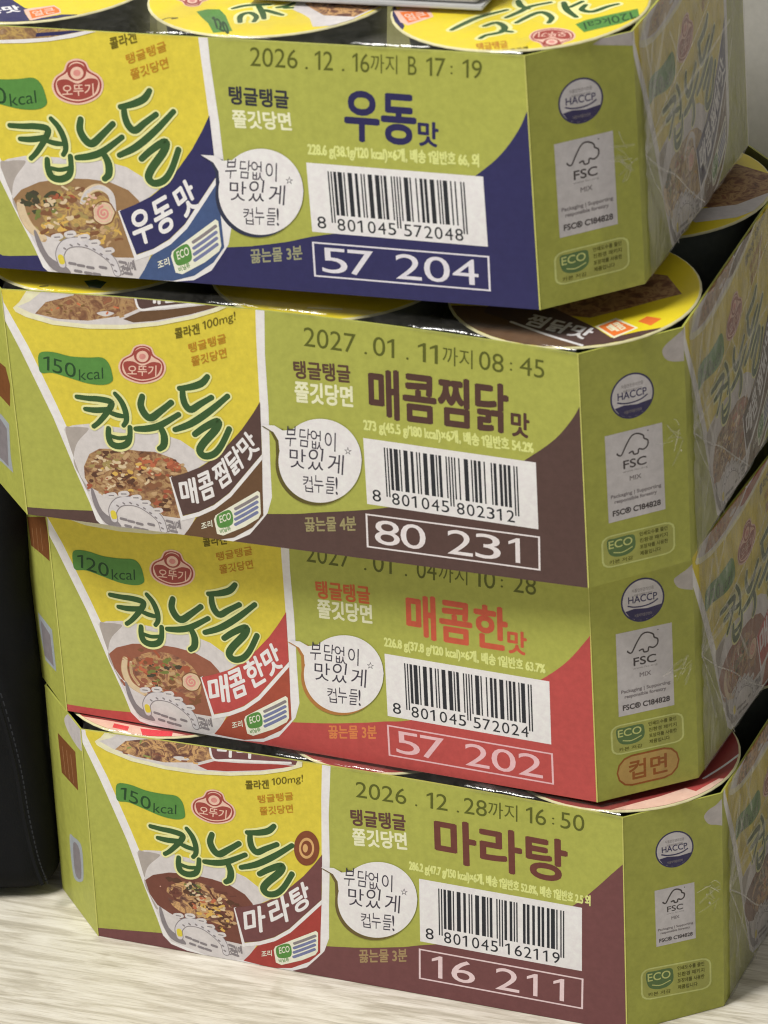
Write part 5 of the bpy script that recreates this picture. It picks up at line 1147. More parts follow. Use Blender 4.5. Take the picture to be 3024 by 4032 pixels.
('S','print_olive',0.6,[84.5,10.71,86.31,14.17,89.47,15.11]),
('S','print_olive',1.3,[88.51,13.86,89.66,14.66]),
],
'lid0_0':[
('P','flavour0',0,[-6.9,31.15,17.85,26.78,29.4,16.43,31.66,15.72,31.49,11.81,36.69,4.6,45.9,12.01,52.22,12.95,56.84,15.56,55.44,1.29,40.71,-8.52,18.25,-11.91,3,-0.16]),
('P','food0',0,[5.84,-6.15,36.85,-2.14,40.71,-8.52,20.45,-16.62]),
('P','seal_pink',0,[29.92,14.43,31.39,16.33,39.13,20.72,43.03,17.4,45.27,13.2,37.3,4.31,34.81,7.15]),
('P','badge_orange',0,[32.26,13.86,39.67,19.5,42.84,16.72,44.31,13.96,36.83,6.42]),
('T','seal_pink','얼큰',[36.75,8.46,6.09,5.29,-3.14,4.83],0.03),
('T','white_print','동맛',[18.72,7.33,11.1,5.53,-4.61,5.81],0.05),
],
'lid1_2':[
('P','food1',0,[197.67,33.07,213.71,47.68,225.23,66.02,237.22,65.7,246.92,52.44,240.56,46.32,231.28,36.47,220.78,26.38,207.02,26.13]),
('P','band_low1',0,[164.45,23.64,185.72,27.16,200.59,24.6,225.38,4.32,220.95,-4.83,203.31,-3.21,181.25,6.37,170.14,15.81]),
('P','flavour1',0,[181.91,33.96,196.69,35.92,220.9,21.88,226.1,18.62,233.04,13.12,240.74,19.89,250.83,26.79,240.73,7.28,229.93,-1.2,224.17,1.82,224.83,4.93,194.18,17,182.05,21.7]),
('S','white_print',1.3,[194.28,16.72,209.68,10.2,224.83,4.93]),
('T','white_print','찜닭맛',[198.77,16.24,25.39,-6.69,1.56,8.63],0.05),
('P','cream_print',0,[224.6,20.06,229.73,28.51,239.98,22.69,234.17,12.8]),
('P','badge_orange',0,[225.87,20.36,230.28,26.83,238.9,22.43,233.63,14.45]),
('T','cream_print','매콤',[232.85,17.09,3.16,4.5,-4.61,4.14],0.04),
('P','badge_orange',0,[238.29,27.54,240.22,32.23,245.89,31.62,243.72,25.53]),
],
'lid1_5':[
('P','food1',0,[218.9,147.31,233.69,164.95,256.42,155.83,253.49,131.83,240.91,124.34,225.69,125.45]),
('P','bowl_print',0,[222.13,117.73,244.24,129.71,255.24,146.16,258.4,135.27,247.45,118.98,234.02,111.32]),
],
'lid1_0':[
('P','deep_green',0,[28.67,11.98,32.89,14.07,37.5,12.96,37.39,7.46,32.77,7.46]),
('S','print_olive',1.2,[14.82,3.88,16.97,4.83]),
],
'lid1_1':[
('S','cream_print',1.2,[118.86,10.5,130.77,12.05]),
],
'lid3_2':[
('P','seal_pink',0,[217.64,0.6,233.93,17.72,242.45,28.46,247.97,36.27,257.12,39.18,260.71,12.37,232.14,-6.55]),  # pink area paints the film's reflection onto the lid
('S','white_print',1,[245.23,35.4,249.57,46.96,253.37,60.52]),
('P','flavour2',0,[240.02,26.68,244.31,35.11,250.72,37.14,245.48,25.4]),
],
'lid3_0':[
('P','seal_pink',0,[-6.71,8.17,10.99,8.02,34.75,7,52.41,6.24,55.95,-1.71,14.47,-14.83]),
('P','foil_red',0,[23.16,6.17,36.65,7.6,37.98,3.09,26.67,0.93]),
('P','foil_red',0,[11.57,6.78,18.45,6.11,19.26,2.82,12.38,3.48]),
],
'lid3_5':[
('P','flavour3',0,[235.77,54.95,242.68,84.46,256.88,72.04,254.77,46.56]),
('S','white_print',1,[245.23,35.4,249.57,46.96,253.37,60.52]),
],
}
R=random.Random(7)
SC=bpy.context.scene; COL=SC.collection
f_,pitch,roll,cx_,cy_,cz_=G['cam']
# ---------------------------------------------------------------- camera
cam=bpy.data.objects.new('camera',bpy.data.cameras.new('camera')); COL.objects.link(cam)
cam.data.sensor_fit='HORIZONTAL'; cam.data.sensor_width=36; cam.data.lens=f_
cam.data.clip_start=.05; cam.data.clip_end=60
fw=Vector((0,math.cos(pitch),-math.sin(pitch))); r0=Vector((1,0,0)); u0=r0.cross(fw)
rr=r0*math.cos(roll)+u0*math.sin(roll); uu=-r0*math.sin(roll)+u0*math.cos(roll)
M=Matrix((rr,uu,-fw)).transposed().to_4x4(); M.translation=Vector((cx_,cy_,cz_)); cam.matrix_world=M
SC.camera=cam
cam.data.dof.use_dof=True; cam.data.dof.focus_distance=1.665; cam.data.dof.aperture_fstop=30
# ---------------------------------------------------------------- light (indoor ceiling lamp and the dim room)
w=bpy.data.worlds.new('World'); SC.world=w; w.use_nodes=True
bg=w.node_tree.nodes['Background']; bg.inputs[0].default_value=(.93,.97,1,1); bg.inputs[1].default_value=.15
def area(name,loc,target,size,power,color):
    l=bpy.data.lights.new(name,'AREA'); l.shape='SQUARE'; l.size=size; l.energy=power; l.color=color
    o=bpy.data.objects.new(name,l); COL.objects.link(o); o.location=loc
    o.rotation_euler=(Vector(target)-Vector(loc)).to_track_quat('-Z','Y').to_euler(); return o
area('ceiling_lamp',(-1.23,-.30,2.67),(.12,.6,.15),.85,99,(1,.975,.92))
vs=SC.view_settings; vs.view_transform='Standard'; vs.look='None'; vs.exposure=0; vs.gamma=1
SC.cycles.max_bounces=8; SC.cycles.filter_width=1.15; SC.cycles.transparent_max_bounces=12; SC.cycles.sample_clamp_indirect=4
# ---------------------------------------------------------------- materials
KA=1.27
def lin(c,k=KA):
    o=[]
    for v in c:
        v=v/255; v=v/12.92 if v<=.04045 else ((v+.055)/1.055)**2.4
        o.append(min(v*k,.86))
    return (*o,1)
def nt(name):
    m=bpy.data.materials.new(name); m.use_nodes=True; t=m.node_tree; b=t.nodes['Principled BSDF']; return m,t,b
def coords(t,sc,rot=(0,0,0),out='Object'):
    tc=t.nodes.new('ShaderNodeTexCoord'); mp=t.nodes.new('ShaderNodeMapping'); mp.inputs['Scale'].default_value=sc; mp.inputs['Rotation'].default_value=rot
    t.links.new(tc.outputs[out],mp.inputs[0]); return mp.outputs[0]
def noise_n(t,vec,scale,detail=3,rough=.6,dist=0):
    n=t.nodes.new('ShaderNodeTexNoise'); n.inputs['Scale'].default_value=scale; n.inputs['Detail'].default_value=detail; n.inputs['Roughness'].default_value=rough; n.inputs['Distortion'].default_value=dist
    t.links.new(vec,n.inputs['Vector']); return n.outputs['Fac']
def ramp(t,fac,stops):
    r=t.nodes.new('ShaderNodeValToRGB'); e=r.color_ramp.elements
    while len(e)<len(stops): e.new(.5)
    for i,(p,c) in enumerate(stops): e[i].position=p; e[i].color=c
    t.links.new(fac,r.inputs[0]); return r.outputs[0]
def bump(t,b,h,strength,dist=.001):
    n=t.nodes.new('ShaderNodeBump'); n.inputs['Strength'].default_value=strength; n.inputs['Distance'].default_value=dist
    t.links.new(h,n.inputs['Height']); t.links.new(n.outputs[0],b.inputs['Normal'])
def paper(name,c,rough=.42,var=.09,k=KA,spec=.22):
    m,t,b=nt(name); v=coords(t,(1,1,1)); a=lin(c,k)
    n=noise_n(t,v,300,4,.7)
    lo=tuple(x*(1-var) for x in a[:3])+(1,); hi=tuple(min(x*(1+var),.88) for x in a[:3])+(1,)
    t.links.new(ramp(t,n,[(.3,lo),(.7,hi)]),b.inputs['Base Color'])
    b.inputs['Roughness'].default_value=rough; b.inputs['Specular IOR Level'].default_value=spec
    n2=noise_n(t,v,900,2); n3=noise_n(t,v,16,2,.5)
    b1=t.nodes.new('ShaderNodeBump'); b1.inputs['Strength'].default_value=.55; b1.inputs['Distance'].default_value=.0035; t.links.new(n3,b1.inputs['Height'])
    b2=t.nodes.new('ShaderNodeBump'); b2.inputs['Strength'].default_value=.06; b2.inputs['Distance'].default_value=.0004; t.links.new(n2,b2.inputs['Height']); t.links.new(b1.outputs[0],b2.inputs['Normal'])
    t.links.new(b2.outputs[0],b.inputs['Normal']); return m
MATS={}
PAL=dict(lime=(157,160,76),badge_orange=(215,110,50),badge_white=(190,186,190),band_low0=(62,80,120),band_low1=(95,70,50),band_low2=(150,72,56),band_low3=(150,60,55),bare_board=(178,172,172),
bit0a=(180,150,85),bit0b=(215,195,165),bit0c=(85,80,60),bit1a=(165,132,90),bit1b=(185,105,72),bit1c=(112,86,52),bit2a=(178,140,95),bit2b=(98,90,60),bit2c=(160,80,60),bit3a=(196,155,104),bit3b=(130,138,80),bit3c=(126,82,66),
bowl_print=(194,189,190),brush_green=(52,82,46),cream_print=(226,208,178),deep_green=(36,66,38),eco_green=(88,112,70),flavour0=(45,44,86),flavour1=(80,60,57),flavour2=(170,72,70),flavour3=(105,66,67),foil_red=(205,60,70),
halo_print=(214,212,150),info_print=(200,205,130),ink_black=(40,42,48),ink_brown=(140,84,40),ink_date=(84,88,34),ink_grey=(70,64,66),ink_hand=(60,56,68),ink_olive=(84,84,28),label_bluish=(150,156,162),label_pale=(216,222,196),
leaf_green=(80,128,62),lime_pale=(205,208,168),lime_soft=(158,160,86),pale_green=(188,194,124),pale_print=(218,224,180),print_blue=(108,114,150),print_grey=(124,118,122),print_olive=(98,88,26),print_orange=(176,124,38),ring_navy=(58,54,88),
seal_brown=(118,66,44),seal_pink=(222,176,160),seal_red=(146,66,60),seal_rose=(196,130,124),tan_print=(172,142,84),text_brown=(112,70,40),text_line=(150,112,80),white_print=(216,210,214),yellow_print=(200,184,64),
frame0=(205,202,220),frame1=(216,205,208),frame2=(236,172,178),frame3=(218,190,194),title0=(40,38,80),title1=(76,52,47),title2=(184,84,62),title3=(100,56,50),slogan0=(48,48,56),slogan1=(84,62,50),slogan2=(180,90,52),slogan3=(88,60,54),
water0=(140,140,112),water1=(142,134,96),water2=(196,120,72),water3=(150,128,92),bubble_shadow0=(46,50,70),bubble_shadow1=(88,80,40),bubble_shadow2=(160,110,60),bubble_shadow3=(98,84,50),
broth0=(138,108,76),broth1=(124,84,60),broth2=(138,86,68),broth3=(108,66,56),fold_wear=(180,180,98),dark_green=(66,68,50),bowl_shade=(158,150,146),fdcream=(198,178,148),fdgold=(196,160,84),fdolive=(150,132,84),fdgreen=(108,116,62),fddark=(66,62,50),fdrust=(150,82,60),fdorange=(172,98,70),fdbrown=(118,80,56),fdshade=(84,56,44),fdwine=(96,58,50),fdlight=(176,146,110),fdblush=(206,164,150),cup_white=(112,116,108),rim_white=(196,190,150),board=(140,138,96),fabric=(20,21,24))
def mat(n):
    if n in MATS: return MATS[n]
    if n.startswith('food'):
        i=n[4]; m,t,b=nt(n); v=coords(t,(1,1,1)); nn=noise_n(t,v,190,5,.65,.8)
        base={'0':(128,96,70),'1':(118,78,54),'2':(132,84,66),'3':(102,64,54)}[i]
        st=[(.3,lin([x*.7 for x in base])),(.42,lin(base)),(.55,lin(PAL['bit'+i+'a'])),(.62,lin(base)),(.75,lin([(x+y)/2 for x,y in zip(PAL['bit'+i+'b'],base)]))]
        t.links.new(ramp(t,nn,st),b.inputs['Base Color']); b.inputs['Roughness'].default_value=.5
    elif n in('yellow_lid','foil_lid'):
        m=paper(n,(232,208,44) if n=='yellow_lid' else (150,62,60),.32,.03,1.1,.5)
    else: m=paper(n,PAL[n],.5 if n!='fabric' else .9)
    MATS[n]=m; return m
def film_mat(name,haze,gloss,rough=.12,wr=60,spots=False,base=.25):
    m=bpy.data.materials.new(name); m.use_nodes=True; t=m.node_tree; t.nodes.remove(t.nodes['Principled BSDF']); out=t.nodes['Material Output']
    tr=t.nodes.new('ShaderNodeBsdfTransparent'); gl=t.nodes.new('ShaderNodeBsdfGlossy'); gl.inputs['Roughness'].default_value=rough; gl.inputs['Color'].default_value=(1,1,1,1)
    df=t.nodes.new('ShaderNodeBsdfDiffuse'); df.inputs['Color'].default_value=(.55,.53,.49,1)
    v=coords(t,(1,1,.35)); n1=noise_n(t,v,wr,4,.6,1.2)
    bp=t.nodes.new('ShaderNodeBump'); bp.inputs['Strength'].default_value=.5; bp.inputs['Distance'].default_value=.002; t.links.new(n1,bp.inputs['Height']); t.links.new(bp.outputs[0],gl.inputs['Normal'])
    mr=t.nodes.new('ShaderNodeMapRange'); mr.inputs['From Min'].default_value=.3; mr.inputs['From Max'].default_value=.7; mr.inputs['To Min'].default_value=haze*.25; mr.inputs['To Max'].default_value=haze*1.75
    n2=noise_n(t,v,wr*2.2,5,.7,1.5); t.links.new(n2,mr.inputs['Value'])
    m1=t.nodes.new('ShaderNodeMixShader'); t.links.new(mr.outputs[0],m1.inputs[0]); t.links.new(tr.outputs[0],m1.inputs[1]); t.links.new(df.outputs[0],m1.inputs[2])
    fr=t.nodes.new('ShaderNodeLayerWeight'); fr.inputs['Blend'].default_value=.35
    mu=t.nodes.new('ShaderNodeMath'); mu.operation='MULTIPLY_ADD'; mu.inputs[1].default_value=gloss; mu.inputs[2].default_value=gloss*base; t.links.new(fr.outputs['Fresnel'],mu.inputs[0])
    fac=mu.outputs[0]
    if spots:   # the tight film only catches the lamp here and there
        n3=noise_n(t,v,38,2,.5); m3=t.nodes.new('ShaderNodeMapRange'); m3.inputs['From Min'].default_value=.50; m3.inputs['From Max'].default_value=.68; t.links.new(n3,m3.inputs['Value'])
        mm=t.nodes.new('ShaderNodeMath'); mm.operation='MULTIPLY'; t.links.new(fac,mm.inputs[0]); t.links.new(m3.outputs[0],mm.inputs[1]); fac=mm.outputs[0]
    m2=t.nodes.new('ShaderNodeMixShader'); t.links.new(fac,m2.inputs[0]); t.links.new(m1.outputs[0],m2.inputs[1]); t.links.new(gl.outputs[0],m2.inputs[2])
    t.links.new(m2.outputs[0],out.inputs['Surface']); return m
FILM_SIDE=film_mat('film_side',.25,.40,.18,75); FILM_TOP=film_mat('film_top',.03,.30,.14,60,True); FILM_GATHER=film_mat('film_gather',.0,.22,.10,120,False,.0)
MATS['crease']=film_mat('film_crease',.42,.6,.15,200); MATS['crease_dim']=film_mat('film_crease_dim',.14,.12,.3,200); MATS['crease_soft']=film_mat('film_crease_soft',.14,.4,.2,200)
# ---------------------------------------------------------------- mesh helpers
def link(name,me,parent=None,mats=()):
    o=bpy.data.objects.new(name,me); COL.objects.link(o)
    for m in mats: me.materials.append(m)
    if parent: o.parent=parent
    return o
def mk(name,verts,faces,mats,parent=None,idx=None,smooth=False):
    me=bpy.data.meshes.new(name); me.from_pydata(verts,[],faces)
    if idx: me.polygons.foreach_set('material_index',idx)
    if smooth: me.polygons.foreach_set('use_smooth',[True]*len(faces))
    me.update(); return link(name,me,parent,mats)
def tag(o,label=None,cat=None,group=None,kind=None):
    for k,v in (('label',label),('category',cat),('group',group),('kind',kind)):
        if v: o[k]=v
    return o
def empty(name,loc=(0,0,0)):
    o=bpy.data.objects.new(name,None); COL.objects.link(o); o.location=loc; return o
def smooth_closed(P,n=4):
    out=[];L=len(P)
    for i in range(L):
        p0,p1,p2,p3=P[i-1],P[i],P[(i+1)%L],P[(i+2)%L]
        for k in range(n):
            t=k/n; out.append(tuple(.5*((2*p1[j])+(-p0[j]+p2[j])*t+(2*p0[j]-5*p1[j]+4*p2[j]-p3[j])*t*t+(-p0[j]+3*p1[j]-3*p2[j]+p3[j])*t**3) for j in (0,1)))
    return out
def smooth_open(P,n=5):
    if len(P)<3: return P
    Q=[P[0]]+P+[P[-1]]; out=[]
    for i in range(1,len(Q)-2):
        p0,p1,p2,p3=Q[i-1],Q[i],Q[i+1],Q[i+2]
        for k in range(n):
            t=k/n; out.append(tuple(.5*((2*p1[j])+(-p0[j]+p2[j])*t+(2*p0[j]-5*p1[j]+4*p2[j]-p3[j])*t*t+(-p0[j]+3*p1[j]-3*p2[j]+p3[j])*t**3) for j in (0,1)))
    out.append(P[-1]); return out
def tess(poly):
    return [tuple(t) for t in tessellate_polygon([[Vector((x,y,0)) for x,y in poly]])]
TXT={}
def glyphs(s):
    c=bpy.data.curves.new('t','FONT'); c.body=s; c.size=1; c.resolution_u=4
    o=bpy.data.objects.new('t',c); COL.objects.link(o); bpy.context.view_layer.update()
    me=bpy.data.meshes.new_from_object(o.evaluated_get(bpy.context.evaluated_depsgraph_get()))
    me.calc_loop_triangles(); V=[(v.co.x,v.co.y) for v in me.vertices]; T=[tuple(t.vertices) for t in me.loop_triangles]
    bpy.data.objects.remove(o); bpy.data.curves.remove(c); bpy.data.meshes.remove(me)
    return V,T
ONE=([(.20,0),(.30,0),(.30,.69),(.23,.69),(.05,.575),(.05,.49),(.20,.57)],[(0,1,2),(0,2,6),(6,2,3),(6,3,4),(6,4,5)])
def text_mesh(s,bold):
    if s in TXT: return TXT[s]
    if '1' in s:
        V=[];T=[];x=0
        for part in s.replace('1','|1|').split('|'):
            if not part: continue
            v,t=ONE if part=='1' else glyphs(part)
            if not v: x+=.3; continue
            x0=min(p[0] for p in v); w=max(p[0] for p in v)-x0; b=len(V)
            V+=[(p[0]-x0+x,p[1]) for p in v]; T+=[tuple(q+b for q in r) for r in t]; x+=w+(.12 if part=='1' else .07)
            if part.endswith(' '): x+=.25
    else: V,T=glyphs(s)
    if not V: V=[(0,0),(1,0),(0,1)];T=[]
    x0=min(v[0] for v in V);x1=max(v[0] for v in V);y0=min(v[1] for v in V);y1=max(v[1] for v in V)
    V=[((x-x0)/max(x1-x0,1e-4),(y-y0)/max(y1-y0,1e-4)) for x,y in V]
    TXT[s]=(V,T); return V,T
def clip_tri(tri,clip):
    poly=tri
    for (nx,ny,d) in clip:
        out=[];n=len(poly)
        if n==0: return []
        for i in range(n):
            a,b=poly[i],poly[(i+1)%n]; da=nx*a[0]+ny*a[1]-d; db=nx*b[0]+ny*b[1]-d
            if da<=0: out.append(a)
            if (da<0)!=(db<0) and abs(da-db)>1e-12:
                t=da/(da-db)
                if 0<t<1: out.append((a[0]+t*(b[0]-a[0]),a[1]+t*(b[1]-a[1])))
        poly=out
    return poly
def rect_clip(x0,y0,x1,y1): return [(-1,0,-x0),(1,0,x1),(0,-1,-y0),(0,1,y1)]
FOOD={0:[('x',540,700,300,160,('broth0','fdbrown','fdolive'),60,26),('s',310,745,30,('fdlight','fdcream'),[(280,620),(292,690),(330,765),(400,830)]),('x',550,765,170,90,('fdgold','fdgold','fdolive','fdcream','fdbrown'),90,17),
 ('x',760,850,110,90,('fdgold','broth0','fdbrown','fdlight'),40,20),('x',560,610,150,60,('fdrust','fdbrown','fdcream','fdolive'),50,15),('x',345,610,55,42,('dark_green','fddark','dark_green'),26,20),('x',365,690,45,18,('dark_green','fdgreen'),12,14),('x',440,655,60,50,('fdgreen','fdolive','fdcream'),22,13),
 ('s',760,600,22,('fdcream','bowl_print'),[(655,640),(690,585),(760,565),(825,610),(835,700)]),('x',700,640,60,50,('fdcream','fdblush','fdolive'),20,14),('w',775,712,62)],
1:[('x',640,740,330,190,('fdbrown','fdshade','broth1','fdrust'),120,24),('x',470,600,140,70,('fdolive','fdcream','fdshade','fdolive','fdlight'),70,16),('x',800,630,170,70,('fdorange','fdrust','fdorange','fdlight'),70,18),('x',600,700,230,90,('fdlight','fdshade','fdgold','fdbrown','fdcream'),110,15),('x',420,760,90,60,('fdlight','fdrust','fdshade','fdcream'),26,15),('x',830,850,90,90,('fdbrown','fdshade','fdrust','fdlight'),34,17)],
2:[('x',600,700,330,170,('broth2','fdrust','fdbrown'),70,26),('s',400,700,24,('fdlight','fdcream'),[(350,620),(345,700),(385,790),(480,850)]),('s',420,690,10,('fdcream','fdlight'),[(390,640),(395,720),(440,790)]),('x',480,650,90,60,('fdorange','fdrust','fdolive'),34,15),('x',620,700,120,110,('fdolive','fddark','fdgreen','fdlight','fdbrown'),90,15),('x',560,820,100,50,('fdlight','fdrust','fdcream'),30,14),('w',800,745,60),('x',850,880,80,70,('broth2','fdbrown'),16,18)],
3:[('x',560,720,340,190,('broth3','fdwine','broth3','fdshade'),80,30),('x',571,610,75,55,('fdgreen','fdolive','fdcream','fddark'),46,13),('x',680,720,120,95,('fdlight','fdgold','fdcream','fdshade','fdorange'),120,14),('x',800,830,90,60,('fdlight','fdgold','fdshade'),34,14),('x',400,640,80,40,('fdwine','fdblush','broth3'),10,10)]}
def food_ops(b,fr):
    rr_=random.Random(60+b); ox,oy,ux,uy,vx,vy=fr; T_=lambda x,y:(ox+(ux*x+vx*y)/1000,oy+(uy*x+vy*y)/1000)
    def ok(x,y):   # stay in the bowl and above the scale arc
        return x>(285 if b in (0,1) else 305) and y>528 and y<790+(x-330)*.28 and not (x>905 and y>690) and not (x<330 and y>730) and y>520+max(0,x-800)*.75 and (x<925)
    ops=[]
    for z in FOOD[b]:
        if z[0]=='x':
            _,cx,cy,rx,ry,cols,n,sz=z; n=int(n/1.9); sz*=1.55
            for _q in range(n):
                a=rr_.uniform(0,6.28); d=math.sqrt(rr_.random()); x,y=cx+rx*d*math.cos(a),cy+ry*d*math.sin(a)
                if not ok(x,y): continue
                c=rr_.choice(cols); s_=sz*rr_.uniform(.5,1.25); th=rr_.uniform(-1.1,1.1)
                if rr_.random()<.45:
                    L=s_*1.6; cu=rr_.uniform(-1,1); pts=[T_(x+L*t*math.cos(th+cu*t),y+L*t*math.sin(th+cu*t)*.7) for t in (-.5,0,.5)]
                    ops.append(('S',c,rr_.uniform(.6,1.5),[q for p in pts for q in p]))
                else:
                    pts=[T_(x+s_*rr_.uniform(.45,1)*math.cos(t+th),y+s_*.62*rr_.uniform(.45,1)*math.sin(t+th)) for t in (0,.9,1.8,2.7,3.6,4.5,5.4)]
                    ops.append(('P',c,0,[q for p in pts for q in p]))
        elif z[0]=='s':
            _,cx,cy,wd,cols,pts=z
            for k_,c in enumerate(cols):
                for dd in (-.35,.35) if k_ else (0,):
                    ops.append(('S',c,wd*.118*(.45 if k_ else 1),[q for x,y in pts for q in T_(x+wd*dd,y-wd*dd*.4)]))
        else:
            _,cx,cy,r=z
            for k_,(f,c) in enumerate(((1.12,'fdbrown'),(1,'fdcream'),(.84,'fdblush'),(.72,'fdcream'))):
                ops.append(('P',c,1,[q for t in range(14) for q in T_(cx+r*f*(1+.05*math.cos(t*3.1))*math.cos(t*.4488),cy+r*f*math.sin(t*.4488))]))
            ops.append(('S','seal_rose',.8,[q for t in range(22) for q in T_(cx+r*(.08+.026*t)*math.cos(t*.52),cy+r*(.08+.026*t)*math.sin(t*.52))]))
    return ops
def art(name,ops,place,clip,parent,step=.0000008,t0=.00002,label=None):
    """printed artwork: flat inked shapes on the board. ops in mm; place(u,v,t) -> local point in m"""
    V=[];F=[];I=[];ML=[]
    def mi(n):
        if n not in ML: ML.append(n)
        return ML.index(n)
    k=0; full=[]
    for op in ops: full+=[o_+('fine',) for o_ in food_ops(op[1],op[2])] if op[0]=='F' else [op]
    for op in full:
        if op[0]=='P':
            P=list(zip(op[3][::2],op[3][1::2]));
            if op[2]: P=smooth_closed(P)
            T=tess(P)
        elif op[0]=='E':
            cx,cy,ux,uy,vx,vy=op[2]; P=[(cx+ux*math.cos(a)+vx*math.sin(a),cy+uy*math.cos(a)+vy*math.sin(a)) for a in [i*math.tau/40 for i in range(40)]]
            T=[(0,i,i+1) for i in range(1,39)]
        elif op[0]=='S':
            P0=smooth_open(list(zip(op[3][::2],op[3][1::2]))); wd=op[2]/2; L=[];Rr=[]; n=len(P0)
            for i,p in enumerate(P0):
                a=P0[max(i-1,0)];b=P0[min(i+1,n-1)]; dx,dy=b[0]-a[0],b[1]-a[1]; l=math.hypot(dx,dy) or 1
                ww=wd*(1 if wd<.9 else (.82+.25*math.sin(math.pi*min(1,i/(n-1)*1.1)))); nx,ny=-dy/l*ww,dx/l*ww
                L.append((p[0]+nx,p[1]+ny)); Rr.append((p[0]-nx,p[1]-ny))
            P=L+Rr; T=[]
            for i in range(n-1): T+=[(i,n+i,n+i+1,i*.3),(i,n+i+1,i+1,i*.3)]
            if wd>.3:
                for (c,e0,e1) in ((P0[0],L[0],Rr[0]),(P0[-1],Rr[-1],L[-1])):
                    a0=math.atan2(e0[1]-c[1],e0[0]-c[0]); r=math.hypot(e0[0]-c[0],e0[1]-c[1]); b0=len(P)
                    P=P+[(c[0]+r*math.cos(a0+math.pi*j/8),c[1]+r*math.sin(a0+math.pi*j/8)) for j in range(9)]
                    T+=[(b0,b0+j,b0+j+1,n*.3+(.6 if c is P0[0] else 0)) for j in range(1,8)]
        elif op[0]=='T':
            Vt,T=text_mesh(op[2],op[4]); ox,oy,ux,uy,vx,vy=op[3]
            P=[(ox+ux*x+vx*y,oy+uy*x+vy*y) for x,y in Vt]
            if op[4]>=.015:   # heavier weight: the glyph struck again a hair aside
                hgt=math.hypot(vx,vy); r=op[4]*hgt*.75; P0=P; T0=T; P=[];T=[]
                for q in range(6):
                    b=len(P); P=P+[(x+r*math.cos(q*math.tau/6+.5),y+r*math.sin(q*math.tau/6+.5)) for x,y in P0]; T=T+[tuple(z+b for z in t_)+(q,) for t_ in T0]
        m=mi(op[1]); t=t0; t0+=.00000025 if op[-1]=='fine' else step*(4 if (op[0]=='T' and op[4]>=.015) else 1)
        for tr in T:
            poly=clip_tri([P[tr[0]],P[tr[1]],P[tr[2]]],clip)
            if len(poly)<3: continue
            b=len(V)
            ar=sum(poly[i][0]*poly[(i+1)%len(poly)][1]-poly[(i+1)%len(poly)][0]*poly[i][1] for i in range(len(poly)))
            if abs(ar)<1e-7: continue
            if ar<0: poly=poly[::-1]
            V+= [place(x/1000,y/1000,t+(tr[3]*.0000004 if len(tr)>3 else 0)) for x,y in poly]; F.append(tuple(range(b,b+len(poly)))); I.append(m)
    if not F: return None
    o=mk(name,V,F,[mat(n) for n in ML],parent,I)
    if label: o['label']=label
    return o
# ---------------------------------------------------------------- the setting
yaw=G['boxes'][3][3]; DX=Vector((math.cos(yaw),math.sin(yaw),0)); DY=Vector((-math.sin(yaw),math.cos(yaw),0)); O4=Vector((G['boxes'][3][0],G['boxes'][3][1],0))
def floor_mat():
    m,t,b=nt('floor_vinyl'); v=coords(t,(1,1,1),(0,0,-yaw-.05))
    mp=t.nodes.new('ShaderNodeMapping'); mp.inputs['Scale'].default_value=(12,105,1); t.links.new(v,mp.inputs[0])
    n=noise_n(t,mp.outputs[0],2.2,6,.62,.6)
    c=ramp(t,n,[(.30,lin((184,177,161),1)),(.43,lin((208,201,186),1)),(.52,lin((226,220,207),1)),(.66,lin((238,233,222),1))])
    mp2=t.nodes.new('ShaderNodeMapping'); mp2.inputs['Scale'].default_value=(26,420,1); t.links.new(v,mp2.inputs[0])
    n5=noise_n(t,mp2.outputs[0],2.6,4,.7); n6=noise_n(t,coords(t,(1,1,1)),26,3,.7)
    f5=ramp(t,n5,[(.36,(.82,.80,.77,1)),(.52,(1,1,1,1))]); f6=ramp(t,n6,[(.27,(.72,.69,.64,1)),(.36,(1,1,1,1))])
    for f in (f5,f6):
        mx=t.nodes.new('ShaderNodeMix'); mx.data_type='RGBA'; mx.blend_type='MULTIPLY'; mx.inputs[0].default_value=1; t.links.new(c,mx.inputs[6]); t.links.new(f,mx.inputs[7]); c=mx.outputs[2]
    t.links.new(c,b.inputs['Base Color']); b.inputs['Roughness'].default_value=.42; bump(t,b,n,.25,.0008); return m
s=4
fl=mk('floor',[(-s,-s,0),(s,-s,0),(s,s,0),(-s,s,0)],[(0,1,2,3)],[floor_mat()]); tag(fl,kind='structure')
fl.location=(.1,.6,-.0002)
def wall_mat():
    m=paper('wall_paint',(174,171,168),.7,.06,1.0); return m
wp=O4+DY*.250
a=wp-DX*2.5;b=wp+DX*2.5
wl=mk('wall',[tuple(a),tuple(b),(b.x,b.y,2.2),(a.x,a.y,2.2),tuple(a+DY*.1),tuple(b+DY*.1),tuple(b+DY*.1+Vector((0,0,2.2))),tuple(a+DY*.1+Vector((0,0,2.2)))],
 [(0,1,2,3),(5,4,7,6),(3,2,6,7),(0,3,7,4),(1,5,6,2),(0,4,5,1)],[wall_mat()]); tag(wl,kind='structure')
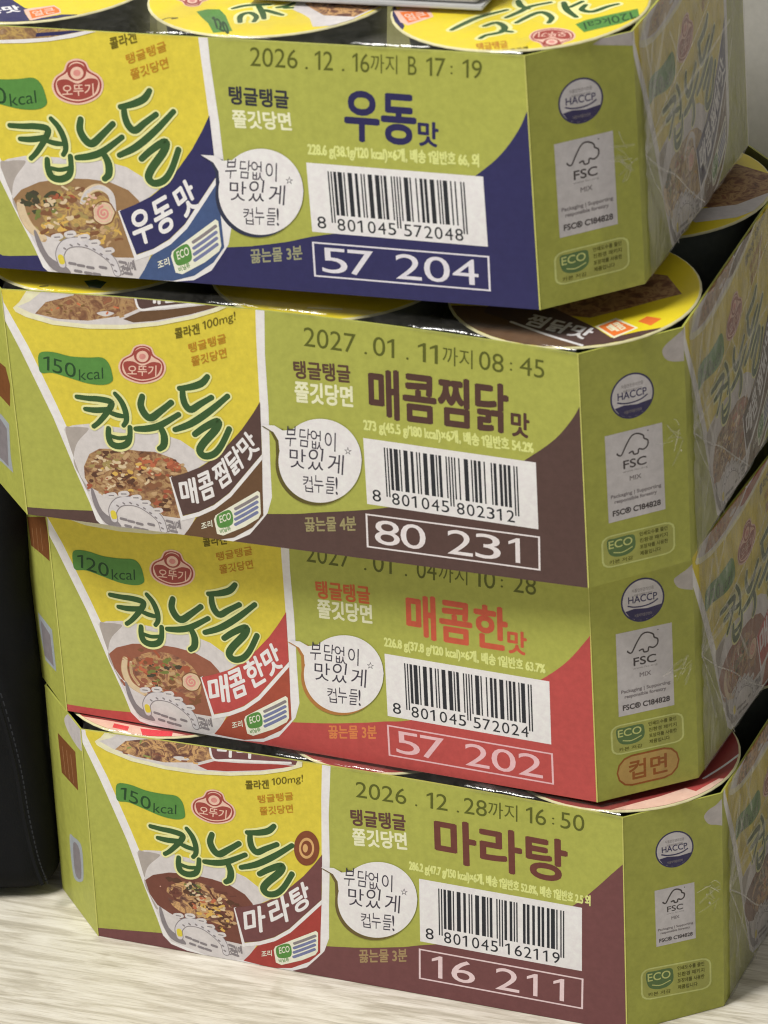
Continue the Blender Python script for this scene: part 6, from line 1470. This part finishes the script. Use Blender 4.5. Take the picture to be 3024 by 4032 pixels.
# ---------------------------------------------------------------- cartons
W,H,A,B,D=[G[k]/1000 for k in 'WHABD']; LC=math.hypot(A,B)
BULGE=[0,.0034,.0012,.0018]
def bul(b,u,v): 
    x=min(max(u/W,0),1); return BULGE[b]*4*x*(1-x)*(max(v,0)/H)**2
OCT=[(0,0),(W,0),(W+A,B),(W+A,B+D),(W,B+D+B),(0,B+D+B),(-A,B+D),(-A,B)]
def inset(P,d):
    n=len(P);out=[]
    for i in range(n):
        p,a,b=Vector(P[i]),Vector(P[i-1]),Vector(P[(i+1)%n]); e1=(p-a).normalized(); e2=(b-p).normalized()
        n1=Vector((-e1.y,e1.x)); n2=Vector((-e2.y,e2.x)); bis=(n1+n2); out.append(tuple(p+bis*(d/(bis.length_squared/2))))
    return out
INN=inset(OCT,.0007)
FLAV=['navy blue and lime','brown and lime','red and lime','maroon and lime']
LAB=['lime carton with navy blue base band, topmost of the stack, number 57 204','lime carton with brown base band, second from the top, number 80 231',
 'lime carton with red base band, third from the top, number 57 202','lime carton with maroon base band standing on the floor, number 16 211']
def fplace(bi): return lambda u,v,t:(u,-t,v+bul(bi,u,v))
cplace=lambda u,v,t:(W+u*A/LC+t*B/LC,u*B/LC-t*A/LC,v)
lplace=lambda u,v,t:(-u*A/LC-t*B/LC,u*B/LC-t*A/LC,v)
splace=lambda u,v,t:(W+A+t,B+u,v)
def grid(nu,nv,fn):
    V=[fn(i/nu,j/nv) for j in range(nv+1) for i in range(nu+1)]
    F=[(j*(nu+1)+i,j*(nu+1)+i+1,(j+1)*(nu+1)+i+1,(j+1)*(nu+1)+i) for j in range(nv) for i in range(nu)]
    return V,F
def panel(name,i,parent,bi,front=False):
    o0,o1=OCT[i],OCT[(i+1)%8]; n0,n1=INN[i],INN[(i+1)%8]; n=24 if front else 1
    V=[];F=[];I=[]
    for k in range(n+1):
        t=k/n
        for p,q in ((o0,o1),(n0,n1)):
            x=p[0]+(q[0]-p[0])*t; y=p[1]+(q[1]-p[1])*t
            for z in (0,H):
                V.append((x,y,z+(bul(bi,x,z) if front else 0)))
    for k in range(n):
        a=4*k;b=a+4   # 0 outer low,1 outer top,2 inner low,3 inner top
        F+=[(a,b,b+1,a+1),(b+2,a+2,a+3,b+3),(a+1,b+1,b+3,a+3),(b,a,a+2,b+2)]; I+=[0,1,0,1]
    F+=[(0,1,3,2),(4*n,4*n+2,4*n+3,4*n+1)]; I+=[1,1]
    return mk(name,V,F,[mat('lime'),mat('board')],parent,I)
PARTN={'cup':'cup_picture','date':'date_stamp','slogan':'slogan_print','slogan2':'slogan_print','note':'cooking_note','info':'weight_line','title':'flavour_title','barcode':'barcode','number':'number_frame','bubble':'speech_bubble',
 'ground':'colour_band','safety':'safety_badge','forest':'paper_source_label','eco':'recycling_badge','capsule':'capsule_mark','glue':'bare_glue_patch','leftpanel':'info_print'}
boxes=[]
for bi in range(4):
    X,Y,Z,yw,rx,ry=G['boxes'][bi]
    root=empty('noodle_carton'); root.location=(X,Y,Z)
    root.rotation_euler=(rx,ry,yw); boxes.append(root)
    tag(root,LAB[bi],'carton','stacked cup noodle cartons')
    fp=panel('front_panel',0,root,bi,True); cp=panel('corner_panel',1,root,bi); sp=panel('side_panel',2,root,bi); panel('corner_panel',3,root,bi)
    panel('back_panel',4,root,bi); panel('corner_panel',5,root,bi); panel('side_panel',6,root,bi); lp=panel('corner_panel',7,root,bi)
    mk('base_panel',[(x,y,.0006) for x,y in INN]+[(x,y,.0014) for x,y in INN],[tuple(range(7,-1,-1)),tuple(range(8,16))]+[(i,(i+1)%8,(i+1)%8+8,i+8) for i in range(8)],[mat('board')],root)
    fc=rect_clip(0,0,W*1000,H*1000+.0)
    # the printed points were read off the bulged board: undo the bulge before clipping
    wear=[('P','fold_wear',0,[W*1000-.55,0,W*1000+1,0,W*1000+1,96,W*1000-.4,96]),('P','fold_wear',0,[0,0,.5,0,.4,96,0,96])]
    t=.00002
    for key in ('ground','cup','date','slogan','slogan2','note','title','info','bubble','barcode','number'):
        ops=ART['b%d.%s'%(bi,key)]
        def unb(op):
            if BULGE[bi]==0: return op
            op=list(op); L=list(op[3] if op[0] not in 'EF' else op[2])
            n=len(L) if op[0] in 'PS' else 2
            for i in range(1,n,2): L[i]-= 1000*bul(bi,L[i-1]/1000,L[i]/1000)
            if op[0] not in 'EF': op[3]=L
            else: op[2]=L
            return op
        pr=fp
        if key=='cup': ops=ops+wear
        art(PARTN[key],[unb(o) for o in ops],fplace(bi),fc,pr,t0={'ground':.00002,'bubble':.0003}.get(key,.00003))
    cc=rect_clip(0,0,LC*1000,H*1000); t=.00002
    for key in ('glue','safety','forest','eco','capsule'):
        if 'b%d.%s'%(bi,key) in ART:
            ops=ART['b%d.%s'%(bi,key)]; art(PARTN[key],ops,cplace,cc,cp,t0=t); t+=.0000008*(len(ops)*1.7+(420 if key=='cup' else 0))+.000003
    for key,nm in (('lt','text_block'),('ll','small_emblem'),('lg','bare_glue_patch')):
        if 'b%d.%s'%(bi,key) in ART: art(nm,ART['b%d.%s'%(bi,key)],lplace,cc,lp,t0=.00003)
    # the end panel repeats the cup picture
    
    ops=[]
    for o in ART['b1.cup' if bi==0 else 'b%d.cup'%bi]:
        o=list(o); idx=3 if o[0] not in 'EF' else 2; L=list(o[idx]); n=len(L)
        for i in range(0,n,2): L[i]=L[i]*1.075+(1.5 if (o[0] in 'PS' or i==0) else 0)
        if bi==0 and o[0]!='F' and 'flavour' in o[1]: o[1]='flavour0'
        if bi==0 and o[0]=='F': o[1]=0
        elif bi==0 and o[1].startswith('food'): o[1]='food0'
        o[idx]=L; ops.append(o)
    art('cup_picture',ops,splace,rect_clip(0,0,D*1000,H*1000),sp)
    # shrink film: over the end and gathered on the corner
    gx,gz=LC-.003,H*(.56 if bi!=0 else .52)
    def fol(s_,v_,bi=bi):
        # s_: metres from the corner/front fold along corner then end panel
        z=v_*H; dx=s_-gx; dz=z-gz; r=math.hypot(dx,dz)+1e-4; th=math.atan2(dz,dx)
        q=math.sin(th*17+3*noise.noise((th*2,r*60,bi*3.1)))+.6*math.sin(th*31+bi)
        am=.0009*math.exp(-r/.022)*min(1,r/.004)*min(1,max(0,(s_-LC*.6)/.010))+.00003
        k=.0003+am*(.75+.5*q)+(.0004+.0009*min(1,max(0,(s_-LC)/.02)))*abs(noise.noise((s_*70+z*40,z*30-s_*30,bi*5.)))
        return z,k
    s0=LC*.60
    V=[];nu,nv=70,60
    for j in range(nv+1):
        for i in range(nu+1):
            s_=s0+(LC+D-s0)*(i/nu)**1.3
            edge=.0035*noise.noise((j*.35,bi*2.,1.))
            s_+=0
            z,k=fol(s_,j/nv)
            if s_<LC: V.append(cplace(s_,z,k*min(1,max(0,s_-s0+.001)/.012)+.0003))
            else:
                x,y,zz=splace(s_-LC,z,k); V.append((x,y,zz))
    F=[(j*(nu+1)+i,j*(nu+1)+i+1,(j+1)*(nu+1)+i+1,(j+1)*(nu+1)+i) for j in range(nv) for i in range(nu)]
    I=[(1 if f[0]%(nu+1)<16 else 0) for f in F]
    sf=mk('shrink_film',V,F,[FILM_SIDE,FILM_GATHER],root,I,True)
    RR=random.Random(40+bi); gzz=gz*1000; ops=[]
    ends=[(D*1000*.93,92),(D*1000*.5,4),(D*1000*.8,60),(30,90),(D*1000*.25,2),(14,86)]
    for n_,(eu,ev) in enumerate(ends):
        pts=[(0+eu*t,gzz+(ev-gzz)*t+RR.uniform(-2,2)*math.sin(t*math.pi)) for t in (0,.25,.5,.75,1)]
        ops.append(('S','crease' if n_ in (0,1,4) else 'crease_soft',RR.uniform(.35,.7) if n_ in(0,1,4) else RR.uniform(1.5,3.5),[c for p in pts for c in p]))
    for n_ in range(9):
        u0=RR.uniform(0,D*700); v0=RR.uniform(10,80); a=RR.choice((.9,1.1,1.9,2.2))+RR.uniform(-.15,.15); l=RR.uniform(15,40)
        ops.append(('S','crease_soft',RR.uniform(.5,2.2),[u0,v0,u0+l*.5*math.cos(a)+RR.uniform(-1,1),v0+l*.5*math.sin(a),u0+l*math.cos(a),v0+l*math.sin(a)]))
    art('film_crease',ops,splace,rect_clip(0,1,D*1000,H*1000-1),sf,t0=.0026,step=.00002)
    ops=[];cu=LC*1000-1
    for n_ in range(11):
        a=math.pi+RR.uniform(-1.3,1.3); l=RR.uniform(2.5,10); x0,y0=cu-RR.uniform(0,5),gzz+RR.uniform(-5,5)
        ops.append(('S',*((('crease',RR.uniform(.14,.28)) if n_%3==0 else ('crease_dim',RR.uniform(.4,1.2)))),[x0,y0,x0+l*.5*math.cos(a),y0+l*.5*math.sin(a)+RR.uniform(-1.2,1.2),x0+l*math.cos(a),y0+l*math.sin(a)]))
    for n_ in range(2):   # small puckers that catch the lamp
        x0,y0=cu-RR.uniform(.5,9),gzz+RR.uniform(-7,7); r=RR.uniform(.25,.55)
        ops.append(('P','crease',0,[q for t in range(6) for q in (x0+r*RR.uniform(.4,1.3)*math.cos(t*1.05),y0+1.5*r*RR.uniform(.4,1.3)*math.sin(t*1.05))]))
    art('film_crease',ops,cplace,cc,sf,t0=.0014,step=.00002)
    # film over the lids, rolled over the front edge
    if bi!=2:
        V,F=grid(90,24,lambda a,b,bi=bi:(lambda x,q:(x,(-.0005+.0023*(1-math.cos(min(q,1)*math.pi/2)) if q<1 else .0018+(q-1)*.0195),H+bul(bi,x,H)*(1 if q<1 else max(0,1-(q-1)/2))+(-.0004+.0022*math.sin(min(q,1)*math.pi/2))+.0006*noise.noise((x*160,q*2.,bi*7.)) if q<1 else H+.0019+bul(bi,x,H)*max(0,1-(q-1)/2)+.0005*noise.noise((x*60,q*3.,bi*7.))))(.001+a*(W-.002),b*9))
        mk('top_film',V,F,[FILM_TOP],root,None,True)
# ---------------------------------------------------------------- cups
CXS=(.0215,.1148,.2082); CYS=(.0464,.1376); RL=.0461
WHERE={0:'front left',1:'front middle',2:'front right',5:'back right'}
BX=['navy','brown','red','maroon']
LOOK={(0,0):'yellow lid with a navy edge and orange badge',(0,1):'bright yellow lid with a green badge and noodle photo',(0,2):'bright yellow lid with pink seal and green 120kcal badge',
 (1,0):'yellow lid strip lying in shadow',(1,1):'yellow lid edge under the blue carton',(1,2):'yellow lid with brown flavour band and orange square badges',(1,5):'yellow lid with brown noodle photo in shade',
 (2,2):'yellow lid hidden under the brown carton',(3,0):'pink and red foil lid',(3,1):'red foil lid in shadow',(3,2):'red lid with pink film glare painted on the rim',(3,5):'dark red lid with a white line'}
for (bi,ci) in LOOK:
    root=empty('noodle_cup'); cx,cy=CXS[ci%3],CYS[ci//3]
    bx=boxes[bi]; MW=Matrix.Translation(bx.location)@bx.rotation_euler.to_matrix().to_4x4()
    root.matrix_world=MW@Matrix.Translation((cx,cy,.0016))
    if (bi,ci)==(2,2): root['category']='cup'
    tag(root,'%s, %s of the %s carton'%(LOOK[(bi,ci)],WHERE[ci],BX[bi]),'cup','noodle cups packed in the cartons')
    h=H-.0016; n=48; rings=[(.030,0),(.0325,.0005),(.0402,h-.006),(.0411,h-.0012)]
    V=[(r*math.cos(k*math.tau/n),r*math.sin(k*math.tau/n),z) for r,z in rings for k in range(n)]
    F=[(i*n+k,i*n+(k+1)%n,(i+1)*n+(k+1)%n,(i+1)*n+k) for i in range(3) for k in range(n)]+[tuple(range(n-1,-1,-1))]
    mk('cup_body',V,F,[mat('cup_white')],root,None,True)  # body colour is a dark grey that carries the shade between the cups
    prof=[(.0410,h-.0012),(.0440,h+.0001),(RL-.0003,h+.0000),(RL,h+.0003),(RL-.0002,h+.0006),(RL-.0008,h+.0009),(RL-.0011,h+.0010)]
    V=[(r*math.cos(k*math.tau/n),r*math.sin(k*math.tau/n),z) for r,z in prof for k in range(n)]+[(0,0,h+.0010)]
    F=[(i*n+k,i*n+(k+1)%n,(i+1)*n+(k+1)%n,(i+1)*n+k) for i in range(len(prof)-1) for k in range(n)]+[((len(prof)-1)*n+k,(len(prof)-1)*n+(k+1)%n,len(V)-1) for k in range(n)]
    lidm='yellow_lid' if bi!=3 else 'foil_lid'
    I=[0]*((len(prof)-2)*n)+[1]*(2*n)
    ld=mk('lid',V,F,[mat('rim_white'),mat(lidm)],root,I,False)
    key='lid%d_%d'%(bi,ci)
    if key in ART:
        rc=(RL-.0009)*1000; clip=[(math.cos(a),math.sin(a),rc) for a in [k*math.tau/40 for k in range(40)]]
        ops=[]
        for o in ART[key]:
            o=list(o); idx=3 if o[0]!='E' else 2; L=list(o[idx])
            m_=len(L) if o[0] in 'PS' else 2
            for i in range(0,m_,2): L[i]-=cx*1000; L[i+1]-=cy*1000
            o[idx]=L; ops.append(o)
        art('lid_print',ops,lambda u,v,t,h=h:(u,v,h+.0010+t),clip,ld)
# ---------------------------------------------------------------- clear package lying on the top carton
MW=Matrix.Translation(boxes[0].location)@boxes[0].rotation_euler.to_matrix().to_4x4()
def pack():
    m,t,b=nt('cloudy_plastic'); b.inputs['Base Color'].default_value=(.62,.62,.62,1); b.inputs['Roughness'].default_value=.22; b.inputs['Transmission Weight'].default_value=.25; b.inputs['IOR'].default_value=1.3
    v=coords(t,(1,1,1)); n=noise_n(t,v,70,3); bump(t,b,n,.4,.002)
    root=empty('plastic_package'); root.matrix_world=MW@Matrix.Translation((PK[0],PK[1],H+.0030))@Matrix.Rotation(PK[2],4,'Z')
    tag(root,'cloudy clear plastic package lying on the lids of the topmost carton','package')
    bm=bmesh.new(); bmesh.ops.create_cube(bm,size=1)
    for v_ in bm.verts: v_.co=Vector(((v_.co.x-.5)*.085,(v_.co.y+.5)*.06,(v_.co.z+.5)*.02+.0016))
    bmesh.ops.bevel(bm,geom=bm.edges[:],offset=.002,segments=3,affect='EDGES',profile=.5)
    me=bpy.data.meshes.new('tray_body'); bm.to_mesh(me); bm.free(); link('tray_body',me,root,[m])
    bm=bmesh.new(); bmesh.ops.create_cube(bm,size=1)
    for v_ in bm.verts: v_.co=Vector(((v_.co.x-.5)*.089+.002,(v_.co.y+.5)*.064-.002,(v_.co.z+.5)*.0014))
    bmesh.ops.bevel(bm,geom=bm.edges[:],offset=.0004,segments=2,affect='EDGES')
    me=bpy.data.meshes.new('flange'); bm.to_mesh(me); bm.free(); link('flange',me,root,[m])
PK=(0.1968,0.0346,0.0133)
pack()
# ---------------------------------------------------------------- black bag beside the stack
def bag():
    m,t,b=nt('black_fabric'); v=coords(t,(1,1,1)); n=noise_n(t,v,9,4); w_=noise_n(t,v,1400,2)
    t.links.new(ramp(t,n,[(.35,(.006,.0065,.008,1)),(.7,(.013,.014,.017,1))]),b.inputs['Base Color']); b.inputs['Roughness'].default_value=.85; b.inputs['Specular IOR Level'].default_value=.2; bump(t,b,w_,.3,.0005)
    root=empty('bag',(-.034,.591,0)); tag(root,'black fabric bag with a stitched seam standing left of the carton stack','bag')
    bm=bmesh.new(); bmesh.ops.create_cube(bm,size=1)
    for v_ in bm.verts: v_.co=Vector((v_.co.x*.20-.078,v_.co.y*.11+.058,(v_.co.z+.5)*.30+.001))
    bmesh.ops.bevel(bm,geom=bm.edges[:],offset=.015,segments=6,affect='EDGES',profile=.5)
    bmesh.ops.subdivide_edges(bm,edges=[e for e in bm.edges if e.calc_length()>.03],cuts=14,use_grid_fill=True)
    for v_ in bm.verts:
        c=v_.co; d=.0035*noise.noise(c*14)+.0015*noise.noise(c*40); n_=Vector((c.x+.078,c.y-.058,0)); 
        if n_.length>1e-4: v_.co=c+n_.normalized()*d
    me=bpy.data.meshes.new('fabric_body'); bm.to_mesh(me); bm.free()
    for p in me.polygons: p.use_smooth=True
    link('fabric_body',me,root,[m])
    # seam down the front: a thin piping with a row of stitches
    sm=paper('seam_thread',(52,54,60),.8,.1,1.0)
    P=[(.0065-.0004,.0904),(.0094,.066),(.0108,.045),(.0132,.0246),(.0161,.0125)]
    P=[(-.010,.20),(-.001,.13)]+P
    pts=[Vector((x,-.0045,z)) for x,z in smooth_open(P,9)]
    V=[];F=[]
    def bar(a,b_,r):
        d=(b_-a).normalized(); s_=d.cross(Vector((0,1,0))).normalized()*r; y=Vector((0,r,0)); k=len(V)
        V.extend([tuple(a+s_+y),tuple(a+s_-y),tuple(a-s_-y),tuple(a-s_+y),tuple(b_+s_+y),tuple(b_+s_-y),tuple(b_-s_-y),tuple(b_-s_+y)])
        F.extend([(k+1,k+5,k+6,k+2),(k,k+4,k+5,k+1),(k+2,k+6,k+7,k+3),(k,k+1,k+2,k+3),(k+4,k+7,k+6,k+5)])
    for a,b_ in zip(pts,pts[1:]): bar(a,b_,.0007)
    mk('seam',V,F,[m],root)
    V=[];F=[]
    for a,b_ in zip(pts,pts[1:]):
        n_=max(1,int((b_-a).length/.003))
        for q in range(n_):
            p=a.lerp(b_,q/n_)+Vector((.0022,0,0)); bar(p,p+(b_-a)/n_*.55,.00022)
    mk('stitching',V,F,[sm],root)
bag()
